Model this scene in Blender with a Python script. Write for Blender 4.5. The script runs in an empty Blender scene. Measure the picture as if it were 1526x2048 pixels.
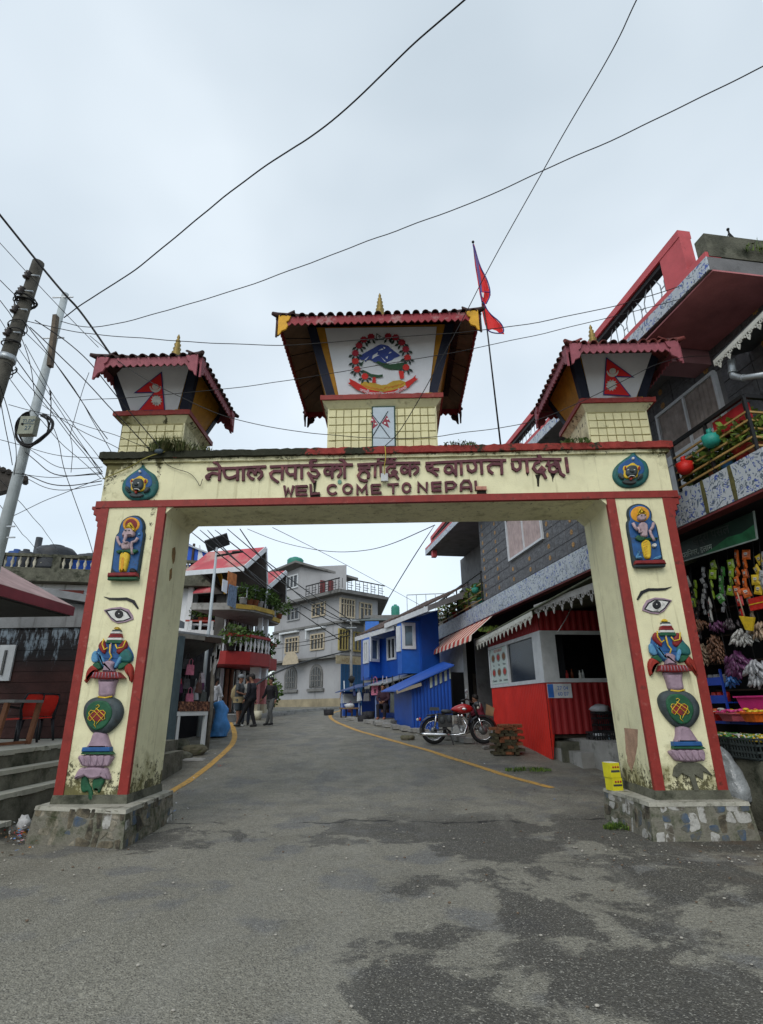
import bpy,math,random
import numpy as np
from mathutils import Vector,Matrix,noise
random.seed(7)
R = math.radians
sc = bpy.context.scene
COL = sc.collection
# ---------------- camera ----------------
CF,CP,CR,CY = 1091.0,.342,.011,-.022
CC = Vector((0,0,1.6))
fwd = Vector((math.sin(CY)*math.cos(CP),math.cos(CY)*math.cos(CP),math.sin(CP)))
r0 = Vector((math.cos(CY),-math.sin(CY),0)); u0 = r0.cross(fwd)
RT = math.cos(CR)*r0 - math.sin(CR)*u0; UP = math.sin(CR)*r0 + math.cos(CR)*u0
cam = bpy.data.cameras.new('camera'); co = bpy.data.objects.new('camera',cam); COL.objects.link(co)
cam.sensor_fit = 'VERTICAL'; cam.sensor_height = 24; cam.lens = CF/2048*24
cam.clip_start = .05; cam.clip_end = 3000
m = Matrix.Identity(4)
for i in range(3):
    m[i][0] = RT[i]; m[i][1] = UP[i]; m[i][2] = -fwd[i]; m[i][3] = CC[i]
co.matrix_world = m
sc.camera = co
# ---------------- light ----------------
sc.view_settings.view_transform = 'Standard'; sc.view_settings.look = 'None'
sc.view_settings.gamma = 1; sc.view_settings.use_curve_mapping = False
sc.view_settings.exposure = 0.0
w = bpy.data.worlds.new('World'); sc.world = w; w.use_nodes = True
nt = w.node_tree; N = nt.nodes; L = nt.links
for n in list(N): N.remove(n)
SUN_EL,SUN_ROT = R(42),R(200)
out = N.new('ShaderNodeOutputWorld')
sky = N.new('ShaderNodeTexSky'); sky.sky_type = 'NISHITA'; sky.sun_disc = False
sky.sun_elevation = SUN_EL; sky.sun_rotation = SUN_ROT
bg1 = N.new('ShaderNodeBackground'); bg1.inputs[1].default_value = .05
L.new(sky.outputs[0],bg1.inputs[0])
# the overcast: a grey cloud deck with soft, low-contrast banks
tc = N.new('ShaderNodeTexCoord')
mp = N.new('ShaderNodeMapping'); mp.inputs['Scale'].default_value = (1,1,1.6)
L.new(tc.outputs['Generated'],mp.inputs[0])
nz = N.new('ShaderNodeTexNoise'); nz.inputs['Scale'].default_value = 1.7; nz.inputs['Detail'].default_value = 3.5
nz.inputs['Roughness'].default_value = .45; nz.inputs['Distortion'].default_value = .3
L.new(mp.outputs[0],nz.inputs['Vector'])
rp = N.new('ShaderNodeValToRGB')
rp.color_ramp.elements[0].position = .32; rp.color_ramp.elements[0].color = (.53,.605,.645,1)
rp.color_ramp.elements[1].position = .68; rp.color_ramp.elements[1].color = (.78,.85,.885,1)
L.new(nz.outputs[0],rp.inputs[0])
bg2 = N.new('ShaderNodeBackground'); bg2.inputs[1].default_value = .98
L.new(rp.outputs[0],bg2.inputs[0])
ad = N.new('ShaderNodeAddShader'); L.new(bg1.outputs[0],ad.inputs[0]); L.new(bg2.outputs[0],ad.inputs[1])
L.new(ad.outputs[0],out.inputs[0])
sl = bpy.data.lights.new('sun','SUN'); sl.energy = 1.5; sl.angle = R(40); sl.color = (1,.96,.9)
so = bpy.data.objects.new('sun',sl); COL.objects.link(so)
# sun high behind the photographer, a little to the left
az = R(200)
sd = Vector((math.sin(az)*math.cos(SUN_EL),math.cos(az)*math.cos(SUN_EL),math.sin(SUN_EL)))
so.rotation_euler = sd.to_track_quat('Z','Y').to_euler()
so.location = sd*60
# ---------------- projection helpers (photo pixel + known distance -> place) ----------------
def ray(x,y): return fwd + (x-763)/CF*RT - (y-1024)/CF*UP
def U(x,y,Y): d = ray(x,y); return CC + d*(Y/d.y)
def atZ(x,y,z): d = ray(x,y); return CC + d*((z-1.6)/d.z)
def atX(x,y,X): d = ray(x,y); return CC + d*(X/d.x)
ZG = [(-40,0),(-5,0),(8.8,0),(10,.06),(12,.22),(15,.56),(18,.81),(20,.97),(23,1.06),(30,1.3),(40,1.5),(50,1.62),(60,1.6),(90,.5),(160,-8),(400,-30),(900,-60)]
def zg(x,y):
    for (a,za),(b,zb) in zip(ZG,ZG[1:]):
        if a <= y <= b:
            t = (y-a)/(b-a); return za+(zb-za)*t
    return 0
def G(x,y):
    d = ray(x,y); lo,hi = 2.0,70.0
    t0 = lo
    for i in range(1400):
        t = lo + i*.05; p = CC + d*t
        if p.z <= zg(p.x,p.y): return p
    return CC + d*50
# ---------------- materials ----------------
MATS = {}
def srgb(r,g,b):
    f = lambda c: (c/255/12.92) if c/255 <= .04045 else ((c/255+.055)/1.055)**2.4
    return (f(r),f(g),f(b))
def M(name,col,rough=.75,var=.18,sc_=5,bump=.25,bsc=60,metal=0,dirt=0,dcol=(.035,.032,.025),dsc=2.5,streak=False,col2=None,c2=.5,c2sc=3,emit=0,spec=.3,local=False):
    if name in MATS: return MATS[name]
    m = bpy.data.materials.new(name); m.use_nodes = True; nt = m.node_tree; N = nt.nodes; L = nt.links
    b = N['Principled BSDF']; b.inputs['Roughness'].default_value = rough; b.inputs['Metallic'].default_value = metal
    b.inputs['Specular IOR Level'].default_value = spec
    if local:
        g = N.new('ShaderNodeTexCoord'); P = g.outputs['Object']
    else:
        g = N.new('ShaderNodeNewGeometry'); P = g.outputs['Position']
    def nz(scale,det=5,vec=None,ro=.6):
        n = N.new('ShaderNodeTexNoise'); n.inputs['Scale'].default_value = scale; n.inputs['Detail'].default_value = det; n.inputs['Roughness'].default_value = ro
        L.new(vec or P,n.inputs['Vector']); return n.outputs[0]
    def ramp(v,a,c):
        r = N.new('ShaderNodeMapRange'); r.inputs[1].default_value = a; r.inputs[2].default_value = c; L.new(v,r.inputs[0]); return r.outputs[0]
    def mix(f,A,B):
        x = N.new('ShaderNodeMix'); x.data_type = 'RGBA'
        if isinstance(f,float): x.inputs[0].default_value = f
        else: L.new(f,x.inputs[0])
        for v,k in ((A,6),(B,7)):
            if isinstance(v,tuple): x.inputs[k].default_value = (*v[:3],1)
            else: L.new(v,x.inputs[k])
        return x.outputs[2]
    lo = tuple(c*(1-var) for c in col); hi = tuple(min(1,c*(1+var)) for c in col)
    c = mix(ramp(nz(sc_),.3,.7),lo,hi)
    if col2: c = mix(ramp(nz(c2sc,6),1-c2-.06,1-c2+.06),c,tuple(col2))
    if dirt:
        v = P
        if streak:
            q = N.new('ShaderNodeMapping'); q.inputs['Scale'].default_value = (2.2,2.2,.22); L.new(P,q.inputs[0]); v = q.outputs[0]
        c = mix(ramp(nz(dsc,7,v,.68),.72-dirt*.45,.82-dirt*.3),c,dcol)
    L.new(c,b.inputs['Base Color'])
    if bump:
        bp = N.new('ShaderNodeBump'); bp.inputs['Strength'].default_value = bump; bp.inputs['Distance'].default_value = .02
        L.new(nz(bsc,4),bp.inputs['Height']); L.new(bp.outputs[0],b.inputs['Normal'])
    if emit:
        b.inputs['Emission Color'].default_value = (*col,1); b.inputs['Emission Strength'].default_value = emit
    MATS[name] = m
    return m
def nodes_of(m): return m.node_tree.nodes,m.node_tree.links,m.node_tree.nodes['Principled BSDF']
# ---------------- mesh builder ----------------
def tag(o,label=None,cat=None,group=None,kind=None):
    if label: o['label'] = label
    if cat: o['category'] = cat
    if group: o['group'] = group
    if kind: o['kind'] = kind
    return o
def thing(name,label,cat,loc=(0,0,0),rz=0,group=None):
    o = bpy.data.objects.new(name,None); COL.objects.link(o); o.location = loc; o.rotation_euler = (0,0,rz)
    o.empty_display_size = .2
    return tag(o,label,cat,group)
def rootof(o):
    while o.parent: o = o.parent
    return o
class MB:
    def __init__(s): s.v = []; s.f = []; s.mi = []; s.sm = []; s.m = 0; s.smooth = False
    def add(s,vs,fs,smooth=None):
        b = len(s.v); s.v += [tuple(x) for x in vs]
        for f in fs: s.f.append(tuple(b+i for i in f)); s.mi.append(s.m); s.sm.append(s.smooth if smooth is None else smooth)
        return s
    def hexa(s,p):  # p: 4 bottom (ccw) + 4 top
        return s.add(p,[(3,2,1,0),(4,5,6,7),(0,1,5,4),(1,2,6,5),(2,3,7,6),(3,0,4,7)])
    def box(s,x0,x1,y0,y1,z0,z1):
        return s.hexa([(x0,y0,z0),(x1,y0,z0),(x1,y1,z0),(x0,y1,z0),(x0,y0,z1),(x1,y0,z1),(x1,y1,z1),(x0,y1,z1)])
    def quad(s,*p): return s.add(p,[tuple(range(len(p)))])
    def slab(s,p,t):  # thin solid from a quad/polygon p and thickness vector t
        t = Vector(t); n = len(p); P = [Vector(q) for q in p]
        return s.add(P+[q+t for q in P],[tuple(range(n))[::-1],tuple(range(n,2*n))]+[(i,(i+1) % n,n+(i+1) % n,n+i) for i in range(n)])
    def bar(s,a,b,w,h=None,up=(0,0,1)):
        a = Vector(a); b = Vector(b); h = h or w; d = (b-a).normalized(); u = Vector(up)
        if abs(d.dot(u)) > .95: u = Vector((0,1,0))
        x = d.cross(u).normalized()*w/2; y = x.cross(d).normalized()*h/2
        return s.hexa([a-x-y,a+x-y,b+x-y,b-x-y,a-x+y,a+x+y,b+x+y,b-x+y])
    def tube(s,path,r,n=8,caps=True,smooth=True):
        P = [Vector(p) for p in path]; rs = r if isinstance(r,(list,tuple)) else [r]*len(P)
        vs = []; u = None
        for i,p in enumerate(P):
            d = (P[min(i+1,len(P)-1)]-P[max(i-1,0)])
            d = d.normalized() if d.length > 1e-9 else Vector((0,0,1))
            if u is None:
                u = d.orthogonal().normalized()
            else:
                u = (u-d*u.dot(d)); u = u.normalized() if u.length > 1e-6 else d.orthogonal().normalized()
            v = d.cross(u)
            for k in range(n):
                a = 2*math.pi*k/n; vs.append(p+(u*math.cos(a)+v*math.sin(a))*rs[i])
        fs = [(i*n+k,i*n+(k+1) % n,(i+1)*n+(k+1) % n,(i+1)*n+k) for i in range(len(P)-1) for k in range(n)]
        s.add(vs,fs,smooth)
        if caps:
            b = len(s.v)-len(vs)
            for f in (tuple(range(n))[::-1],tuple(range((len(P)-1)*n,len(P)*n))):
                s.f.append(tuple(b+i for i in f)); s.mi.append(s.m); s.sm.append(False)
        return s
    def lathe(s,prof,c=(0,0,0),n=14,ax=None,smooth=True):  # prof [(r,h)]
        c = Vector(c); A = Vector(ax).normalized() if ax else Vector((0,0,1)); u = A.orthogonal().normalized() if ax else Vector((1,0,0)); v = A.cross(u)
        vs = [c+A*h+(u*math.cos(2*math.pi*k/n)+v*math.sin(2*math.pi*k/n))*r for r,h in prof for k in range(n)]
        fs = [(i*n+k,i*n+(k+1) % n,(i+1)*n+(k+1) % n,(i+1)*n+k) for i in range(len(prof)-1) for k in range(n)]
        fs += [tuple(range(n))[::-1],tuple(range((len(prof)-1)*n,len(prof)*n))]
        return s.add(vs,fs,smooth)
    def ball(s,c,r,n=10,k=6,sq=(1,1,1),jit=0):
        c = Vector(c); vs = [c+Vector((0,0,-r*sq[2]))]
        for i in range(1,k):
            t = math.pi*i/k
            for j in range(n):
                a = 2*math.pi*j/n; q = 1+random.uniform(-jit,jit)
                vs.append(c+Vector((math.sin(t)*math.cos(a)*r*sq[0]*q,math.sin(t)*math.sin(a)*r*sq[1]*q,-math.cos(t)*r*sq[2]*q)))
        vs.append(c+Vector((0,0,r*sq[2]))); e = len(vs)-1
        fs = [(0,1+(j+1) % n,1+j) for j in range(n)]+[(1+i*n+j,1+i*n+(j+1) % n,1+(i+1)*n+(j+1) % n,1+(i+1)*n+j) for i in range(k-2) for j in range(n)]
        fs += [(1+(k-2)*n+j,1+(k-2)*n+(j+1) % n,e) for j in range(n)]
        return s.add(vs,fs,True)
    def poly(s,fr,pts,n0,n1,ch=0):  # polygon (s,z) in frame fr, extruded n0..n1 with chamfer ch
        A = sum(a[0]*b[1]-b[0]*a[1] for a,b in zip(pts,pts[1:]+pts[:1]))
        if A < 0: pts = pts[::-1]
        k = len(pts)
        if ch:
            ins = []
            for i in range(k):
                a,b,c = Vector(pts[i-1]),Vector(pts[i]),Vector(pts[(i+1) % k])
                d1 = (b-a); d2 = (c-b)
                if d1.length < 1e-9 or d2.length < 1e-9: ins.append(tuple(b)); continue
                d1.normalize(); d2.normalize(); nn = Vector((-d1.y-d2.y,d1.x+d2.x))
                l = nn.length
                nn = nn/l if l > .2 else nn
                ins.append(tuple(b+nn*ch))
        vs = [fr.p(a,b,n0) for a,b in pts]+[fr.p(a,b,n1-(ch*.7 if ch else 0)) for a,b in pts]
        fs = [(i,(i+1) % k,k+(i+1) % k,k+i) for i in range(k)]
        if ch:
            vs += [fr.p(a,b,n1) for a,b in ins]
            fs += [(k+i,k+(i+1) % k,2*k+(i+1) % k,2*k+i) for i in range(k)]+[tuple(range(2*k,3*k))]
        else: fs += [tuple(range(k,2*k))]
        return s.add(vs,fs)
    def stroke(s,fr,pts,w,n0,n1,ch=0,taper=None):
        P = [Vector(p) for p in pts]; k = len(P); Lf = []; Rt = []
        for i in range(k):
            d1 = (P[i]-P[i-1]).normalized() if i else None; d2 = (P[i+1]-P[i]).normalized() if i < k-1 else None
            if d1 is None: d1 = d2
            if d2 is None: d2 = d1
            t = (d1+d2); t = t.normalized() if t.length > .1 else d1
            nn = Vector((-t.y,t.x)); c = max(.55,nn.dot(Vector((-d1.y,d1.x))))
            ww = (taper[i] if taper else w)/2/c
            q = P[i]
            Lf.append(tuple(q+nn*ww)); Rt.append(tuple(q-nn*ww))
        for i in range(k-1):   # quads: robust for tight bends
            s.poly(fr,[Rt[i],Rt[i+1],Lf[i+1],Lf[i]],n0,n1+.0006*(len(s.f) % 7),0)
        return s
    def fbox(s,fr,a,b,c,d,n0,n1):  # s from a..b, z from c..d
        return s.hexa([fr.p(a,c,n1),fr.p(b,c,n1),fr.p(b,c,n0),fr.p(a,c,n0),fr.p(a,d,n1),fr.p(b,d,n1),fr.p(b,d,n0),fr.p(a,d,n0)])
    def mesh(s,name,mats,off=Vector((0,0,0))):
        me = bpy.data.meshes.new(name)
        me.from_pydata([(x-off[0],y-off[1],z-off[2]) for x,y,z in s.v],[],s.f)
        for mt in (mats if isinstance(mats,(list,tuple)) else [mats]): me.materials.append(mt)
        me.polygons.foreach_set('material_index',s.mi); me.polygons.foreach_set('use_smooth',s.sm)
        me.update(); return me
    def obj(s,name,mats,parent=None,local=False,label=None,cat=None,group=None,kind=None):
        if parent is None and not local:
            A = np.array(s.v); off = Vector(((A[:,0].min()+A[:,0].max())/2,(A[:,1].min()+A[:,1].max())/2,A[:,2].min())) if kind != 'structure' else Vector((0,0,0))
        elif local: off = Vector((0,0,0))
        else: off = rootof(parent).location.copy()
        o = bpy.data.objects.new(name,s.mesh(name,mats,off)); COL.objects.link(o)
        if parent: o.parent = parent
        elif not local: o.location = off
        return tag(o,label,cat,group,kind)
def inst(me,name,parent,mat=None,**k):
    o = bpy.data.objects.new(name,me); COL.objects.link(o); o.parent = parent
    if mat is not None:
        if isinstance(mat,Matrix):
            q = mat.copy()
            if parent: q.translation = q.translation-rootof(parent).location
            o.matrix_local = q
        else: o.location = mat
    return tag(o,**k)
def dup(o,parent=None,**k):
    c = o.copy(); COL.objects.link(c)
    if parent: c.parent = parent
    for ch in list(o.children): dup(ch,c)
    for a,b in k.items(): setattr(c,a,b)
    return c
class Fr:
    def __init__(s,o,ex,ez):
        s.o = Vector(o); s.ex = Vector(ex).normalized(); s.ez = Vector(ez).normalized(); s.n = s.ex.cross(s.ez).normalized()
    def p(s,a,b,n=0): return s.o+s.ex*a+s.ez*b+s.n*n
    def uv(s,px,py,n=0):
        d = ray(px,py); o = s.o+s.n*n; t = (o-CC).dot(s.n)/d.dot(s.n); q = CC+d*t-s.o
        return (q.dot(s.ex),q.dot(s.ez))
    def z(s,px,py,n=0): return s.uv(px,py,n)[1]
def facade(px1,Y1,px2,Y2):  # vertical plane through two sightlines at the horizon, px1 left of px2; z = world z
    a = U(px1,1412,Y1); b = U(px2,1412,Y2); a.z = b.z = 0
    return Fr(a,(b-a),(0,0,1))
def crop(bx,by,k): return lambda pts: [(bx+x/k,by+y/k) for x,y in pts]
def circ(cx,cy,rx,ry=None,n=20,a0=0,a1=360):
    ry = ry or rx; full = abs(a1-a0) >= 360
    return [(cx+rx*math.cos(R(a0+(a1-a0)*i/(n if full else n-1))),cy-ry*math.sin(R(a0+(a1-a0)*i/(n if full else n-1)))) for i in range(n)]
# palette
cream = None
red_p = M('red_paint',(.235,.026,.02),.55,.2,6,.15,40,dirt=.32,dcol=(.05,.02,.015),dsc=6,col2=(.30,.075,.06),c2=.33,c2sc=9)
white_p = M('white_paint',(.62,.64,.66),.7,.1,4,.15,40,dirt=.25,dcol=(.2,.19,.17),dsc=3)
navy = M('navy_paint',(.012,.016,.035),.6,.2)
ochre = M('ochre_boards',(.42,.20,.02),.65,.2,8,.2,40,dirt=.25,dsc=4)
black_p = M('black_paint',(.008,.008,.009),.5,.1)
steel = M('galvanised_steel',(.35,.38,.40),.4,.15,9,.08,80,metal=.5)
dark_glass = M('dark_glass',(.02,.023,.028),.08,.3,2,0,spec=.6)
wood_d = M('dark_wood',(.045,.03,.022),.7,.3,7,.3,50)
concrete = M('weathered_concrete',(.27,.265,.25),.85,.2,3,.5,35,dirt=.4,dcol=(.05,.05,.042),dsc=2.2)
mossy = M('mossy_concrete',(.10,.10,.075),.9,.4,4,.7,30,dirt=.45,dcol=(.018,.022,.012),dsc=3)
leafm = M('leaf_green',(.06,.11,.022),.6,.5,12,0)
leafy = M('leaf_yellow_green',(.13,.20,.03),.6,.5,12,0)
cable_m = M('black_cable',(.012,.012,.013),.6,.1,bump=0)
# ---------------- ground and road ----------------
def road_mat():
    m = M('asphalt',(.24,.228,.185),.72,.16,.9,0,spec=.35); N,L,b = nodes_of(m)
    g = N.new('ShaderNodeNewGeometry'); P = g.outputs['Position']
    def nz(scale,det=5,ro=.6,vec=None,dist=0):
        n = N.new('ShaderNodeTexNoise'); n.inputs['Scale'].default_value = scale; n.inputs['Detail'].default_value = det; n.inputs['Roughness'].default_value = ro
        n.inputs['Distortion'].default_value = dist; L.new(vec or P,n.inputs['Vector']); return n.outputs[0]
    def ramp(v,a,c,x=0,y=1):
        r = N.new('ShaderNodeMapRange'); r.inputs[1].default_value = a; r.inputs[2].default_value = c; r.inputs[3].default_value = x; r.inputs[4].default_value = y; L.new(v,r.inputs[0]); return r.outputs[0]
    def mth(op,a,c):
        x = N.new('ShaderNodeMath'); x.operation = op; x.use_clamp = True
        for k,v in ((0,a),(1,c)):
            if isinstance(v,(int,float)): x.inputs[k].default_value = v
            else: L.new(v,x.inputs[k])
        return x.outputs[0]
    def mix(f,A,B):
        x = N.new('ShaderNodeMix'); x.data_type = 'RGBA'; L.new(f,x.inputs[0])
        for v,k in ((A,6),(B,7)):
            if isinstance(v,tuple): x.inputs[k].default_value = (*v[:3],1)
            else: L.new(v,x.inputs[k])
        return x.outputs[2]
    sp = N.new('ShaderNodeSeparateXYZ'); L.new(P,sp.inputs[0])
    base = b.inputs['Base Color'].links[0].from_socket
    # medium patches of grey-blue smooth binder
    c = mix(ramp(nz(1.1,4,.5),.55,.62,0,.65),base,(.13,.135,.145))
    # worn bands across the rising road: streaked along x
    mp = N.new('ShaderNodeMapping'); mp.inputs['Scale'].default_value = (.7,1.15,1); L.new(P,mp.inputs[0])
    far = ramp(sp.outputs[1],8.5,9.6)
    c = mix(mth('MULTIPLY',ramp(nz(1.8,7,.62,mp.outputs[0]),.45,.62),mth('MULTIPLY',far,.6)),c,(.125,.125,.118))
    # coarse stripped patches, dark: more on the right half and just before the gate
    side = ramp(sp.outputs[0],-1.8,1.4,-.09,.05)
    band = N.new('ShaderNodeMath'); band.operation = 'SUBTRACT'; L.new(sp.outputs[1],band.inputs[0]); band.inputs[1].default_value = 8.3
    ab = N.new('ShaderNodeMath'); ab.operation = 'ABSOLUTE'; L.new(band.outputs[0],ab.inputs[0])
    bnd = ramp(ab.outputs[0],.15,1.5,.09,-.035)
    ds = nz(.8,9,.72,None,.35)
    s1 = N.new('ShaderNodeMath'); s1.operation = 'ADD'; L.new(ds,s1.inputs[0]); L.new(side,s1.inputs[1])
    s2 = N.new('ShaderNodeMath'); s2.operation = 'ADD'; L.new(s1.outputs[0],s2.inputs[0]); L.new(bnd,s2.inputs[1])
    acc = s2.outputs[0]
    for (px,py,rr,am) in ((800,1940,.55,.13),(850,2010,.5,.12),(1090,1880,.5,.14),(1150,1980,.6,.14),(990,1760,.5,.14),(1060,1830,.45,.12),(810,1755,.45,.12),(1010,1690,.6,.11),(1290,1760,.55,.09),(930,1640,.8,.12),(420,1735,.5,.09),(300,1690,.6,.10),(560,1650,.5,.09),(900,1860,.35,.09),(1440,1740,.5,.1),(640,1600,.6,.08),(1180,1640,.7,.12)):
        p = atZ(px,py,0); vm = N.new('ShaderNodeVectorMath'); vm.operation = 'DISTANCE'; L.new(P,vm.inputs[0]); vm.inputs[1].default_value = p
        t = ramp(vm.outputs['Value'],rr*1.25,rr*.2,0,am*.82); x = N.new('ShaderNodeMath'); x.operation = 'ADD'; L.new(acc,x.inputs[0]); L.new(t,x.inputs[1]); acc = x.outputs[0]
    near = ramp(sp.outputs[1],9.0,9.8,1,.25)
    patch = mth('MULTIPLY',ramp(acc,.515,.555),near)
    vo = N.new('ShaderNodeTexVoronoi'); vo.inputs['Scale'].default_value = 75; L.new(P,vo.inputs['Vector'])
    stone = ramp(vo.outputs['Color'],0,1)
    stc = N.new('ShaderNodeValToRGB'); e = stc.color_ramp.elements
    e[0].position = 0; e[0].color = (.022,.02,.018,1); e[1].position = 1; e[1].color = (.26,.24,.20,1)
    for p_,q_ in ((.55,.04),(.80,.075),(.95,.14)):
        x = e.new(p_); x.color = (q_,q_*.95,q_*.86,1)
    L.new(stone,stc.inputs[0])
    c = mix(mth('MULTIPLY',patch,.86),c,stc.outputs[0])
    # aggregate speckle everywhere
    v2 = N.new('ShaderNodeTexVoronoi'); v2.inputs['Scale'].default_value = 110; L.new(P,v2.inputs['Vector'])
    sepc = N.new('ShaderNodeSeparateColor'); L.new(v2.outputs['Color'],sepc.inputs[0])
    c = mix(ramp(sepc.outputs[0],.86,.96,0,.7),c,(.40,.385,.33))
    c = mix(ramp(sepc.outputs[1],.66,.95,0,.75),c,(.05,.047,.04))
    c = mix(ramp(nz(26,3,.6),.42,.66,0,.5),c,(.09,.085,.07))
    # brown earth along right edge near the plinth
    e1 = mth('MULTIPLY',ramp(sp.outputs[0],3.0,4.6),ramp(nz(2.5,6,.65),.42,.6))
    c = mix(mth('MULTIPLY',e1,.75),c,(.10,.066,.04))
    e2 = mth('MULTIPLY',ramp(sp.outputs[0],-3.6,-5.2),ramp(nz(1.7,6,.65),.42,.6))
    c = mix(mth('MULTIPLY',e2,.7),c,(.07,.062,.04))
    # long crack line before the gate
    wv = nz(1.3,4,.6)
    w1 = N.new('ShaderNodeMath'); w1.operation = 'MULTIPLY_ADD'; L.new(wv,w1.inputs[0]); w1.inputs[1].default_value = .9; L.new(sp.outputs[1],w1.inputs[2])
    w2 = N.new('ShaderNodeMath'); w2.operation = 'SUBTRACT'; L.new(w1.outputs[0],w2.inputs[0]); w2.inputs[1].default_value = 9.45
    w3 = N.new('ShaderNodeMath'); w3.operation = 'ABSOLUTE'; L.new(w2.outputs[0],w3.inputs[0])
    c = mix(mth('MULTIPLY',ramp(w3.outputs[0],.05,.015),ramp(nz(.8,3),.42,.5)),c,(.02,.019,.017))
    # fine branching cracks where the surface has aged
    dn = N.new('ShaderNodeTexNoise'); dn.inputs['Scale'].default_value = 2.2; dn.inputs['Detail'].default_value = 5; L.new(P,dn.inputs['Vector'])
    dv = N.new('ShaderNodeVectorMath'); dv.operation = 'MULTIPLY_ADD'; L.new(dn.outputs['Color'],dv.inputs[0]); dv.inputs[1].default_value = (.55,.55,0); L.new(P,dv.inputs[2])
    cv = N.new('ShaderNodeTexVoronoi'); cv.feature = 'DISTANCE_TO_EDGE'; cv.inputs['Scale'].default_value = .85; L.new(dv.outputs[0],cv.inputs['Vector'])
    c = mix(mth('MULTIPLY',ramp(cv.outputs[0],.013,.004),ramp(nz(.9,3),   .52,.64,0,.32)),c,(.028,.026,.022))
    # tyre-polished tracks running up the road
    tk = N.new('ShaderNodeMapping'); tk.inputs['Scale'].default_value = (1.5,.10,1); tk.inputs['Rotation'].default_value = (0,0,.12); L.new(P,tk.inputs[0])
    c = mix(ramp(nz(1.1,4,.5,tk.outputs[0]),   .52,.66,0,.22),c,(.27,.26,.225))
    L.new(c,b.inputs['Base Color'])
    bp = N.new('ShaderNodeBump'); bp.inputs['Strength'].default_value = .9; bp.inputs['Distance'].default_value = .012
    h = N.new('ShaderNodeMath'); h.operation = 'MULTIPLY_ADD'; L.new(vo.outputs['Distance'],h.inputs[0]); h.inputs[1].default_value = -.8; L.new(nz(14,6,.7),h.inputs[2])
    L.new(h.outputs[0],bp.inputs['Height']); L.new(bp.outputs[0],b.inputs['Normal'])
    L.new(ramp(nz(3,4),.35,.65,.55,.85),b.inputs['Roughness'])
    return m
asphalt = road_mat()
earth = M('earth',(.085,.068,.045),.95,.3,2,.6,20,dirt=.4,dcol=(.03,.035,.015))
def sheet(name,mat,xs,ys,dz,amp=0,**k):
    mb = MB(); vs = [(x,y,zg(x,y)+dz+amp*(noise.noise(Vector((x*.9,y*.9,0)))+.5*noise.noise(Vector((x*2.3,y*2.3,3))))) for y in ys for x in xs]; n = len(xs)
    mb.add(vs,[(j*n+i,j*n+i+1,(j+1)*n+i+1,(j+1)*n+i) for j in range(len(ys)-1) for i in range(n-1)],True)
    return mb.obj(name,mat,None,kind='structure',**k)
fr_ = lambda a,b,s: [a+(b-a)*i/s for i in range(s+1)]
sheet('ground',earth,fr_(-900,-30,8)+fr_(-28,28,14)+fr_(30,900,8),fr_(-300,-20,5)+fr_(-18,70,30)+fr_(80,160,6)+[250,400,900],-.16)
sheet('road',asphalt,fr_(-12,12,96),fr_(-18,62,320),0,.012)
# yellow edge lines
yel = M('yellow_road_paint',(.50,.29,.07),.65,.15,12,.3,60,dirt=.45,dcol=(.14,.12,.08),dsc=9)
def smooth(P,it=2):
    for _ in range(it):
        Q = [P[0]]
        for a,b in zip(P,P[1:]): Q += [a*.75+b*.25,a*.25+b*.75]
        P = Q+[P[-1]]
    return P
def road_line(px,w,label):
    P = smooth([G(*q) for q in px],3); P = [Vector((p.x,p.y,0)) for p in P]
    pts = [P[0]]
    for p in P[1:]:
        while (p-pts[-1]).length > .25: pts.append(pts[-1]+(p-pts[-1]).normalized()*.25)
    mb = MB(); vs = []
    for i,p in enumerate(pts):
        d = (pts[min(i+1,len(pts)-1)]-pts[max(i-1,0)]).normalized(); n = Vector((-d.y,d.x,0))*w/2
        for q in (p-n,p-n*.33,p+n*.33,p+n):
            hz = .012*(noise.noise(Vector((q.x*.9,q.y*.9,0)))+.5*noise.noise(Vector((q.x*2.3,q.y*2.3,3))))
            vs.append((q.x,q.y,zg(q.x,q.y)+hz+.006))
    mb.add(vs,[(4*i+k+1,4*i+k,4*i+k+4,4*i+k+5) for i in range(len(pts)-1) for k in range(3)],True)
    mb.obj('edge_line',yel,None,kind='structure')
road_line([(318,1602),(336,1588),(385,1558),(432,1522),(462,1494),(471,1474),(466,1455),(457,1440),(462,1430),(480,1424),(520,1416),(560,1411)],.15,'left')
road_line([(1105,1577),(1000,1548),(930,1525),(850,1500),(790,1483),(720,1463),(690,1453),(668,1442),(659,1434),(662,1427),(690,1419)],.15,'right')
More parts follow.
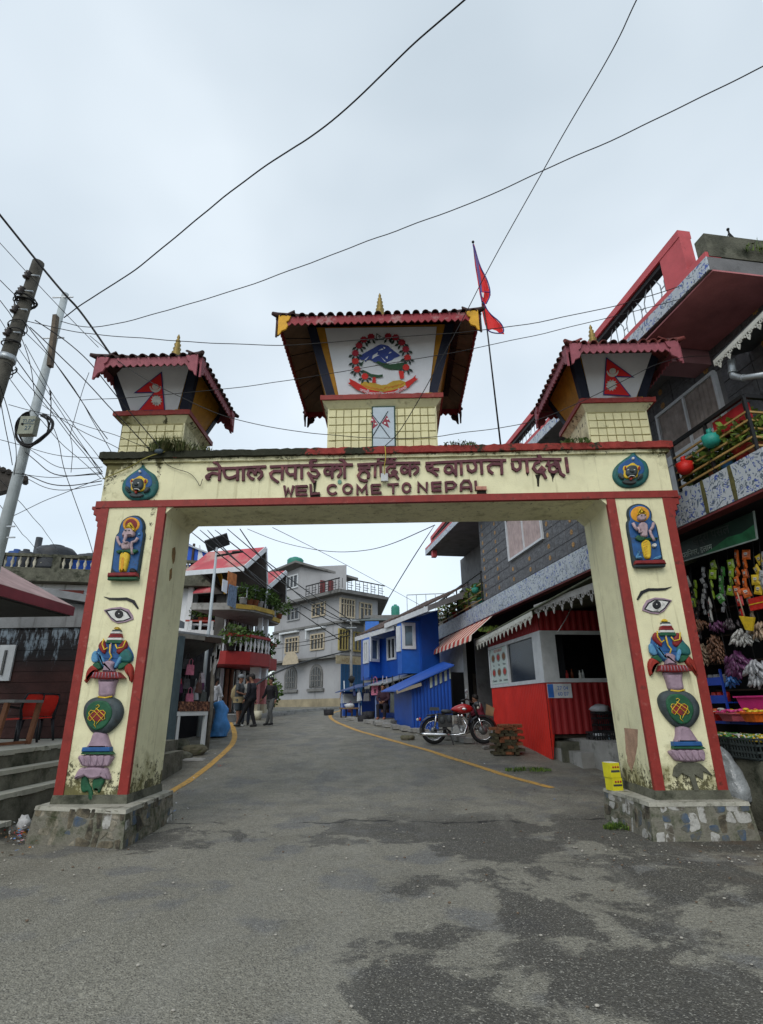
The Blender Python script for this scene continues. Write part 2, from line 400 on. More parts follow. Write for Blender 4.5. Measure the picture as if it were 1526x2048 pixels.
# ---------------- the gate ----------------
def cream_mat():
    m = M('cream_wall_paint',(.72,.69,.45),.72,.10,1.6,.25,45,spec=.25); N,L,b = nodes_of(m)
    g = N.new('ShaderNodeNewGeometry'); P = g.outputs['Position']
    def nz(scale,det=6,ro=.65,vec=None):
        n = N.new('ShaderNodeTexNoise'); n.inputs['Scale'].default_value = scale; n.inputs['Detail'].default_value = det; n.inputs['Roughness'].default_value = ro
        L.new(vec or P,n.inputs['Vector']); return n.outputs[0]
    def ramp(v,a,c,x=0,y=1):
        r = N.new('ShaderNodeMapRange'); r.inputs[1].default_value = a; r.inputs[2].default_value = c; r.inputs[3].default_value = x; r.inputs[4].default_value = y; L.new(v,r.inputs[0]); return r.outputs[0]
    def mth(op,a,c,cl=True):
        x = N.new('ShaderNodeMath'); x.operation = op; x.use_clamp = cl
        for k,v in ((0,a),(1,c)):
            if isinstance(v,(int,float)): x.inputs[k].default_value = v
            else: L.new(v,x.inputs[k])
        return x.outputs[0]
    def mix(f,A,B):
        x = N.new('ShaderNodeMix'); x.data_type = 'RGBA'; L.new(f,x.inputs[0])
        for v,k in ((A,6),(B,7)):
            if isinstance(v,tuple): x.inputs[k].default_value = (*v[:3],1)
            else: L.new(v,x.inputs[k])
        return x.outputs[2]
    base = b.inputs['Base Color'].links[0].from_socket
    sp = N.new('ShaderNodeSeparateXYZ'); L.new(P,sp.inputs[0]); Z = sp.outputs[2]; X = sp.outputs[0]
    c = mix(ramp(nz(3.5),.5,.72,0,.45),base,(.52,.48,.29))
    # water streaks: stretched noise
    mp = N.new('ShaderNodeMapping'); mp.inputs['Scale'].default_value = (5,5,.35); L.new(P,mp.inputs[0])
    c = mix(ramp(nz(2.2,6,.6,mp.outputs[0]),.56,.74,0,.6),c,(.27,.23,.12))
    # where mould has grown: top corners of the beam, left shoulder, foot of the pillars
    foot = ramp(Z,1.25,.42,0,.30)
    shoulder = mth('MULTIPLY',ramp(X,-3.9,-4.6),ramp(Z,4.5,5.3,.06,.27))
    rsh = mth('MULTIPLY',ramp(X,4.0,4.4),ramp(Z,4.6,5.5,0,.2))
    top = mth('MULTIPLY',ramp(Z,5.22,5.43,0,.19),ramp(Z,5.66,5.52,.25,1))
    colm = mth('MULTIPLY',mth('MULTIPLY',ramp(X,-3.86,-3.80),ramp(X,-3.68,-3.74)),ramp(Z,2.4,4.6,.0,.17))
    under = mth('MULTIPLY',ramp(sp.outputs[1],8.02,8.08),ramp(Z,4.5,4.6,0,.10))
    bias = mth('ADD',mth('ADD',mth('ADD',foot,shoulder,False),mth('ADD',rsh,top,False),False),mth('ADD',colm,under,False),False)
    s = mth('ADD',nz(11,8,.75),bias,False)
    c = mix(ramp(s,.70,.75,0,.93),c,(.028,.026,.016))
    s2 = mth('ADD',nz(3,6,.7),bias,False)
    c = mix(ramp(s2,.62,.85,0,.75),c,(.16,.145,.05))
    # chipped plaster on the right pillar's inner side
    L.new(c,b.inputs['Base Color'])
    return m
cream = cream_mat()
GY = 8.0
GF = Fr((0,GY,0),(1,0,0),(0,0,1))
gate = thing('welcome_gate','cream and red gateway over the road with three roofed towers and raised lettering','gateway',(-.15,8.55,0))
PL = (-4.58,-3.60); PR = (3.35,4.28); PY = (8.0,9.1)
ZB,ZT,ZC = .42,4.63,5.42
def wall_panel(mb,fr,a,b,c,d,n0,n1,nx,nz_):  # subdivided box face is not needed: noise bump does it
    mb.fbox(fr,a,b,c,d,n0,n1)
for (a,b),inner in ((PL,1),(PR,0)):
    mb = MB(); e = .05
    mb.hexa([(a-.0,8.0,ZB),(b,8.0,ZB),(b,9.1,ZB),(a,9.1,ZB),(a-.03,8.0,ZT),(b+.02,8.0,ZT),(b+.02,9.1,ZT),(a-.03,9.1,ZT)])
    o = mb.obj('pillar',cream,gate)
    for k,(x0,x1,tx) in enumerate(((a-.006,a+.125,-.03),(b-.125,b+.006,.02))):
        q = MB(); q.hexa([(x0,7.985,ZB+.1),(x1,7.985,ZB+.1),(x1,8.05,ZB+.1),(x0,8.05,ZB+.1),(x0+tx,7.985,ZT-.0),(x1+tx,7.985,ZT),(x1+tx,8.05,ZT),(x0+tx,8.05,ZT)])
        q.obj('border',red_p,o)
    # dark footing strip
    q = MB(); q.hexa([(a-.03,7.965,ZB-.02),(b+.03,7.965,ZB-.02),(b+.03,9.13,ZB-.02),(a-.03,9.13,ZB-.02),(a-.012,7.98,ZB+.11),(b+.012,7.98,ZB+.11),(b+.012,9.115,ZB+.11),(a-.012,9.115,ZB+.11)])
    q.obj('footing',mossy,o)
# corbels on the outer sides
for x,sgn in ((PL[0],-1),(PR[1],1)):
    mb = MB()
    for i,(dz,ex) in enumerate(((-.34,.02),(-.24,.06),(-.14,.11),(-.05,.15))):
        xx = sorted((x-.0*sgn,x+sgn*(ex+.03))); z1 = ZT+(-.24,-.14,-.05,.0)[i]
        mb.box(xx[0],xx[1],7.99+.002*i,9.11,ZT+dz,z1+.0)
    mb.obj('corbel',red_p,gate)
# beam with haunches
mb = MB()
mb.box(-4.64,4.36,8.0,9.1,ZT,ZC)
mb.m = 0
for x,s in ((PL[1],1),(PR[0],-1)):
    mb.add([(x,8.004,ZT),(x+s*.16,8.004,ZT),(x,8.004,ZT-.16),(x,9.096,ZT),(x+s*.16,9.096,ZT),(x,9.096,ZT-.16)],[(0,1,2),(5,4,3),(1,4,5,2),(0,3,4,1)])
beam = mb.obj('beam',cream,gate)
q = MB(); q.box(-4.70,4.42,7.975,8.05,ZT-.03,ZT+.08); q.obj('border',red_p,beam)
# coping with eroded, mossy edge
def rough_bar(x0,x1,y0,y1,z0,z1,n,amp,seed=0):
    mb = MB(); random.seed(seed)
    vs = []
    for i in range(n+1):
        x = x0+(x1-x0)*i/n
        j = [random.uniform(-amp,amp) for _ in range(6)]
        vs += [(x,y0+j[0],z0+j[1]*.6),(x,y1,z0),(x,y1,z1+j[2]),(x,y0+j[3],z1+j[4])]
    fs = [(4*i+k,4*i+(k+1) % 4,4*i+4+(k+1) % 4,4*i+4+k) for i in range(n) for k in range(4)]+[(0,1,2,3),(4*n+3,4*n+2,4*n+1,4*n)]
    return mb.add(vs,fs)
cop = M('coping_red_moss',(.25,.035,.028),.8,.25,6,.6,30,dirt=0); 
N,L,b = nodes_of(cop)
g = N.new('ShaderNodeNewGeometry'); sp = N.new('ShaderNodeSeparateXYZ'); L.new(g.outputs['Position'],sp.inputs[0])
n1 = N.new('ShaderNodeTexNoise'); n1.inputs['Scale'].default_value = 3.2; n1.inputs['Detail'].default_value = 8; n1.inputs['Roughness'].default_value = .7; L.new(g.outputs['Position'],n1.inputs[0])
mr = N.new('ShaderNodeMapRange'); mr.inputs[1].default_value = -1.6; mr.inputs[2].default_value = -.9; mr.inputs[3].default_value = .22; mr.inputs[4].default_value = -.01; L.new(sp.outputs[0],mr.inputs[0])
aa = N.new('ShaderNodeMath'); L.new(n1.outputs[0],aa.inputs[0]); L.new(mr.outputs[0],aa.inputs[1])
m2 = N.new('ShaderNodeMapRange'); m2.inputs[1].default_value = .54; m2.inputs[2].default_value = .58; L.new(aa.outputs[0],m2.inputs[0])
mx = N.new('ShaderNodeMix'); mx.data_type = 'RGBA'; L.new(m2.outputs[0],mx.inputs[0]); L.new(b.inputs['Base Color'].links[0].from_socket,mx.inputs[6]); mx.inputs[7].default_value = (.022,.024,.013,1)
L.new(mx.outputs[2],b.inputs['Base Color'])
rough_bar(-4.74,4.46,7.9,9.2,ZC-.0,ZC+.11,150,.012,3).obj('coping',cop,gate)
q = rough_bar(-4.69,4.41,7.955,9.15,ZC-.06,ZC-.003,90,.005,4); q.obj('moulding',cream,gate)
# moss clumps and small weeds along the coping
def clump(name,c,rad,n,h,mats,parent=None,seed=1,flower=None,**k):
    random.seed(seed); mb = MB()
    for i in range(n):
        a = random.uniform(0,6.28); r = rad*math.sqrt(random.random()); x = c[0]+r*math.cos(a); y = c[1]+r*.6*math.sin(a); hh = h*random.uniform(.35,1)*(1-.5*r/rad)
        dx,dy = random.uniform(-.4,.4)*hh,random.uniform(-.5,.2)*hh; wdt = random.uniform(.006,.014)
        b2 = Vector((x+dx*.4,y+dy*.4,c[2]+hh*.6)); t = Vector((x+dx,y+dy,c[2]+hh)); s = Vector((math.cos(a),math.sin(a),0))*wdt
        mb.m = random.choice((0,0,1))
        mb.add([Vector((x,y,c[2]))-s*.6,Vector((x,y,c[2]))+s*.6,b2+s,b2-s,t],[(0,1,2,3),(3,2,4)])
        if random.random() < .5:
            u = Vector((random.uniform(-1,1),random.uniform(-1,1),random.uniform(-.4,1))).normalized()*random.uniform(.02,.045); v = Vector((-u.y,u.x,u.z*.3))*.5
            mb.add([b2,b2+u*.5+v,b2+u,b2+u*.5-v],[(0,1,2,3)])
    return mb.obj(name,mats,parent,**k)
grassg = M('weed_green',(.075,.10,.03),.7,.5,14,0); grassd = M('weed_straw',(.20,.19,.09),.7,.4,14,0)
clump('weed_bush',(-3.62,7.98,ZC+.1),.34,420,.42,[grassg,grassd],seed=5,label='tall grassy weed bush sprouting on the beam beside the left tower',cat='weed')
clump('weed_bush',(-3.15,7.98,ZC+.1),.25,90,.22,[grassg,grassd],seed=15,label='sparse straw coloured weeds on the beam, right of the bushy clump',cat='weed')
clump('moss_tuft',(1.1,7.95,ZC+.1),.28,160,.10,[leafm,mossy],seed=6,label='dark moss tuft on the coping right of the centre tower',cat='moss')
clump('moss_tuft',(2.95,7.93,ZC+.1),.26,150,.14,[leafm,grassg],seed=7,label='green moss tuft on the coping below the right tower',cat='moss')
# plinths: battered, patchy painted stones
plm = M('plinth_mortar',(.19,.18,.145),.9,.35,4,.9,25,dirt=.6,dcol=(.04,.05,.025),dsc=4)
st_mats = [M('plinth_stone_grey',(.24,.215,.17),.85,.4,9,.9,25,dirt=.7,dcol=(.06,.062,.035),dsc=4),M('plinth_stone_blue',(.06,.09,.135),.75,.3,9,.4,40,dirt=.75,dcol=(.10,.095,.07),dsc=6),
           M('plinth_stone_brown',(.17,.145,.10),.9,.4,9,.9,25,dirt=.7,dsc=4),M('plinth_paint_white',(.36,.355,.33),.85,.2,9,.5,40,dirt=.4,dcol=(.07,.06,.045),dsc=6,col2=(.10,.09,.07),c2=.45,c2sc=7)]
def plinth(C4,zb,seed,wts,rnd,skip,hi):
    random.seed(seed); mb = MB(); b = .05; zt = ZB
    cx = sum(c[0] for c in C4)/4; cy = sum(c[1] for c in C4)/4
    rim_ = MB(); rim_.hexa([(x+math.copysign(.012,x-cx),y+math.copysign(.012,y-cy),zt-.045) for x,y in C4]+[(x+math.copysign(.004,x-cx),y+math.copysign(.004,y-cy),zt+.003) for x,y in C4]); rim_.obj('rim',M('plinth_rim',(.33,.32,.27),.9,.25,4,.7,22,dirt=.45,dcol=(.06,.06,.035),dsc=5),gate)
    low = [(x+math.copysign(b,x-cx),y+math.copysign(b,y-cy),zb) for x,y in C4]
    mb.hexa(low+[(x,y,zt) for x,y in C4])
    o = mb.obj('plinth',plm,gate)
    for fi,(i,j) in enumerate(rnd):
        a,c,a2,c2 = Vector(low[i]),Vector(low[j]),Vector((*C4[i],zt)),Vector((*C4[j],zt))
        ex = (c2-a2); Lg = ex.length; ex.normalize(); mid = (a+c)/2; ez = (a2+c2)/2-mid; H = ez.length
        fr = Fr(a2-ez,ex,ez)
        # irregular crazy paving: jittered lattice of quads
        nx = max(3,int(Lg/.105)); nzr = 5; grid = {}
        for p in range(nx+1):
            for r in range(nzr+1):
                jx = 0 if p in (0,nx) else random.uniform(-.04,.04); jz = 0 if r in (0,nzr) else random.uniform(-.035,.035)
                grid[p,r] = Vector((Lg*p/nx+jx,H*r/nzr+jz))
        used = set()
        for p in range(nx):
            for r in range(nzr):
                if (p,r) in used or random.random() < skip: continue
                w_ = 1
                if p < nx-1 and random.random() < .25 and (p+1,r) not in used: w_ = 2
                h_ = 2 if w_ == 1 and r < nzr-1 and random.random() < .3 and (p,r+1) not in used else 1
                for u in range(w_):
                    for v in range(h_): used.add((p+u,r+v))
                P = [grid[p,r],grid[p+w_,r],grid[p+w_,r+h_],grid[p,r+h_]]
                m4 = sum(P,Vector((0,0)))/4; pts = []
                for k in range(4):
                    q1,q2 = P[k],P[(k+1) % 4]
                    pts.append(m4+(q1.lerp(q2,.16)-m4)*random.uniform(.84,.93)); pts.append(m4+(q1.lerp(q2,.84)-m4)*random.uniform(.84,.93))
                q = MB(); q.poly(fr,[tuple(x) for x in pts],-.02,random.uniform(.001,hi),.004)
                q.obj('stone',random.choices(st_mats,wts)[0],o)
plinth([(-4.72,7.87),(-3.38,7.53),(-3.44,9.2),(-4.72,9.2)],-.12,11,(6,1.7,4,.5),[(0,1),(1,2)],.1,.010)
plinth([(3.16,7.78),(4.40,7.80),(4.5,9.25),(3.06,9.1)],-.12,12,(.6,2.6,1.6,3.2),[(0,1),(3,0)],.38,.005)
# lettering: thick plaster strokes
letm = M('letter_maroon',(.11,.035,.045),.7,.3,7,.4,40,dirt=.25,dcol=(.03,.015,.012),dsc=7,col2=(.42,.16,.14),c2=.34,c2sc=7)
CA,CB,CD,CE = crop(400,900,7.63),crop(590,900,7.63),crop(780,900,7.63),crop(960,900,7.63)
def arc(cx,cy,rx,ry,a0,a1,n=12): return circ(cx,cy,rx,ry,n,a0,a1)
HI,EN = 44,38
letters = [
 (CA,HI,[[(112,298),(560,285),(1015,262)]]),
 (CA,HI,[[(312,280),(300,478)],[(300,378),(200,362),(140,388),(112,425)],arc(130,425,24,24,0,360),[(215,195),(270,215),(325,285)]]),
 (CA,HI,[[(580,280),(576,475)],[(370,300),(372,350),(395,415),(450,440),(510,428),(575,395)]]),
 (CA,HI,[[(668,285),(665,478)]]),
 (CA,HI,[[(828,455),(775,435),(738,385),(755,330),(810,325),(845,385)],[(845,390),(862,335),(905,290),(930,262)],[(885,318),(945,345),(950,400),(893,460)]]),
 (CA,HI,[[(1070,266),(1530,245)]]),
 (CA,HI,[[(1265,255),(1255,465)],[(1250,335),(1130,335),(1078,370),(1095,425),(1145,465),(1200,502)]]),
 (CA,HI,[[(1320,275),(1325,340),(1370,388),(1455,380)],[(1462,255),(1455,452)]]),
 (CB,HI,[[(105,255),(105,448)]]),
 (CB,HI,[[(0,252),(440,240),(885,236)]]),
 (CB,HI,[[(335,170),(275,165),(240,200),(285,240),(240,270),(255,315),(330,322),(368,375),(330,425),(260,405),(195,350)],[(215,380),(260,455),(300,512)]]),
 (CB,HI,[[(575,250),(568,442)],arc(500,338,46,46,0,360,16),[(590,318),(640,280),(698,300),(705,360),(655,425)]]),
 (CB,HI,[[(757,240),(760,442)],[(678,150),(735,170),(795,235)]]),
 (CB,HI,[[(950,236),(1240,222),(1530,200)]]),
 (CB,HI,[[(1132,235),(1132,290),(990,285),(978,318)],[(980,340),(1070,322),(1128,370),(1115,442)],[(1010,345),(965,400),(995,462),(1060,484),(1110,475)]]),
 (CB,HI,[[(1225,222),(1220,425)]]),
 (CB,HI,[[(1303,190),(1312,405)],[(1268,190),(1275,135),(1335,132),(1400,160),(1450,200)]]),
 (CD,HI,[[(72,215),(70,268),(0,262),(-48,300),(-45,372),(5,405),(65,385),(95,345),(60,325),(35,350),(85,400),(130,455)],[(-60,210),(-30,135),(20,110),(90,150)],[(30,130),(18,215)]]),
 (CD,HI,[[(60,212),(460,205)]]),
 (CD,HI,[[(300,210),(305,408)],arc(218,312,48,48,0,360,16),[(325,290),(375,256),(428,285),(420,335),(365,385)]]),
 (CD,HI,[[(540,212),(1000,188),(1530,164)]]),
 (CD,HI,[[(640,205),(640,258),(560,268),(575,310),(650,340),(725,405)],[(640,300),(750,308)]]),
 (CD,HI,[[(1000,200),(1003,405)],arc(893,305,58,55,0,360,16),[(930,250),(960,330),(1000,370)]]),
 (CD,HI,[[(1080,190),(1090,388)]]),
 (CD,HI,[[(1182,235),(1192,310),(1245,342),(1300,315),(1310,255),(1280,195)],[(1385,180),(1400,378)]]),
 (CE,HI,[[(0,168),(395,166)]]),
 (CE,HI,[[(322,165),(330,382)],[(320,228),(180,222),(122,262),(135,325),(195,372)]]),
 (CE,HI,[[(470,160),(860,150),(1235,155)]]),
 (CE,HI,[[(485,200),(500,290),(552,322),(605,290),(612,225),(585,160)],[(703,160),(722,362)]]),
 (CE,HI,[[(910,190),(835,218),(808,285),(860,345),(930,355),(978,310),(935,275),(905,310),(960,370),(1000,445)],[(880,85),(905,120),(945,175)]]),
 (CE,HI,[[(1050,180),(1020,235),(1075,250)],arc(1112,290,62,60,0,360,16),[(1120,190),(1180,210),(1205,300),(1225,370),(1290,412)]]),
 (CE,HI,[[(1305,122),(1335,352)]]),
 (CA,EN,[[(1290,552),(1308,702),(1350,600),(1388,702),(1430,552)]]),
 (CB,EN,[[(25,550),(30,705)],[(25,568),(195,562)],[(25,630),(180,628)],[(25,692),(190,690)]]),
 (CB,EN,[[(240,532),(250,700)],[(240,688),(385,672)]]),
 (CB,EN,[arc(575,612,72,68,40,325,16)]),
 (CB,EN,[arc(805,602,66,66,0,360,18)]),
 (CB,EN,[[(955,690),(950,548),(1020,640),(1090,545),(1096,688)]]),
 (CB,EN,[[(1168,545),(1180,682)],[(1165,548),(1310,545)],[(1175,608),(1290,605)],[(1180,665),(1322,662)]]),
 (CD,EN,[[(-40,540),(135,530)],[(48,535),(50,675)]]),
 (CD,EN,[arc(252,585,58,66,0,360,18)]),
 (CD,EN,[[(435,655),(430,510),(556,640),(562,500)]]),
 (CD,EN,[[(640,500),(652,640)],[(638,512),(785,506)],[(645,572),(780,568)],[(650,632),(785,628)]]),
 (CD,EN,[[(848,492),(860,652)],[(850,505),(955,500),(1000,540),(960,590),(862,598)]]),
 (CD,EN,[[(1080,638),(1082,535),(1125,480),(1200,480),(1228,535),(1238,642)],[(1085,585),(1230,580)]]),
 (CD,EN,[[(1302,478),(1312,625)],[(1305,608),(1372,602)]]),
]
for li,(cr,wpx,strokes) in enumerate(letters):
    mb = MB(); wd = wpx/7.63*.00755; dep = .035+.0011*(li % 5)
    for st in strokes:
        pts = [GF.uv(*q) for q in cr(st)]
        mb.stroke(GF,pts,wd,-.005,dep+.0009*strokes.index(st))
    mb.obj('letter',letm,beam)
# black drips below damaged letters and the broken brick by the last L
def drip(pts,n=.006):
    mb = MB(); mb.poly(GF,[GF.uv(*q) for q in pts],-.002,n); mb.obj('stain',M('black_mould',(.02,.018,.012),.9,.3,20,.5,60),beam)
drip(CB([(270,480),(330,470),(320,560),(305,640),(385,660),(385,725),(235,720),(235,670),(290,640),(285,560)]),.02)
drip(CD([(1330,630),(1460,620),(1490,750),(1310,750)]),.012)
drip(CE([(840,380),(920,375),(905,440),(900,560),(875,555),(865,450)]))
drip(CE([(1070,370),(1150,365),(1120,430),(1110,490),(1095,420)]))
drip(CE([(700,340),(745,345),(725,405)]))
q = MB(); a = GF.uv(*CD([(1310,625)])[0]); c = GF.uv(*CD([(1465,570)])[0]); q.fbox(GF,a[0],c[0],a[1],c[1],-.01,.05)
q.obj('exposed_brick',M('pink_brick',(.42,.2,.15),.85,.25,14,.5,50),beam)
q = MB(); a = GF.uv(762,966); c = GF.uv(776,951); q.fbox(GF,a[0],c[0],a[1],c[1],.04,.09); q.obj('notice_box',M('pale_plastic',(.5,.52,.53),.6),beam)
q = MB(); q.poly(GF,[GF.uv(*p) for p in circ(679.5,964.5,4.2,4.2,10)],0,.02); q.obj('boss',M('verdigris',(.14,.28,.22),.8),beam)
# ---- relief work on the pillars ----
def RM(*a,**k): k.setdefault('dirt',.34); k.setdefault('dcol',(.04,.04,.035)); k.setdefault('dsc',9); return M(*a,**k)
rm = dict(rim=RM('relief_dark_teal',(.02,.035,.04),.6,.3,20,.3,60),blue=RM('relief_blue',(.018,.085,.24),.55,.2,12,.2,60),orange=RM('relief_orange',(.60,.28,.02),.6,.2,12,.2),
          maroon=RM('relief_maroon',(.19,.018,.02),.6,.3,12,.2),skin=RM('relief_mauve_skin',(.38,.28,.30),.6,.25,14,.2,60),gold=RM('relief_gold',(.62,.42,.03),.5,.25,18,.3,60),
          green=RM('relief_green',(.015,.085,.04),.6,.3,12,.2),grey=RM('relief_slate',(.045,.06,.065),.6,.35,8,.3),lilac=RM('relief_lilac',(.30,.215,.265),.65,.2,10,.3,50,dirt=.2,dcol=(.1,.07,.08),dsc=8),
          white=RM('relief_white',(.6,.6,.57),.6,.15,12,.15),black=black_p,red=RM('relief_red',(.27,.025,.015),.6,.25,12,.2),lblue=RM('relief_light_blue',(.09,.25,.42),.6,.2,14,.2),teal=RM('relief_teal',(.018,.11,.105),.6,.3,10,.2),
          pupil=RM('relief_pupil',(.01,.01,.012),.35,.1))
SHARP = {'ledge','ledge_trim','foot_band','foot_base','cap_band','painted_eye','outline','eyeball','rim','whisker'}
def chaikin(P,it=2):
    for _ in range(it): P = [q for a,b in zip(P,P[1:]+P[:1]) for q in ((a[0]*.78+b[0]*.22,a[1]*.78+b[1]*.22),(a[0]*.22+b[0]*.78,a[1]*.22+b[1]*.78))]
    return P
def relief(parent,name,m_,pts,n0,n1,ch=.008):
    mb = MB(); pts = list(pts)
    if name in ('neck','foot','mouth','leaf','petal'):
        k0,k1 = (1.04,1.22) if name != 'petal' else (1.08,1.06); cx = (min(p[0] for p in pts)+max(p[0] for p in pts))/2; cy = (min(p[1] for p in pts)+max(p[1] for p in pts))/2; pts = [(cx+(x-cx)*k0,cy+(y-cy)*k1) for x,y in pts]
    if name in SHARP or len(pts) > 26: mb.poly(GF,pts,n0,n1,ch)
    else:   # rounded, hand-modelled section: outline smoothed, then three easing steps up to the crown
        P = chaikin(list(pts),2 if len(pts) > 4 else 1); A = sum(a[0]*b[1]-b[0]*a[1] for a,b in zip(P,P[1:]+P[:1]))
        if A < 0: P = P[::-1]
        k = len(P); th = n1-max(n0,0); w_ = max(max(p[0] for p in P)-min(p[0] for p in P),.01); h_ = max(max(p[1] for p in P)-min(p[1] for p in P),.01); rad = min(min(w_,h_)*.17,max(ch*1.6,th*.8))
        nr = []
        for i in range(k):
            a,b,c = Vector(P[i-1]),Vector(P[i]),Vector(P[(i+1) % k]); d1 = (b-a); d2 = (c-b); d1 = d1/max(d1.length,1e-6); d2 = d2/max(d2.length,1e-6); n_ = Vector((-d1.y-d2.y,d1.x+d2.x)); nr.append(n_/max(n_.length,.5))
        rings = [(0,n0),(0,n1-th*.55),(rad*.3,n1-th*.22),(rad,n1)]; vs = []
        for d,nn in rings: vs += [GF.p(P[i][0]+nr[i].x*d,P[i][1]+nr[i].y*d,nn) for i in range(k)]
        mb.add(vs,[(r*k+i,r*k+(i+1) % k,(r+1)*k+(i+1) % k,(r+1)*k+i) for r in range(3) for i in range(k)],True); mb.add([],[])
        mb.f.append(tuple(range(3*k,4*k))); mb.mi.append(0); mb.sm.append(False)
    return mb.obj(name,rm[m_],parent)
def limb(parent,name,m_,pts,w,n0,n1):
    mb = MB(); P = [GF.p(a,b,n0) for a,b in pts]; mb.tube(P,[x*.5 for x in w] if isinstance(w,list) else w/2,7); return mb.obj(name,rm[m_],parent)
k13 = 13.21
DL = crop(210,1020,k13); DR = crop(1235,1000,k13); uvl = lambda pts: [GF.uv(*q) for q in pts]
# left plaque (elephant-headed figure)
sil = [(135,1880),(165,1690),(230,1200),(270,850),(300,690),(385,600),(405,430),(480,290),(600,200),(760,155),(900,160),(1000,230),(1065,340),(1085,470),(1060,570),(1085,640),(1080,720),(1010,1150),(960,1500),(925,1700),(925,1880)]
pq = relief(gate,'deity_plaque','rim',uvl(DL(sil)),-.01,.05,.012)
pq['label'] = 'blue niche plaque with an elephant-headed figure'
def shrink(pts,f):
    cx = sum(p[0] for p in pts)/len(pts); cy = sum(p[1] for p in pts)/len(pts); return [(cx+(x-cx)*f,cy+(y-cy)*f) for x,y in pts]
inn = [(215,1690),(270,1250),(310,880),(335,720),(425,620),(445,450),(520,310),(640,225),(760,200),(880,205),(965,265),(1020,370),(1035,470),(1015,590),(1040,650),(1035,730),(965,1150),(910,1500),(880,1690)]
relief(pq,'niche','blue',uvl(DL(inn)),.04,.058,.004)
relief(pq,'halo','orange',uvl(DL(circ(740,420,225,195,24))),.05,.068,.006)
relief(pq,'halo_centre','maroon',uvl(DL(circ(745,420,160,150,22))),.06,.075,.006)
relief(pq,'ledge','maroon',uvl(DL([(150,1800),(170,1700),(915,1690),(925,1790)])),.03,.12,.02)
relief(pq,'ledge_trim','green',uvl(DL([(140,1880),(150,1805),(925,1800),(925,1880)])),.03,.10,.015)
relief(pq,'robe','gold',uvl(DL([(425,1670),(440,1400),(455,1220),(520,1150),(640,1140),(725,1210),(700,1350),(650,1550),(620,1670),(545,1660),(535,1600),(520,1670)])),.05,.105,.02)
relief(pq,'robe_fold','orange',uvl(DL([(500,1650),(505,1350),(560,1260),(600,1350),(560,1650)])),.09,.112,.006)
relief(pq,'sash','green',uvl(DL([(345,1130),(500,1080),(590,1110),(760,1070),(930,1090),(940,1130),(870,1190),(740,1200),(600,1130),(560,1230),(520,1140),(430,1210)])),.07,.11,.01)
relief(pq,'belly','skin',uvl(DL([(500,960),(560,880),(700,870),(745,960),(735,1070),(640,1105),(540,1095),(500,1040)])),.06,.12,.025)
for pts,w in (([(400,750),(420,860),(480,970),(560,940)],75),([(935,780),(880,870),(790,900),(770,1000),(790,1130),(800,1210)],80)):
    limb(pq,'arm','skin',uvl(DL(pts)),w/k13*.0075,.095,0)
relief(pq,'head','skin',uvl(DL([(600,560),(680,530),(790,540),(860,620),(860,720),(800,760),(760,740),(680,760),(590,750),(540,770),(530,690),(560,640)])),.07,.13,.02)
limb(pq,'trunk','skin',uvl(DL([(650,720),(640,800),(600,880),(640,930),(700,900)])),[.055,.05,.045,.035,.03],.125,0)
relief(pq,'crown','gold',uvl(DL([(600,520),(650,450),(750,365),(800,440),(850,530),(890,640),(780,560),(690,530)])),.08,.13,.012)
for cx in (640,740): relief(pq,'eye','grey',uvl(DL(circ(cx,605,26,20,8))),.12,.137,.002)
relief(pq,'axe_blade','lblue',uvl(DL([(910,700),(950,620),(995,690)])),.06,.08,.004)
relief(pq,'mouse','black',uvl(DL([(700,1680),(720,1590),(790,1560),(870,1600),(900,1690)])),.055,.10,.01)
# right plaque (standing four-armed figure with a pot)
sil = [(410,1820),(360,1680),(300,1200),(215,760),(215,600),(265,540),(225,400),(240,260),(330,160),(500,105),(650,120),(790,190),(880,320),(895,440),(880,545),(970,590),(1030,720),(1090,1050),(1160,1450),(1210,1740),(1190,1800)]
pr = relief(gate,'deity_plaque','rim',uvl(DR(sil)),-.01,.05,.012); pr['label'] = 'blue niche plaque with a standing four-armed figure'
inn = [(415,1630),(345,1180),(260,770),(260,620),(310,550),(270,410),(285,290),(360,200),(500,150),(640,160),(760,225),(840,340),(855,440),(845,570),(930,610),(985,720),(1045,1050),(1110,1440),(1140,1620)]
relief(pr,'niche','blue',uvl(DR(inn)),.04,.058,.004)
relief(pr,'halo','orange',uvl(DR(circ(555,410,250,210,24))),.05,.068,.006)
relief(pr,'ledge','maroon',uvl(DR([(390,1740),(400,1650),(1150,1620),(1205,1730)])),.03,.12,.02)
relief(pr,'ledge_trim','rim',uvl(DR([(400,1820),(395,1745),(1200,1735),(1190,1800)])),.03,.10,.015)
relief(pr,'robe','gold',uvl(DR([(655,1590),(600,1350),(570,1170),(680,1080),(770,1110),(830,1200),(830,1600)])),.05,.105,.02)
for i in range(7): limb(pr,'robe_fold','orange',uvl(DR([(590+i*12,1190+i*62),(645+i*6,1160+i*62),(700,1130+i*66)])),.008,.108,0)
relief(pr,'sash','green',uvl(DR([(390,1060),(470,960),(560,1010),(690,1050),(850,1030),(1010,1030),(990,1090),(830,1090),(770,1120),(680,1080),(560,1140),(500,1130)])),.07,.105,.01)
relief(pr,'torso','skin',uvl(DR([(500,690),(570,630),(650,640),(730,700),(740,830),(720,930),(740,1010),(640,1040),(550,1000),(560,880),(490,780)])),.06,.12,.025)
for pts,w in (([(335,660),(390,770),(460,860)],80),([(880,660),(850,770),(790,860)],80),([(470,770),(510,910),(600,880),(700,830)],72),([(780,850),(800,950),(860,1060),(900,1130)],75)):
    limb(pr,'arm','skin',uvl(DR(pts)),w/k13*.0075,.1,0)
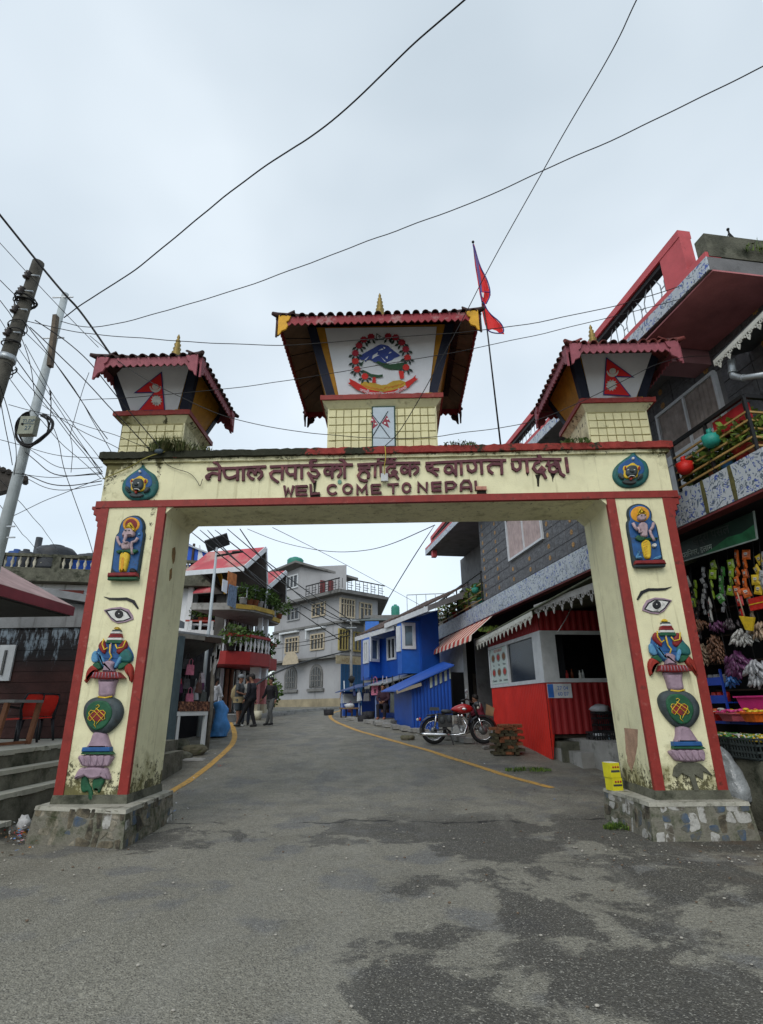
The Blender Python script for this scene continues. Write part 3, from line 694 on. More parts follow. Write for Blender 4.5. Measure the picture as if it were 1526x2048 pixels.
relief(pr,'head','skin',uvl(DR([(460,480),(520,430),(620,430),(690,480),(690,560),(620,610),(520,610),(460,560)])),.07,.135,.025)
relief(pr,'crown','gold',uvl(DR([(440,470),(480,380),(500,290),(540,265),(590,330),(620,400),(680,430),(680,470),(600,425),(510,440)])),.08,.135,.012)
for cx in (540,630): relief(pr,'eye','grey',uvl(DR(circ(cx,490,26,18,8))),.125,.14,.002)
relief(pr,'water_pot','white',uvl(DR(circ(910,1240,60,55,10))),.06,.11,.012)
relief(pr,'peacock','lblue',uvl(DR([(470,1360),(510,1370),(535,1420),(500,1510),(560,1500),(640,1580),(450,1590),(430,1540),(480,1450),(490,1400)])),.055,.085,.006)
relief(pr,'feather','lblue',uvl(DR([(880,1590),(950,1540),(1100,1490),(1120,1520),(1040,1590),(900,1610)])),.055,.075,.004)
# guardian masks on the beam: teal leaf shape, blue field, dark face
def mask(K):
    g_ = lambda pts: uvl(K(pts))
    o = relief(gate,'guardian_mask','teal',g_([(800,70),(870,190),(1010,290),(1180,400),(1265,620),(1250,850),(1130,1040),(950,1150),(700,1190),(450,1170),(250,1040),(150,860),(170,650),(290,480),(480,330),(700,190)]),-.01,.05,.015)
    relief(o,'field','blue',g_([(800,200),(900,310),(1060,450),(1110,620),(1080,780),(700,900),(270,780),(310,560),(450,430),(660,300)]),.04,.058,.006)
    relief(o,'mane','gold',g_([(740,430),(880,540),(960,550),(985,640),(900,740),(900,850),(820,930),(520,940),(450,850),(470,730),(430,640),(470,540),(570,550)]),.05,.075,.008)
    for sx in ((460,530),(960,880)): relief(o,'ear','red',g_([(sx[0]+20*(1 if sx[0] < 700 else -1),560),(sx[1],600),(sx[1],700),(sx[0]+10*(1 if sx[0] < 700 else -1),670)]),.06,.09,.005)
    relief(o,'face','grey',g_([(620,550),(800,550),(870,650),(860,800),(800,890),(560,890),(500,800),(520,650)]),.06,.12,.03)
    relief(o,'nose','grey',g_([(620,700),(700,700),(740,790),(600,790)]),.11,.15,.012)
    for cx in (555,740): relief(o,'eye','white',g_(circ(cx,715,30,18,8)),.11,.128,.003)
    relief(o,'teeth','white',g_([(540,950),(600,880),(740,875),(790,960),(720,915),(610,915)]),.10,.13,.005)
    relief(o,'tongue','red',g_([(610,915),(700,915),(680,1020),(610,1020)]),.09,.12,.008)
    for xs in ([(290,790),(400,780),(440,900),(480,980),(380,960),(300,880)],[(1040,810),(940,790),(880,900),(850,1000),(980,950),(1050,870)]): relief(o,'paw','grey',g_(xs),.05,.10,.015)
    relief(o,'chest','grey',g_([(390,1020),(520,980),(760,980),(870,1030),(780,1110),(500,1110)]),.05,.09,.015)
    relief(o,'jewel','white',g_(circ(740,330,42,42,10)),.05,.09,.015)
mask(crop(235,925,15.26)); mask(crop(1214,899,15.26))
# eye, brow, vase, lotus: drawn on the left pillar, carried over to the right one
PZ = crop(0,1150,3.7225)
LC = (PL[0]+PL[1])/2; RC = (PR[0]+PR[1])/2
def lmap(pts): return uvl(PZ(pts))
def rmap(pts): return [(RC+(s-LC)*.97,z) for s,z in lmap(pts)]
def rflip(pts): return [(RC-(s-LC)*.97,z+.02) for s,z in lmap(pts)]
eyeshape = [(775,262),(830,246),(900,238),(960,255),(990,300),(996,330),(940,352),(880,362),(835,340),(805,300)]
for T in (lmap,rflip):
    mb = MB(); br = [(775,162),(820,178),(880,180),(945,178),(995,198),(1030,250)]
    mb.stroke(GF,T(br),.03,-.002,.012,taper=[.004,.03,.036,.04,.045,.02]); mb.obj('eyebrow',rm['pupil'],gate)
    e = relief(gate,'painted_eye','lilac',T(eyeshape),-.005,.018,.004)
    relief(e,'outline','pupil',T([(785,265),(840,256),(905,252),(955,275),(985,322),(930,344),(870,350),(830,322),(800,285)]),.01,.021,.001)
    relief(e,'eyeball','white',T([(806,274),(850,264),(905,262),(945,283),(972,320),(925,338),(872,342),(836,316)]),.015,.024,.001)
    relief(e,'pupil','pupil',T(circ(892,293,32,31,18)),.02,.034,.006)
    relief(e,'glint','white',T(circ(893,290,5,5,8)),.03,.038,.001)
def vase(T,broken=False):
    # parasol-hat and twin fish
    o = relief(gate,'vase_relief','grey',T([(745,905),(850,908),(905,940),(930,1010),(910,1080),(860,1140),(800,1185),(700,1180),(655,1110),(632,1040),(640,970),(680,925)]),-.01,.10,.04)
    relief(o,'medallion','green',T([(730,935),(820,935),(865,1000),(855,1070),(800,1140),(730,1160),(680,1110),(668,1040),(680,975)]),.09,.115,.01)
    relief(o,'knot_field','maroon',T([(700,1030),(745,1000),(815,1010),(810,1060),(780,1095),(740,1085),(690,1075)]),.11,.12,.003)
    for st in ([(697,1022),(712,1006),(735,1010),(800,1080),(815,1066),(812,1048),(748,990)],[(818,1022),(800,1006),(780,1010),(706,1084),(690,1070),(694,1052),(762,988),(776,976),(764,966),(750,974)],[(697,1022),(700,1040),(742,1092),(735,1112),(748,1132)],[(818,1022),(814,1038),(766,1090),(750,1110)]):
        limb(o,'knot_cord','gold',T(st),.0095,.125,0)
    relief(o,'neck','lilac',T([(745,905),(750,830),(738,780),(890,780),(860,830),(855,900)]),-.01,.09,.03)
    limb(o,'neck_ring','gold',T([(748,908),(800,915),(852,905)]),.022,.07,0)
    relief(o,'rim','maroon',T([(698,770),(730,725),(900,725),(945,770),(820,780)]),-.01,.12,.02)
    for i in range(9):
        x = 722+i*24; limb(o,'flute','lilac',T([(x-4,768),(x+(810-x)*.1,730)]),.011,.12,0)
    relief(o,'mouth','lilac',T([(775,720),(790,690),(790,665),(775,660),(830,640),(870,660),(850,690),(870,718)]),-.01,.10,.02)
    relief(o,'foot','lilac',T([(690,1235),(705,1185),(740,1165),(780,1180),(800,1190),(820,1240),(840,1285),(650,1285)]),-.01,.09,.02)
    relief(o,'foot_band','blue',T([(632,1312),(640,1280),(840,1278),(842,1310)]),-.01,.10,.012)
    relief(o,'foot_base','green',T([(625,1332),(632,1314),(842,1312),(862,1332)]),-.01,.085,.01)
    # lotus
    lo = relief(gate,'lotus_relief','lilac',T([(583,1338),(868,1335),(830,1400),(808,1428),(625,1428),(605,1395)]),-.01,.07,.02)
    for i in range(5):
        x = 600+i*50; relief(lo,'petal','lilac',T([(x,1342),(x+46,1340),(x+45+(2-i)*4,1395),(x+28+(2-i)*6,1425),(x+8+(2-i)*7,1395)]),.04,.088,.012)
    if not broken:
        for p in ([(562,1520),(600,1440),(640,1430),(660,1470),(640,1495),(600,1510)],[(630,1430),(800,1430),(770,1500),(690,1518),(640,1490)],[(790,1432),(810,1440),(835,1525),(780,1515),(745,1480)]):
            relief(lo,'petal','lilac',T(p),-.01,.075,.015)
        for p in ([(610,1510),(650,1500),(665,1560),(690,1590),(700,1665),(660,1660),(665,1600),(625,1615),(605,1590)],[(700,1520),(790,1515),(770,1560),(740,1620),(725,1590),(700,1600),(690,1560)]):
            relief(lo,'leaf','green',T(p),-.01,.03,.006)
    else:
        mb = MB(); random.seed(4)
        pts = T([(570,1530),(600,1470),(640,1440),(720,1425),(800,1440),(830,1475),(860,1530),(800,1500),(780,1560),(730,1520),(725,1640),(690,1640),(690,1540),(640,1510),(600,1545)])
        mb.poly(GF,pts,-.01,.03,.008); mb.obj('broken_scar',mossy,lo)
    # fish and cap
    f = relief(gate,'fish_relief','blue',T([(690,640),(730,560),(760,500),(930,490),(970,540),(1000,600),(990,650),(930,640),(860,710),(770,700),(755,640)]),-.01,.045,.012)
    for q,mm,d in (([(690,640),(700,580),(730,560),(750,640),(720,660)],'lblue',.07),([(880,640),(920,560),(960,545),(998,600),(985,655),(930,650)],'teal',.07),([(760,500),(790,480),(810,560),(790,600),(740,540)],'maroon',.075),([(930,488),(955,490),(965,545),(900,600),(870,570)],'maroon',.075),([(745,560),(770,590),(795,640),(800,700),(760,660)],'lblue',.08),([(905,600),(930,620),(880,700),(860,690)],'lblue',.08)):
        relief(f,'scale_band',mm,T(q),.03,d,.01)
    for q in ([(792,478),(780,520),(795,560),(820,545)],[(955,488),(935,540),(890,550),(878,520)],[(840,520),(835,580),(850,610),(830,640)]): limb(f,'whisker','gold',T(q),.02,.075,0)
    limb(f,'whisker','lilac',T([(845,510),(840,600)]),.016,.07,0)
    for q,mm in (([(640,815),(650,720),(690,668),(735,680),(745,715),(700,730),(670,775)],'red'),([(985,812),(965,760),(935,720),(935,680),(970,650),(1000,690),(998,760)],'red'),([(690,672),(740,640),(775,690),(745,715)],'green'),([(880,710),(900,650),(985,650),(930,700)],'green')):
        relief(f,'tail',mm,T(q),-.01,.06,.014)
    cap = relief(gate,'cap_relief','gold',T([(855,410),(880,382),(908,410)]),-.01,.07,.01)
    ys = (412,425,440,455,470,488,512); mm = ('grey','white','maroon','maroon','white','green')
    for i in range(6):
        x0 = 855-i*8.6; x1 = 908+i*2.6
        relief(cap,'cap_band',mm[i],T([(x0,ys[i]),(x1,ys[i]),(x1+2.5,ys[i+1]),(x0-8.5,ys[i+1])]),-.01,.07+.004*(i % 2),.008)
vase(lmap); vase(rmap,True)
# scar of missing plaster on the right pillar's inner face
SF = Fr((PR[0],0,0),(0,-1,0),(0,0,1))
mb = MB(); sc_pts = [SF.uv(*q) for q in ((1253,1393),(1262,1400),(1271,1430),(1277,1465),(1276,1490),(1270,1520),(1264,1543),(1256,1525),(1252,1500),(1249,1455),(1249,1405))]
random.seed(44); sc_pts = [(a_+random.uniform(-.012,.012),b_+random.uniform(-.012,.012)) for p_,q_ in zip(sc_pts,sc_pts[1:]+sc_pts[:1]) for a_,b_ in [tuple(Vector(p_).lerp(Vector(q_),t_)) for t_ in (0,.25,.5,.75)]]
mb.poly(SF,sc_pts,-.01,.006,.002); mb.obj('plaster_scar',M('bare_plaster',(.40,.25,.17),.9,.25,6,.6,30,dirt=.3,dcol=(.12,.08,.05)),gate)
IF_ = Fr((PL[1]+.02,0,0),(0,1,0),(0,0,1))
for pts in ([(345,1097),(350,1094),(351,1105),(349,1122),(346,1128),(344,1112)],[(340,1140),(344,1136),(343,1156),(339,1162)]):
    mb = MB(); mb.poly(IF_,[IF_.uv(*p_) for p_ in pts],-.005,.004); mb.obj('rust_patch',M('rust_orange',(.22,.13,.05),.9,.4,14,.5,30,dirt=.4,dcol=(.08,.06,.03),dsc=8),gate)
# ---- towers ----
tilem = M('tower_tile_cream',(.66,.62,.37),.7,.10,3,.3,50,dirt=.18,dcol=(.2,.18,.08),dsc=5)
grout = M('tower_grout',(.30,.27,.13),.85,.2,5,.4,40)
rtile = M('roof_tile_brown',(.045,.022,.02),.7,.4,5,.4,40,col2=(.24,.06,.05),c2=.33,c2sc=2.5)
rtile_r = M('roof_tile_red',(.16,.035,.03),.7,.4,5,.4,40,col2=(.05,.02,.018),c2=.5,c2sc=2.5)
soff = M('soffit_boards',(.16,.105,.07),.8,.25,3,.3,40,dirt=.3)
pinkf = M('fascia_pink',(.27,.075,.095),.65,.2,8,.2,40,dirt=.25,dcol=(.1,.03,.03),dsc=6)
redf = M('fascia_red',(.25,.025,.035),.6,.2,8,.2,40,col2=(.33,.16,.16),c2=.42,c2sc=6)
yellf = M('fascia_yellow',(.62,.33,.02),.6,.2,8,.2,dirt=.2)
goldm = M('finial_gold',(.24,.17,.045),.45,.3,14,.4,40,metal=.4,dirt=.35,dcol=(.05,.04,.02),dsc=14)
def tile_mesh(L_,r,name,mt):
    mb = MB(); n = 6
    vs = []
    for j,(y,rr) in enumerate(((0,r),(L_,r*.86))):
        for i in range(n+1):
            a = math.pi*i/n; vs.append((-math.cos(a)*rr,y,math.sin(a)*rr+.004*j))
        for i in range(n+1):
            a = math.pi*i/n; vs.append((-math.cos(a)*(rr-.014),y,math.sin(a)*(rr-.014)+.004*j))
    k = 2*(n+1)
    fs = [(i,i+1,k+i+1,k+i) for i in range(n)]+[(n+1+i,k+n+1+i,k+n+2+i,n+2+i) for i in range(n)]+[(i,n+1+i,n+2+i,i+1) for i in range(n)]
    mb.add(vs,fs,True); return mb.mesh(name,mt)
def tower(cx,x0,x1,y1,zc,wall_top,rx0,rx1,ry0,ry1,rz,mt_f,mt_tile,cols,rows,gap,side_m,corner_m,seed,label,tilt=.27,depth=.9):
    random.seed(seed)
    mb = MB(); yb = GY+.012
    fl = .0
    mb.hexa([(x0,yb,ZC+.09),(x1,yb,ZC+.09),(x1,y1,ZC+.09),(x0,y1,ZC+.09),(x0,yb,zc),(x1,yb,zc),(x1,y1,zc),(x0,y1,zc)])
    T = mb.obj('tower',grout,gate); T['label'] = label
    for xs_ in ((x0-.004,x0+.02),(x1-.02,x1+.004)): q = MB(); q.box(*xs_,yb-.004,y1+.004,ZC+.09,zc); q.obj('side_wall',cream,T)
    # tiles: every one its own piece, slightly uneven
    gx0,gx1,gz0,gz1 = x0+.012,x1-.012,ZC+.13,zc-.03
    dx = (gx1-gx0)/cols; dz = (gz1-gz0)/rows
    tm = MB(); tm.poly(Fr((0,0,0),(1,0,0),(0,0,1)),[(.006,.006),(dx-.006,.006),(dx-.006,dz-.008),(.006,dz-.008)],0,.032,.007)
    me = tm.mesh('tile',tilem)
    for j in range(rows):
        for i in range(cols):
            if gap and gap[0] <= i < gap[1]: continue
            mm = Matrix.Translation((gx0+i*dx,yb+.004+random.uniform(-.004,.004),gz0+j*dz)) @ Matrix.Rotation(random.uniform(-.025,.025),4,'Y') @ Matrix.Rotation(random.uniform(-.03,.03),4,'Z')
            inst(me,'tile',T,mm)
    # cornice: cream flare and a red lip
    q = MB(); q.hexa([(x0,yb,zc),(x1,yb,zc),(x1,y1,zc),(x0,y1,zc),(x0-.09,yb-.11,zc+.10),(x1+.09,yb-.11,zc+.10),(x1+.09,y1+.09,zc+.10),(x0-.09,y1+.09,zc+.10)]); q.obj('flare',cream,T)
    rough_bar(x0-.12,x1+.12,yb-.14,y1+.12,zc+.101,zc+.185,24,.006,seed).obj('cornice',red_p,T)
    zs = zc+.186
    # flaring upper storey: bottom rect -> top rect
    bw0,bw1,by0,by1 = x0+.0,x1-.0,yb+.02,y1-.02; tw0,tw1,ty0,ty1 = x0-tilt,x1+tilt,yb-.30,y1+.2; zt = wall_top
    B = [(bw0,by0,zs),(bw1,by0,zs),(bw1,by1,zs),(bw0,by1,zs)]; TP = [(tw0,ty0,zt),(tw1,ty0,zt),(tw1,ty1,zt),(tw0,ty1,zt)]
    q = MB(); q.hexa(B+TP); q.obj('upper_wall',side_m,T)
    for k in range(4):   # navy corner posts
        a = Vector(B[k]); c = Vector(TP[k]); cx_,cy_ = (bw0+bw1)/2,(by0+by1)/2
        q = MB(); wd = .15
        dirx = 1 if k in (0,3) else -1; diry = 1 if k in (0,1) else -1
        vs = []
        for P_ in (a,c):
            o_ = Vector((-dirx*.014,-diry*.014,0)); vs += [P_+o_,P_+o_+Vector((dirx*wd,0,0)),P_+o_+Vector((dirx*wd,diry*wd*.8,0)),P_+o_+Vector((0,diry*wd*.8,0))]
        q.hexa(vs); q.obj('corner_post',navy,T)
    # yellow sill blocks
    for xx in (x0+.05,x1-.17): q = MB(); q.box(xx,xx+.13,yb-.06,yb+.05,zs-.001,zs+.05); q.obj('sill_block',yellf,T)
    q = MB(); q.box(x0+.19,x1-.18,yb-.035,yb+.05,zs-.001,zs+.03); q.obj('sill',yellf,T)
    # roof: soffit, hipped slab, tiles
    mx_,my_ = (rx0+rx1)/2,(ry0+ry1)/2; ins = .0
    c4 = [(rx0,ry0),(rx1,ry0),(rx1,ry1),(rx0,ry1)]
    q = MB()
    q.add([(x,y,rz) for x,y in c4]+[(tw0,ty0,zt+.06),(tw1,ty0,zt+.06),(tw1,ty1,zt+.06),(tw0,ty1,zt+.06)],[(0,1,5,4),(1,2,6,5),(2,3,7,6),(3,0,4,7)]); q.obj('soffit',soff,T)
    # board joints under the soffit, running outwards
    for sd,(xa,xin) in enumerate(((rx0,tw0),(rx1,tw1))):
        for i in range(1,6):
            t = i/6; y = ry0+(ry1-ry0)*t; yi = ty0+(ty1-ty0)*t
            q = MB(); q.bar((xa,y,rz-.004),(xin,yi,zt+.055),.014,.012); q.obj('batten',wood_d,T)
    apex = Vector((mx_,my_,rz+.27*(rx1-rx0)))
    q = MB(); q.add([(x,y,rz+.01) for x,y in c4]+[apex+Vector((-.25,-.1,0)),apex+Vector((.25,-.1,0)),apex+Vector((.25,.1,0)),apex+Vector((-.25,.1,0))],[(0,1,5,4),(1,2,6,5),(2,3,7,6),(3,0,4,7),(4,5,6,7)]); q.obj('roof_deck',mt_tile,T)
    tl,rr = .34,.062; tme = tile_mesh(tl,rr,'roof_tile',mt_tile)
    up = MB()
    for k in range(4):
        a = Vector((*c4[k],rz+.02)); b_ = Vector((*c4[(k+1) % 4],rz+.02)); ed = (b_-a); Ln = ed.length; ed.normalize()
        mid = (a+b_)/2; inw = (apex-mid); inw = inw-ed*inw.dot(ed); H = inw.length; inw.normalize(); nn = ed.cross(inw)
        ncol = int(Ln/.15); st = Ln/ncol
        for i in range(ncol):
            s = (i+.5)*st; lim = H*min(s,Ln-s)/(Ln/2)
            for r in range(int(H/.29)+1):
                d = -.05+r*.29
                if r and d > lim-.05: break
                p = a+ed*s+inw*d+nn*(.015*r+.005)
                mm = Matrix((( ed.x,inw.x,nn.x,p.x),(ed.y,inw.y,nn.y,p.y),(ed.z,inw.z,nn.z,p.z),(0,0,0,1))) @ Matrix.Rotation(random.uniform(-.05,.05),4,'Z')
                if r == 0: inst(tme,'roof_tile',T,mm)
                else:
                    for poly in tme.polygons: up.add([mm @ tme.vertices[v].co for v in poly.vertices],[tuple(range(len(poly.vertices)))],True)
    up.obj('upper_roof_tiles',mt_tile,T,kind='stuff')
    for k in range(4):  # hip ridge caps, flicking up beyond the eaves
        a = Vector((*c4[k],rz)); o_ = (Vector((a.x,a.y,0))-Vector((mx_,my_,0))).normalized()
        q = MB(); q.tube([a+o_*.13+Vector((0,0,.04)),a+o_*.03+Vector((0,0,.05)),a.lerp(apex,.3)+Vector((0,0,.10)),apex+Vector((0,0,.06))],[.03,.05,.06,.06],8); q.obj('hip_ridge',mt_tile,T)
    # fascia with scallops on four sides
    for k in range(4):
        a = Vector((*c4[k],0)); b_ = Vector((*c4[(k+1) % 4],0)); ed = (b_-a).normalized(); Ln = (b_-a).length
        fr = Fr((a.x,a.y,rz-.15),ed,(0,0,1)); out_ = fr.n
        ns = int(Ln/.105); pts = [(0,.17),(0,.05)]
        for i in range(ns):
            s0 = Ln*i/ns; w_ = Ln/ns
            for t in (0,.18,.36,.5,.64,.82): pts.append((s0+w_*t,.05-.052*(math.sin(math.pi*t) if i % 2 else 1-abs(2*t-1))))
        pts += [(Ln,.05),(Ln,.17)]
        q = MB()
        for i in range(2,len(pts)-2):   # strips keep it planar and clean
            p0,p1 = pts[i],pts[i+1]
            q.hexa([fr.p(p0[0],p0[1],.02),fr.p(p1[0],p1[1],.02),fr.p(p1[0],p1[1],.0),fr.p(p0[0],p0[1],.0),fr.p(p0[0],.17,.02),fr.p(p1[0],.17,.02),fr.p(p1[0],.17,0),fr.p(p0[0],.17,0)])
        q.obj('scalloped_fascia',mt_f,T)
        # carved corner brackets
        for e,s in ((0,1),(Ln,-1)):
            q = MB(); P_ = [(e+s*x,z) for x,z in ((0,.19),(.20,.17),(.17,.08),(.13,.05),(.16,-.02),(.13,-.09),(.06,-.12),(.03,-.19),(0,-.2))]
            q.poly(fr,P_,.021,.05,.006); q.obj('corner_bracket',corner_m if k == 0 else mt_f if corner_m is not yellf else rtile,T)
    # finial
    q = MB(); fz = apex.z
    fk = 1.02; fz += .22 if x1-x0 > 1.5 else .05
    q.lathe([(r_*fk,h_*1.12) for r_,h_ in [(.16,-.35),(.16,-.05),(.17,.05),(.10,.10),(.11,.16),(.07,.2),(.085,.26),(.055,.29),(.07,.34),(.045,.37),(.06,.42),(.035,.45),(.045,.49),(.02,.53),(.03,.56),(.006,.62)]],(mx_,my_,fz),14)
    q.obj('finial',goldm,T)
    # soft wedge of the banner plane for whoever hangs cloth on it
    o_ = Vector(((bw0+bw1)/2,by0,zs)); ez = Vector((0,ty0-by0,zt-zs)); return T,Fr(o_,(1,0,0),ez)
TL_,FL_ = tower(0,-4.50,-3.45,8.95,6.09,6.95,-4.64,-3.02,7.25,9.1,6.83,pinkf,rtile,7,4,None,ochre,pinkf,21,'left tower with pink scalloped eaves and ochre side',.22)
TR_,FR_ = tower(0,3.21,4.20,8.95,6.13,7.0,2.80,4.48,7.26,9.3,6.88,pinkf,rtile_r,7,4,None,ochre,pinkf,22,'right tower with pink scalloped eaves and ochre side',.22)
TC_,FC_ = tower(0,-1.05,.75,9.7,6.30,7.72,-1.79,1.43,7.26,10.25,7.55,redf,rtile,14,5,(6,8),ochre,yellf,23,'tall centre tower with red scalloped eaves',.34)
# framed panel with crossed flags between the centre tower's tiles
a = GF.uv(739,888); c = GF.uv(784,815)
x0,x1 = -.32,.07
nepal_red = M('flag_crimson',(.66,.022,.022),.65,.12,8,.05); flag_blue = M('flag_blue_edge',(.03,.03,.19),.65,.1,8,.05)
cloth_w = M('banner_cloth_white',(.66,.68,.72),.8,.06,3,.2,12)
q = MB(); q.box(x0,x1,7.955,8.02,ZC+.12,6.30); pn = q.obj('crossed_flag_panel',M('panel_frame_green',(.015,.05,.035),.6),TC_)
PF = Fr((0,7.954,0),(1,0,0),(0,0,1))
q = MB(); q.box(x0+.022,x1-.022,7.949,7.96,ZC+.145,6.275); q.obj('panel_face',M('panel_pale_blue',(.42,.49,.55),.6,.08,5),TC_)
KP = crop(730,805,21.56); pf = lambda pts: [PF.uv(*p) for p in KP(pts)]
for pts in ([(250,450),(640,950),(1060,1520)],[(990,390),(640,950),(300,1520)]):
    q = MB(); q.tube([PF.p(s,z,.012) for s,z in pf(pts)],.006,5); q.obj('flag_staff',rm['rim'],TC_)
for pts in ([(330,600),(240,880),(370,850),(310,1160),(560,960)],[(940,560),(1100,880),(950,830),(1050,1110),(720,900)]):
    q = MB(); q.poly(PF,pf(pts),.002,.009); q.obj('painted_flag',M('painted_flag_red',(.24,.03,.05),.6),TC_)
for x,y in ((310,760),(460,930),(970,720),(860,900)): q = MB(); q.poly(PF,pf(circ(x,y,45,40,9)),.008,.011); q.obj('emblem_dot',rm['white'],TC_)
# ---- cloth banners (hang in front of the towers) ----
def banner(name,fr,pts_px,label,n=.03):
    th = thing(name,label,'banner',fr.p(*fr.uv(*pts_px[-1]),0))
    P = [fr.uv(*p) for p in pts_px]   # TL TR BR BL
    mb = MB(); NX,NZ = 24,16; vs = []
    for j in range(NZ+1):
        for i in range(NX+1):
            u,v = i/NX,j/NZ
            a = Vector(P[0]).lerp(Vector(P[1]),u); b = Vector(P[3]).lerp(Vector(P[2]),u); q = b.lerp(a,v)
            wv = .006*noise.noise(Vector((q.x*3,q.y*3,hash(name) % 7*0+1)))+.004*math.sin(u*19+v*5)*(1-v)
            sag = -.012*(1-v)*math.sin(math.pi*u)
            vs.append(fr.p(q.x,q.y+sag,n+wv))
    mb.add(vs,[(j*(NX+1)+i,j*(NX+1)+i+1,(j+1)*(NX+1)+i+1,(j+1)*(NX+1)+i) for j in range(NZ) for i in range(NX)],True)
    mb.obj('cloth',cloth_w,th)
    return th
def printed(th,fr,name,mat,pts,n): q = MB(); q.poly(fr,pts,n-.003,n); return q.obj(name,mat,th)
def nepal_flag(th,fr,pole_top,pole_bot,tip1,notch,tip2,moon,sun_,rad):
    pts = [fr.uv(*p) for p in (pole_top,pole_bot,tip2,notch,tip1)]
    printed(th,fr,'flag_border',flag_blue,pts,.046)
    c = Vector((sum(p[0] for p in pts)/5,sum(p[1] for p in pts)/5))
    A = sum(a[0]*b[1]-b[0]*a[1] for a,b in zip(pts,pts[1:]+pts[:1])); P = pts if A > 0 else pts[::-1]; ins = []
    for i in range(5):
        a,b,d = Vector(P[i-1]),Vector(P[i]),Vector(P[(i+1) % 5]); d1 = (b-a).normalized(); d2 = (d-b).normalized(); nn = Vector((-d1.y-d2.y,d1.x+d2.x)); l = nn.length; nn /= l
        ins.append(tuple(b+nn*.016/max(.3,l/2)))
    printed(th,fr,'flag_field',nepal_red,ins,.050)
    wm = rm['white']; mo = fr.uv(*moon); su = fr.uv(*sun_)
    cres = [(mo[0]+rad*1.25*math.cos(t),mo[1]+rad*.1+rad*1.25*math.sin(t)) for t in [math.pi+math.pi*i/12 for i in range(13)]]+[(mo[0]+rad*1.05*math.cos(t),mo[1]+rad*.2+rad*.8*math.sin(t)) for t in [2*math.pi-math.pi*i/12 for i in range(13)]]
    printed(th,fr,'crescent_moon',wm,cres,.053)
    printed(th,fr,'moon_disc',wm,[(mo[0]+rad*.72*math.cos(t),mo[1]+rad*.05+rad*.62*math.sin(t)) for t in [2*math.pi*i/16 for i in range(16)]],.0535)
    printed(th,fr,'sun_star',wm,[(su[0]+rad*(1.25 if i % 2 else .9)*math.cos(math.pi*i/12),su[1]+rad*(1.25 if i % 2 else .9)*math.sin(math.pi*i/12)) for i in range(24)],.053)
Z3 = crop(180,680,5.087); Z5 = crop(1040,640,4.239)
b1 = banner('flag_banner',FL_,Z3([(262,290),(1022,250),(888,748),(430,742)]),'white cloth banner printed with a crimson double-pennant flag, on the left tower')
nepal_flag(b1,FL_,*Z3([(742,325),(775,720),(455,545),(655,540),(500,724),(678,482),(690,618)]),.078)
b2 = banner('flag_banner',FR_,Z5([(508,290),(1112,280),(975,668),(592,672)]),'white cloth banner printed with a crimson double-pennant flag, on the right tower')
nepal_flag(b2,FR_,*Z5([(720,318),(697,638),(962,492),(803,486),(935,652),(775,440),(765,557)]),.078)
Z4 = crop(540,590,3.317)
b3 = banner('emblem_banner',FC_,Z4([(365,225),(1105,215),(1050,688),(462,694)]),'white cloth banner with flower wreath, blue mountain and red scroll, centre tower')
KE = crop(680,655,8.976); ce = lambda pts: [FC_.uv(*p) for p in KE(pts)]
ec = dict(blue=M('print_blue',(.03,.055,.24),.6,.1),green=M('print_green',(.02,.07,.03),.6,.15),red=M('print_red',(.52,.02,.015),.6,.15),dred=M('print_crimson',(.30,.012,.03),.6,.2),yellow=M('print_mustard',(.46,.29,.03),.6,.15),leaf=M('print_leaf',(.012,.03,.025),.6),white=M('print_white',(.6,.63,.67),.7),orange=M('print_orange',(.6,.12,.02),.6))
printed(b3,FC_,'mountain',ec['blue'],ce([(335,545),(430,480),(560,410),(680,340),(740,318),(860,345),(960,430),(1080,520),(960,590),(840,645),(800,665),(700,640),(620,640),(540,590),(490,600),(460,630),(440,600),(380,600)]),.046)
for p in ([(575,585),(590,520),(680,465),(670,510),(710,515),(640,545)],[(685,435),(760,395),(780,415),(730,425)],[(735,545),(830,630),(800,625)],[(870,490),(900,455),(930,460),(900,480)],[(815,555),(860,530),(850,585)],[(430,605),(525,530),(470,600)],[(780,365),(820,385),(790,405)]):
    printed(b3,FC_,'snow_patch',ec['white'],ce(p),.049)
printed(b3,FC_,'snow_ridge',ec['white'],ce([(830,650),(930,610),(980,570),(1120,520),(1110,600),(1040,650),(950,690),(880,685)]),.048)
printed(b3,FC_,'hill',ec['green'],ce([(640,650),(690,620),(760,650),(900,680),(1080,655),(1210,630),(1180,740),(1050,775),(900,770),(800,740),(720,690)]),.0505)
printed(b3,FC_,'hill',ec['green'],ce([(390,770),(470,800),(560,850),(690,870),(770,860),(770,900),(680,915),(560,905),(480,860)]),.0505)
printed(b3,FC_,'hill',ec['green'],ce([(340,680),(380,650),(440,615),(400,680),(400,720)]),.0505)
printed(b3,FC_,'grain_sheaf',ec['yellow'],ce([(360,1060),(390,980),(480,990),(620,1010),(740,1050),(840,1040),(950,975),(1080,960),(1170,990),(1180,1050),(1000,1130),(780,1170),(560,1140)]),.048)
for i in range(10):
    t = i/9; x = 430+t*640; y = 1050+60*math.sin(math.pi*t); s = 1 if t < .5 else -1
    printed(b3,FC_,'grain',ec['orange'],ce([(x,y),(x+70,y+s*30),(x+75,y+s*42),(x+5,y+14)]),.052)
scroll = [(145,1015),(190,1000),(170,935),(260,975),(370,1040),(500,1120),(760,1180),(1000,1130),(1180,1060),(1170,1000),(1300,930),(1360,870),(1350,930),(1405,940),(1340,980),(1230,1090),(1000,1210),(760,1255),(520,1220),(300,1130),(200,1050)]
printed(b3,FC_,'scroll',ec['red'],ce(scroll),.054)
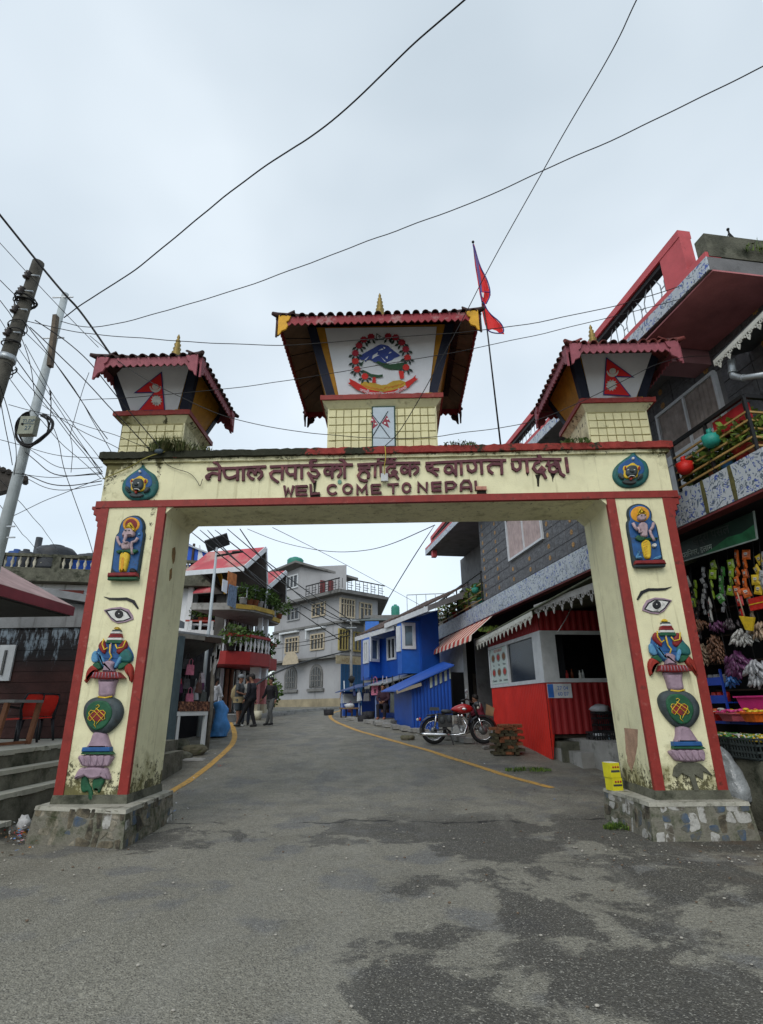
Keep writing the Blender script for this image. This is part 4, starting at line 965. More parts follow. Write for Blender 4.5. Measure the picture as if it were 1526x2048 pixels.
printed(b3,FC_,'hands',ec['red'],ce([(580,1010),(590,910),(640,910),(650,1010)]),.053)
printed(b3,FC_,'hands',ec['red'],ce([(1050,800),(1140,800),(1150,930),(1080,940)]),.053)
fl = [(560,190,1),(430,240,1),(345,345,1),(280,480,1),(280,625,0),(310,770,0),(450,895,0),(865,180,1),(1000,200,1),(1110,290,1),(1180,410,1),(1210,560,0),(1185,735,0)]
random.seed(9)
for (x,y,dk) in fl:
    for a in (-150,-115,-60,-25) if x < 700 else (-155,-120,-65,-30):
        u = Vector((math.cos(R(a)),-math.sin(R(a)))); v = Vector((-u.y,u.x)); c0 = Vector((x,y))+u*40
        printed(b3,FC_,'leaf',ec['leaf'],ce([tuple(c0),tuple(c0+u*60+v*22),tuple(c0+u*105),tuple(c0+u*60-v*22)]),.052)
    printed(b3,FC_,'rhododendron',ec['dred' if dk else 'red'],ce([(x+68*(1 if i % 2 else .82)*math.cos(R(i*22.5)),y-62*(1 if i % 2 else .8)*math.sin(R(i*22.5))) for i in range(16)]),.056)
printed(b3,FC_,'small_pennant',ec['leaf'],ce([(655,125),(750,185),(700,185),(745,240),(655,240)]),.052)
printed(b3,FC_,'small_pennant_field',ec['white'],ce([(668,150),(715,178),(685,180),(720,230),(668,232)]),.054)
# scroll lettering, following the curve
def text_obj(s,fr,x,z,size,ang,n,mat,parent,name='lettering',align='CENTER'):
    c = bpy.data.curves.new('t','FONT'); c.body = s; c.size = size; c.align_x = align; c.extrude = .0008
    t = bpy.data.objects.new('t',c); COL.objects.link(t); bpy.context.view_layer.update()
    me = bpy.data.meshes.new_from_object(t.evaluated_get(bpy.context.evaluated_depsgraph_get())); COL.objects.unlink(t); bpy.data.objects.remove(t)
    ca,sa = math.cos(ang),math.sin(ang)
    off = rootof(parent).location if parent else Vector((0,0,0))
    for v in me.vertices:
        a,b = v.co.x*ca-v.co.y*sa+x,v.co.x*sa+v.co.y*ca+z; v.co = fr.p(a,b,n+v.co.z)-off
    me.materials.clear(); me.materials.append(mat)
    o = bpy.data.objects.new(name,me); COL.objects.link(o)
    if parent: o.parent = parent
    return o
for wd,x,y,an in (('जननी',430,1155,-.30),('जन्मभूमिश्च',640,1205,-.08),('स्वर्गादपि',910,1200,.12),('गरीयसी',1110,1130,.42)):
    s,z = FC_.uv(*KE([(x,y+28)])[0]); text_obj(wd,FC_,s,z,.075,an,.056,ec['white'],b3)
# ---------------- long building on the right ----------------
RF = facade(872,25.3,1090,14.4)
def tile_pattern(name,line,fill,base,sc1,k):
    m = M(name,base,.35,.05,3,.05,60,spec=.4,dirt=.22,dcol=(.16,.16,.11),dsc=2.5,streak=True); N,L,b = nodes_of(m)
    g = N.new('ShaderNodeNewGeometry')
    n = N.new('ShaderNodeTexNoise'); n.inputs['Scale'].default_value = sc1; n.inputs['Detail'].default_value = 1.2; n.inputs['Distortion'].default_value = 1.6; L.new(g.outputs['Position'],n.inputs[0])
    a = N.new('ShaderNodeMath'); a.operation = 'MULTIPLY'; L.new(n.outputs[0],a.inputs[0]); a.inputs[1].default_value = k
    s = N.new('ShaderNodeMath'); s.operation = 'SINE'; L.new(a.outputs[0],s.inputs[0])
    r = N.new('ShaderNodeMapRange'); r.inputs[1].default_value = .45; r.inputs[2].default_value = .7; L.new(s.outputs[0],r.inputs[0])
    base_s = b.inputs['Base Color'].links[0].from_socket
    n2 = N.new('ShaderNodeTexNoise'); n2.inputs['Scale'].default_value = sc1*1.3; L.new(g.outputs['Position'],n2.inputs[0])
    cr = N.new('ShaderNodeMapRange'); cr.inputs[1].default_value = .5; cr.inputs[2].default_value = .55; L.new(n2.outputs[0],cr.inputs[0])
    cm = N.new('ShaderNodeMix'); cm.data_type = 'RGBA'; L.new(cr.outputs[0],cm.inputs[0]); cm.inputs[6].default_value = (*line,1); cm.inputs[7].default_value = (*fill,1)
    x = N.new('ShaderNodeMix'); x.data_type = 'RGBA'; L.new(r.outputs[0],x.inputs[0]); L.new(base_s,x.inputs[6]); L.new(cm.outputs[2],x.inputs[7])
    L.new(x.outputs[2],b.inputs['Base Color']); return m
btile = tile_pattern('blue_scroll_tile',(.10,.13,.17),(.05,.09,.33),(.42,.46,.50),7.5,21)
clad = M('dark_stone_cladding',(.10,.102,.11),.6,.35,6,.0,50,dirt=.25,dcol=(.02,.02,.022),dsc=3,spec=.35)
N,L,b = nodes_of(clad)   # split-stone relief on each slab
g = N.new('ShaderNodeTexCoord'); br = N.new('ShaderNodeTexBrick'); br.inputs['Scale'].default_value = 1; br.inputs['Brick Width'].default_value = .26; br.inputs['Row Height'].default_value = .1; br.inputs['Mortar Size'].default_value = .008
L.new(g.outputs['Object'],br.inputs[0]); bp = N.new('ShaderNodeBump'); bp.inputs['Strength'].default_value = 1; bp.inputs['Distance'].default_value = .03; bp.invert = True
nz = N.new('ShaderNodeTexNoise'); nz.inputs['Scale'].default_value = 14; L.new(g.outputs['Object'],nz.inputs[0])
ad = N.new('ShaderNodeMath'); L.new(br.outputs['Fac'],ad.inputs[0]); L.new(nz.outputs[0],ad.inputs[1]); L.new(ad.outputs[0],bp.inputs['Height']); L.new(bp.outputs[0],b.inputs['Normal'])
flowm = M('cladding_rosette',(.42,.24,.09),.6,.3,10,.2)
pinkr = M('pink_red_paint',(.50,.085,.095),.6,.15,3,.15,40,dirt=.2,dcol=(.25,.05,.05),dsc=5)
maroon = M('maroon_paint',(.13,.028,.03),.7,.3,3,.2,40)
gwall = M('grey_render',(.16,.16,.165),.85,.2,3,.3,40,dirt=.3,dcol=(.06,.06,.06))
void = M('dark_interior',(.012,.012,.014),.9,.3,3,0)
frame_w = M('white_window_frame',(.55,.58,.61),.5,.1,5,.05)
curt = M('curtain',(.28,.24,.22),.85,.3,5,.2)
glass = M('window_glass',(.05,.06,.07),.05,.1,2,0,spec=.9)
bld = thing('apartment_building','long grey stone clad building on the right with patterned tile band and pink roof frame','building',RF.p(10,0,-4))
def fb(fr,name,mat,a,b,c,d,n0,n1,parent,**k): q = MB(); q.fbox(fr,a,b,c,d,n0,n1); return q.obj(name,mat,parent,**k)
E_ = 19.1
w1 = fb(RF,'wall',gwall,7.1,14.6,4.86,8.0,-6,-.05,bld)
w2 = fb(RF,'wall',gwall,.6,7.1,4.3,8.0,-6,-1.3,bld)
w3 = fb(RF,'wall',gwall,14.6,E_,4.3,8.2,-6,-.85,bld)
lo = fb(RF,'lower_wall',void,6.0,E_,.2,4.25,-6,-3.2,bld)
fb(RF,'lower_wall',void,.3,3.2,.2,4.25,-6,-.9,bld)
# stone slabs
sl0 = Fr((0,0,0),(1,0,0),(0,0,1))
def slabmesh(flower):
    q = MB(); q.poly(sl0,[(.004,.004),(.592,.004),(.592,.292),(.004,.292)],0,.025,.006)
    if flower:
        q.m = 1
        for k in range(8):
            a = k*math.pi/4; c_,s_ = math.cos(a),math.sin(a); cx,cz = .3,.15
            q.poly(sl0,[(cx+c_*.012-s_*.012,cz+s_*.012+c_*.012),(cx+c_*.05-s_*.014,cz+s_*.05+c_*.014),(cx+c_*.068,cz+s_*.068),(cx+c_*.05+s_*.014,cz+s_*.05-c_*.014),(cx+c_*.012+s_*.012,cz+s_*.012-c_*.012)],.02,.034)
    me = q.mesh('slab',[clad,flowm]); 
    return me
sm0,sm1 = slabmesh(0),slabmesh(1)
def frm(fr,a,z,n):
    p = fr.p(a,z,n); x,y,zz = fr.ex,-fr.n,fr.ez
    return Matrix(((x.x,y.x,zz.x,p.x),(x.y,y.y,zz.y,p.y),(x.z,y.z,zz.z,p.z),(0,0,0,1)))
def cladding(par,a0,a1,z0,z1,n,holes=()):
    j = 0; z = z0
    while z < z1-.1:
        a = a0; i = 0
        while a < a1-.1:
            if not any(h[0] < a+.3 < h[1] and h[2] < z+.15 < h[3] for h in holes):
                inst(sm1 if (i+j*2) % 2 == 0 else sm0,'stone_slab',par,frm(RF,a,z,n+random.uniform(-.003,.003)))
            a += .6; i += 1
        z += .297; j += 1
cladding(w1,7.12,14.5,4.88,7.9,-.048,[(9.4,12.2,5.4,7.0)])
cladding(w3,14.62,19.0,4.9,8.0,-.848,[(15.7,17.7,4.9,7.1)])
def window(fr,par,a,b,c,d,n,mull=(.5,),fmat=None,gmat=None,fw=.06,trans=(),curtain=None,dep=.05):
    fmat = fmat or frame_w; W = MB()
    W = fb(fr,'window',gmat or glass,a,b,c,d,n-.06,n,par)
    for (s0,s1,z0,z1) in [(a-fw,a,c-fw,d+fw),(b,b+fw,c-fw,d+fw),(a,b,c-fw,c),(a,b,d,d+fw)]+[(a+(b-a)*t-fw*.35,a+(b-a)*t+fw*.35,c,d) for t in mull]+[(a,b,c+(d-c)*t-fw*.3,c+(d-c)*t+fw*.3) for t in trans]:
        fb(fr,'frame',fmat,s0,s1,z0,z1,n-.05,n+dep,W)
    if curtain:
        q = MB(); k = 30
        for i in range(k):
            t0,t1 = i/k,(i+1)/k
            q.quad(fr.p(a+(b-a)*t0,c,n+.004+.012*(i % 2)),fr.p(a+(b-a)*t1,c,n+.004+.012*((i+1) % 2)),fr.p(a+(b-a)*t1,d,n+.004+.012*((i+1) % 2)),fr.p(a+(b-a)*t0,d,n+.004+.012*(i % 2)))
        q.obj('curtain',curtain,W)
    return W
pinkcurt = M('pale_pink_curtain',(.42,.33,.32),.85,.2,5,.2)
window(RF,w1,9.7,11.95,5.65,6.85,-.02,(.5,),curtain=pinkcurt)
window(RF,w3,15.95,17.45,5.0,6.95,-.82,(.5,),curtain=curt,trans=(.45,))
fb(RF,'lower_panel',frame_w,15.97,17.43,5.02,6.05,-.80,-.79,w3)
window(RF,w2,4.6,6.6,5.0,6.9,-1.28,(.35,.68),curtain=maroon)
# floor slab with band of tiles
sb = fb(RF,'floor_slab',gwall,.5,E_,4.31,4.86,-3.4,-.01,bld)
s0 = .5; tn = 0
tme = MB(); tme.poly(sl0,[(.003,.003),(.297,.003),(.297,.537),(.003,.537)],0,.02,.004); tme = tme.mesh('band_tile',btile)
while s0 < E_-.1: inst(tme,'band_tile',sb,frm(RF,s0,4.315,-.01+random.uniform(-.002,.002))); s0 += .3
for px_ in (1424,1482):
    sx_ = RF.uv(px_,1060 if px_ < 1450 else 1035,.01)[0]; q = MB(); q.poly(RF,[(sx_-.035,4.32),(sx_+.03,4.32),(sx_+.045,4.6),(sx_+.03,4.853),(sx_-.03,4.853),(sx_-.04,4.55)],.011,.016); q.obj('moss_streak',M('moss_streak',(.09,.085,.03),.9,.4,12,.3),sb)
fb(RF,'underside_shade',void,.5,E_,4.295,4.309,-3.3,-.22,sb)  # near-black sheet under the slab: the overhang's shade put in as colour
fb(RF,'slab_lip',maroon,.5,E_,4.275,4.308,-.2,.005,sb)
# roof slab, tilted a little, its own tile strip and pink frame on top
RS = Fr(RF.p(0,8.06,.5),RF.ex*1+Vector((0,0,-.032)),(0,0,1)); RS.ez = Vector((0,0,1)); RS.n = RF.n
rs = fb(RS,'roof_slab',gwall,1.2,19.2,0,.24,-7,-.01,bld)
s0 = 1.2
tme2 = MB(); tme2.poly(sl0,[(.003,.003),(.297,.003),(.297,.235),(.003,.235)],0,.02,.004); tme2 = tme2.mesh('roof_edge_tile',btile)
while s0 < 19: inst(tme2,'edge_tile',rs,frm(RS,s0,0,-.01)); s0 += .3
fb(RS,'kerb',pinkr,1.2,19.2,.241,.33,-.25,.0,rs)
fr0 = RF
rf = fb(RF,'roof_frame',pinkr,2.0,18.75,8.52,8.66,.22,.44,bld)
for a,b in ((2.0,2.25),(9.9,10.1),(18.25,18.75)): fb(RF,'frame_post',pinkr,a,b,7.7,8.519,.24,.43,rf)
fb(RF,'frame_shadow_strip',black_p,2.26,18.24,8.43,8.515,.25,.40,rf)  # solid black strip drawing a shadow line below the top beam
# hexagon grille
a = 2.3; i = 0
while a < 18.2:
    q = MB(); P = lambda s,z: RF.p(s,z,.33)
    z0,z1 = 8.06-.032*a+.33,8.44; h = z1-z0; w_ = .42
    for s_,e_ in (((a,z0+h*.35),(a,z0+h*.65)),((a,z0+h*.65),(a+w_*.3,z1)),((a,z0+h*.35),(a+w_*.3,z0)),((a+w_*.55,z0),(a+w_*.55,z1)),((a+w_*.8,z0),(a+w_*1.05,z0+h*.35)),((a+w_*.8,z1),(a+w_*1.05,z0+h*.65)),((a+w_*1.05,z0+h*.35),(a+w_*1.05,z0+h*.65)),((a+w_*1.05,z0+h*.5),(a+w_*1.3,z0+h*.5))):
        q.bar(P(*s_),P(*e_),.014)
    q.obj('grille',steel,rf); a += w_*1.3; i += 1
# soffit beams near end, end wall
sofp = M('soffit_maroon',(.40,.15,.16),.75,.25,2,.2,40)
for a,z0,z1,mm in ((17.05,7.15,7.5,M('beam_pink_grey',(.33,.17,.19),.7,.2,2,.2)),(14.4,7.2,7.6,sofp),(11,7.3,7.7,sofp)):
    fb(RF,'cantilever_beam',mm,a,a+.42,z0,z1,-.84,.35,bld)
fb(RF,'soffit',sofp,17.5,19.2,7.42,7.446,-.84,.46,bld)
ew = MB(); ew.hexa([RF.p(19.0,7.7,.45),RF.p(19.2,7.7,.45),RF.p(19.2,7.7,-6),RF.p(19.0,7.7,-6),RF.p(19.0,8.12,.45),RF.p(19.2,8.12,.45),RF.p(19.2,8.12,-6),RF.p(19.0,8.12,-6)])
ew.obj('parapet',mossy,bld)
clump('roof_moss',RF.p(19.24,7.85,-.7),.6,500,.22,[grassg,leafy],seed=30,parent=bld,kind='stuff')
# balcony railings
gold_r = M('brass_rail',(.42,.27,.10),.4,.2,9,.05,metal=.3)
def balcony(a,b,z0,z1,n,ret,name='railing',rails=5,top=True):
    r = MB(); r.bar(RF.p(a,z1,n),RF.p(b,z1,n),.055); r.bar(RF.p(b,z1,n),RF.p(b,z1,n-ret),.055)
    o = r.obj('railing',black_p,bld)
    k = max(2,int((b-a)/1.3))
    for i in range(k+1):
        s = a+(b-a)*i/k; q = MB(); q.bar(RF.p(s,z0,n),RF.p(s,z1,n),.045); q.obj('baluster_post',black_p,o)
    q = MB(); q.bar(RF.p(b,z0,n-ret),RF.p(b,z1,n-ret),.045); q.obj('baluster_post',black_p,o)
    for j in range(rails):
        z = z0+(z1-z0)*(.08+.78*j/rails)
        q = MB(); q.bar(RF.p(a,z,n+.01),RF.p(b,z,n+.01),.028); q.obj('rail',gold_r,o)
        q = MB(); q.bar(RF.p(b,z,n),RF.p(b,z,n-ret),.028); q.obj('rail',gold_r,o)
    return o
balcony(17.12,18.7,4.86,5.70,.0,.8)
balcony(1.1,7.05,4.88,5.9,.0,1.2,rails=3)
# potted plants on the two balconies
potm = [M('pot_red',(.36,.03,.02),.6,.15),M('pot_terracotta',(.30,.10,.05),.8,.2),M('pot_black',(.02,.02,.02),.5),M('pot_blue',(.06,.2,.42),.5),M('pot_green',(.02,.18,.13),.5),M('pot_white',(.5,.5,.5),.6)]
def foliage_mb(c,r,n,ls,droop=0,flat=.8,seed=0):
    random.seed(seed); mb = MB()
    for i in range(n):
        while True:
            d = Vector((random.uniform(-1,1),random.uniform(-1,1),random.uniform(-1,1)))
            if .15 < d.length < 1: break
        k = noise.noise(d*2.3+Vector((seed,0,0)))
        if k < -.15: continue
        p = Vector(c)+Vector((d.x*r,d.y*r,d.z*r*flat))
        u = (d.normalized()+Vector((random.uniform(-.8,.8),random.uniform(-.8,.8),random.uniform(-.6,.8)-droop))).normalized()*ls*random.uniform(.6,1.3)
        v = u.cross(Vector((random.uniform(-1,1),random.uniform(-1,1),random.uniform(-1,1)))).normalized()*u.length*.32
        mb.m = 0 if random.random() < .6 else 1
        mb.add([p,p+u*.5+v,p+u,p+u*.5-v],[(0,1,2,3)])
    return mb
def plant(p,r,h,pot,seed,label,cat='potted plant',group=None,kinds=(0,1),flower=None,n=260,ls=.09):
    p = Vector(p); t = thing('potted_plant',label,cat,p,0,group)
    q = MB(); q.lathe([(h*.34,0),(h*.44,h*.55),(h*.47,h*.56),(h*.47,h*.62),(h*.40,h*.62)],p,12); q.obj('pot',potm[pot],t)
    f = foliage_mb(p+Vector((0,0,h*.6+r*.7)),r,n,ls,seed=seed); f.obj('foliage',[(leafm,leafy,grassg)[k] for k in kinds],t,kind='stuff')
    if flower:
        q = MB(); random.seed(seed)
        for i in range(9): q.ball(p+Vector((random.uniform(-r,r)*.8,random.uniform(-r,r)*.8,h*.6+r*random.uniform(.5,1.5))),.03,5,4)
        q.obj('blossoms',flower,t,kind='stuff')
    return t
fr_red = M('flower_red',(.5,.03,.03),.6); fr_pink = M('flower_pink',(.5,.15,.3),.6); fr_w = M('flower_white',(.6,.6,.55),.6)
near = [(17.3,'small fern in a dark pot at the left end of the near balcony',2,.2,.22,(0,2)),(17.62,'bushy dark green plant behind the red hanging pot on the near balcony',1,.3,.3,(0,0)),(17.95,'spider plant with arching leaves in the middle of the near balcony',3,.27,.25,(1,2)),(18.25,'tall yellow green leafy plant at the near balcony corner',0,.36,.42,(1,1)),(18.5,'grassy plant beside the corner post of the near balcony',1,.26,.28,(1,2))]
for i,(s,lb,pt,r,h,kd) in enumerate(near): plant(RF.p(s,4.87,-.22-.08*(i % 2)),r,h,pt,40+i,lb,group='plants on the near balcony',kinds=kd,n=420,ls=.11)
q = MB(); q.box(0,1,0,1,0,1)
rc = MB(); rc.fbox(RF,18.0,18.62,5.35,5.66,-.16,-.06); rc.obj('red_cloth',M('red_cloth',(.35,.015,.02),.8),None,label='red cloth hung behind the top rail of the near balcony',cat='cloth')
def hang_pot(s,z,mat,lb,n=.08):
    p = RF.p(s,z,n); t = thing('hanging_pot',lb,'plant pot',p,0,'pots hooked on the near railing')
    q = MB(); q.lathe([(.07,0),(.115,.04),(.13,.17),(.11,.17),(.09,.19),(.02,.2)],p,14); q.obj('bowl',mat,t)
    q = MB(); q.tube([p+Vector((0,0,.19)),p+Vector((-.01,0,.27)),p+Vector((.05,.02,.31))],[.05,.035,.012],8); q.obj('hanger',mat,t)
    return t
hang_pot(17.42,5.06,M('pot_bright_red',(.55,.02,.015),.45),'bright red hanging pot hooked on the near balcony rail')
hang_pot(18.06,5.22,M('pot_teal',(.02,.26,.21),.45),'teal hanging pot hooked on the near balcony rail')
for i in range(7):
    s = 1.5+i*.8; kd = ((0,1),(1,1),(1,2))[i % 3]
    lb = ['leafy plant with red blossom at the far end of the distant balcony','yellow green plant, second from the far end of the distant balcony','plant with pink flowers on the distant balcony','pale spiky plant in the middle of the distant balcony','dark leafy plant right of the middle on the distant balcony','yellow green plant near the teal pot on the distant balcony','low plant beside the near corner post of the distant balcony'][i]
    plant(RF.p(s,4.9,-.25),.36,.4,(1,5,0,2,1,5,4)[i],60+i,lb,group='plants on the distant balcony',kinds=kd,n=200,ls=.15,flower=(fr_red,None,fr_pink,None,None,fr_w,None)[i])
hp = hang_pot(6.6,5.25,potm[4],'teal hanging pot on the distant balcony corner'); hp['group'] = 'pots hooked on the distant railing'
# lace valance boards: cut-out trim
lace = M('lace_board_white',(.55,.55,.50),.6,.12,8,.1,dirt=.3,dcol=(.15,.15,.1),dsc=6)
def valance(fr,a,b,za,zb,n,tooth,hgt,label,parent=None,mat=None,grp=None):
    mat = mat or lace; Lg = b-a; k = max(1,int(Lg/tooth)); ez = (zb-za)/Lg
    t = thing('lace_valance',label,'valance',fr.p((a+b)/2,(za+zb)/2-hgt,n)) if parent is None else parent
    q = MB()
    def P(s,z): return (s,z+za+(s-a)*ez)
    q.poly(fr,[P(a,0),P(b,0),P(b,-hgt*.34),P(a,-hgt*.34)],n,n+.018); q.obj('valance_board',mat,t)
    w_ = Lg/k
    me = None
    for i in range(k):
        s = a+i*w_; q = MB(); z0 = -hgt*.335
        def ring(cx,cz,r,rr):
            pts_o = [(cx+r*math.cos(R(x)),cz+r*math.sin(R(x))) for x in range(0,360,45)]; pts_i = [(cx+rr*math.cos(R(x)),cz+rr*math.sin(R(x))) for x in range(0,360,45)]
            for j in range(8):
                q.poly(fr,[P(*pts_o[j]),P(*pts_o[(j+1) % 8]),P(*pts_i[(j+1) % 8]),P(*pts_i[j])],n,n+.016)
        ring(s+w_*.28,z0-hgt*.13,hgt*.15,hgt*.08); ring(s+w_*.72,z0-hgt*.13,hgt*.15,hgt*.08); ring(s+w_*.5,z0-hgt*.36,hgt*.15,hgt*.07)
        q.poly(fr,[P(s+w_*.40,z0-hgt*.48),P(s+w_*.60,z0-hgt*.48),P(s+w_*.5,-hgt)],n,n+.016)
        q.poly(fr,[P(s,z0+.001),P(s+w_*.12,z0+.001),P(s+w_*.1,z0-hgt*.12),P(s,z0-hgt*.16)],n,n+.016)
        q.poly(fr,[P(s+w_*.88,z0+.001),P(s+w_,z0+.001),P(s+w_,z0-hgt*.16),P(s+w_*.9,z0-hgt*.12)],n,n+.016)
        q.obj('lace_tooth',mat,t)
    return t
a_ = RF.uv(1428,722,-.1); b_ = RF.uv(1535,612,-.1)
va = thing('lace_valance','cream cut-out lace valance at the upper right, above the grey drain pipe','valance',RF.p(b_[0],b_[1]-.3,-.1))
valance(RF,a_[0],b_[0]+.5,a_[1],b_[1]+(b_[1]-a_[1])*.2,-.1,.19,.20,'',va)
ro = MB(); ro.slab([RF.p(a_[0],a_[1]+.02,-.1),RF.p(b_[0]+.5,b_[1]+.02,-.1),RF.p(b_[0]+.5,b_[1]+.5,-1.6),RF.p(a_[0],a_[1]+.5,-1.6)],(0,0,.03)); ro.obj('canopy_sheet',M('dark_sheet',(.05,.055,.06),.6),va)
dp = MB(); p1,p2,p3,p4 = [RF.p(*RF.uv(*q_,-.25),-.25) for q_ in ((1462,720),(1466,752),(1486,756),(1540,748))]
dp.tube([p1,p1.lerp(p2,.5),p2,p3,p4],[.055,.055,.05,.045,.045],10); dp.tube([p2.lerp(p1,.2),p2.lerp(p1,.3)],[.065,.065],10); dp.tube([p3,p3.lerp(p4,.05)],[.056,.056],10)
dp.obj('drain_pipe',steel,None,label='grey drain pipe with elbow below the cream lace valance',cat='pipe')
# aerial on the parapet
ae = MB(); p = RF.p(19.1,8.12,-.1)
for d in ((-.09,0),(.09,0.02),(.0,-.08)): ae.tube([p+Vector((d[0],d[1],0)),p+Vector((0,0,.2))],.008,5)
ae.tube([p,p+Vector((0,0,.26))],.014,6); ae.ball(p+Vector((0,0,.26)),.025,6,4)
ae.obj('roof_tripod',black_p,None,label='small black tripod standing on the mossy parapet, upper right',cat='tripod')
# ---------------- striped wall, awning, shopfront ----------------
def corrugated(fr,a,b,z0f,z1f,n,pitch,amp,mats,name,parent,pick=None):
    q = MB(); k = int((b-a)/pitch*4); w_ = (b-a)/k; prev = None
    for i in range(k+1):
        s = a+i*w_; d = amp*(0,1,1,0)[i % 4]; z0 = z0f(s) if callable(z0f) else z0f; z1 = z1f(s) if callable(z1f) else z1f
        cur = (fr.p(s,z0,n+d),fr.p(s,z1,n+d))
        if prev:
            if pick: q.m = pick(i,s)
            q.add([prev[0],cur[0],cur[1],prev[1]],[(0,1,2,3)])
        prev = cur
    return q.obj(name,mats,parent)
sw = thing('striped_sheet_wall','black and white ribbed sheet wall between blue house and striped awning','wall',RF.p(2,0,-.4))
u1 = RF.uv(868,1290,-.3); u2 = RF.uv(931,1345,-.3)
wr = M('rib_white',(.72,.74,.77),.6,.1); br_ = M('rib_black',(.015,.016,.018),.6)
corrugated(RF,u1[0]-.3,u2[0]+.2,u2[1]-.05,4.28,-.3,.19,.04,[wr,br_],'ribbed_sheet',sw,lambda i,s: 0 if i % 4 in (2,3) else 1)
fb(RF,'earth_bank',M('dark_bank',(.05,.042,.035),.95,.5,3,.8,12),u1[0]-.2,u2[0]+.4,.4,u2[1]-.06,-1.0,-.45,sw)
aw = thing('striped_awning','red and cream striped awning with wavy hem above the open shopfront','awning',RF.p(5,3.6,.3))
t1,t2 = RF.uv(889,1272,.03),RF.uv(985,1233,.03); b1_,b2_ = RF.uv(892,1302,.75),RF.uv(985,1268,.75)
awr,aww = M('awning_red',(.42,.045,.03),.75,.2),M('awning_cream',(.60,.50,.42),.75,.15)
K = 22
for i in range(K):
    f0,f1 = i/K,(i+1)/K; q = MB()
    A,B = RF.p(t1[0]+(t2[0]-t1[0])*f0,4.26,.03),RF.p(t1[0]+(t2[0]-t1[0])*f1,4.26,.03)
    zb = b1_[1]+.08
    Cc,D = RF.p(t1[0]+(t2[0]-t1[0])*f1,zb+.12,.75),RF.p(t1[0]+(t2[0]-t1[0])*f0,zb+.12,.75)
    q.quad(A,B,Cc,D); wv = .04*(i % 2)
    q.quad(D,Cc,Cc+Vector((0,0,-.13-wv))+RF.n*.03,(D+Cc)/2+Vector((0,0,-.2))+RF.n*(.05),D+Vector((0,0,-.13-wv))+RF.n*.03)
    q.obj('stripe',(awr,aww)[i % 2],aw)
# shopfront opening
KL = facade(986,17.7,1090,13.8)
sf = thing('shopfront','dark open shopfront with white post behind the motorcycle','shop',RF.p(7,.6,-1))
pw = M('white_post_paint',(.55,.58,.60),.6,.1,4,.1)
ps = RF.uv(935,1412,-.1); q = MB(); q.bar(RF.p(ps[0],.7,-.1),RF.p(ps[0],4.2,-.1),.13); q.obj('post',pw,sf)
for k,xx in enumerate((ps[0]+.6,ps[0]+2.2)): fb(RF,'door_panel',gwall,xx,xx+.06,.7,3.9,-1.9,-.3,sf)
fb(RF,'floor',concrete,ps[0]-.3,14,.25,.86,-3.2,-.25,sf)
fb(RF,'doorstep',concrete,ps[0]+.2,12,.25,.66,-.25,.15,sf)
fg = thing('display_cabinet','pale blue framed glass display cabinet inside the dark shopfront','cabinet',RF.p(ps[0]+2.0,.86,-.9))
c0 = ps[0]+1.7; cab = M('cabinet_frame_lilac',(.30,.33,.50),.5,.1); cgl = M('cabinet_glass',(.02,.028,.04),.25,.2,3,0,spec=.25)
fb(RF,'glass_case',cgl,c0,c0+1.5,.88,2.5,-1.2,-.6,fg)
for s_ in (c0,c0+.75,c0+1.5): fb(RF,'upright',cab,s_-.04,s_+.04,.87,2.55,-.6,-.53,fg)
for z_ in (.9,1.3,1.7,2.1,2.5): fb(RF,'shelf',cab if z_ in (.9,2.5) else pw,c0+.04,c0+1.46,z_-.02,z_+.02,-.59,-.54,fg)
random.seed(3)
gm = [M('goods_%s' % n,c,.5) for n,c in (('white',(.5,.52,.55)),('red',(.4,.03,.03)),('blue',(.04,.15,.5)),('yellow',(.5,.35,.05)))]
for k in range(12):
    s_ = c0+.1+random.random()*1.3; z_ = random.choice((.93,1.33,1.73)); fb(RF,'packet',gm[k % 4],s_,s_+.09,z_,z_+random.uniform(.08,.16),-.53,-.5,fg)
# ---------------- red kiosk ----------------
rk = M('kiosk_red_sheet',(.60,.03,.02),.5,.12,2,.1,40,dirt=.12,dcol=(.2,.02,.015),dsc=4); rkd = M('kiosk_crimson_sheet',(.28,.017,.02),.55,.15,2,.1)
kw = M('kiosk_frame_grey',(.56,.58,.60),.6,.12,5,.1,dirt=.2,dcol=(.2,.19,.18))
ki = thing('food_kiosk','red sheet metal food kiosk with white framed serving windows beside the pillar','kiosk',KL.p(3,.4,-1.3))
KRF = Fr(KL.p(4.1,0,0),-KL.n,(0,0,1))
kb = lambda s: .82-.40*s/1.2 if s < 1.2 else .42-.0*s
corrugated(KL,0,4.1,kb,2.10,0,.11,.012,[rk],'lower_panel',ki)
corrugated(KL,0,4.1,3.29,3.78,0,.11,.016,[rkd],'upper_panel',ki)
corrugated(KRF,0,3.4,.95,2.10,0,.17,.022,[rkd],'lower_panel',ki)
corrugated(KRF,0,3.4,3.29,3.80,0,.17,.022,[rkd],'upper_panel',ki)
q = MB(); q.slab([KL.p(4.1,.42,0),KL.p(4.1,2.1,0),KL.p(4.1,2.1,-.12),KL.p(4.08,1.0,-.1)],KL.ex*.02); q.obj('corner_flap',rk,ki)
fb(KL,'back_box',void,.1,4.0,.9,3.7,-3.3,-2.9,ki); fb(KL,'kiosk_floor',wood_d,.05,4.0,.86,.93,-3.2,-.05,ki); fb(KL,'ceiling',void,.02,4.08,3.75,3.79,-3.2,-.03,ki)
for a,b,c,d in ((0,4.14,2.09,2.18),(0,4.14,3.21,3.30),(0,.10,2.18,3.21),(1.62,1.74,2.18,3.21),(3.62,4.14,2.18,3.21)): fb(KL,'window_frame',kw,a,b,c,d,-.05,.03,ki)
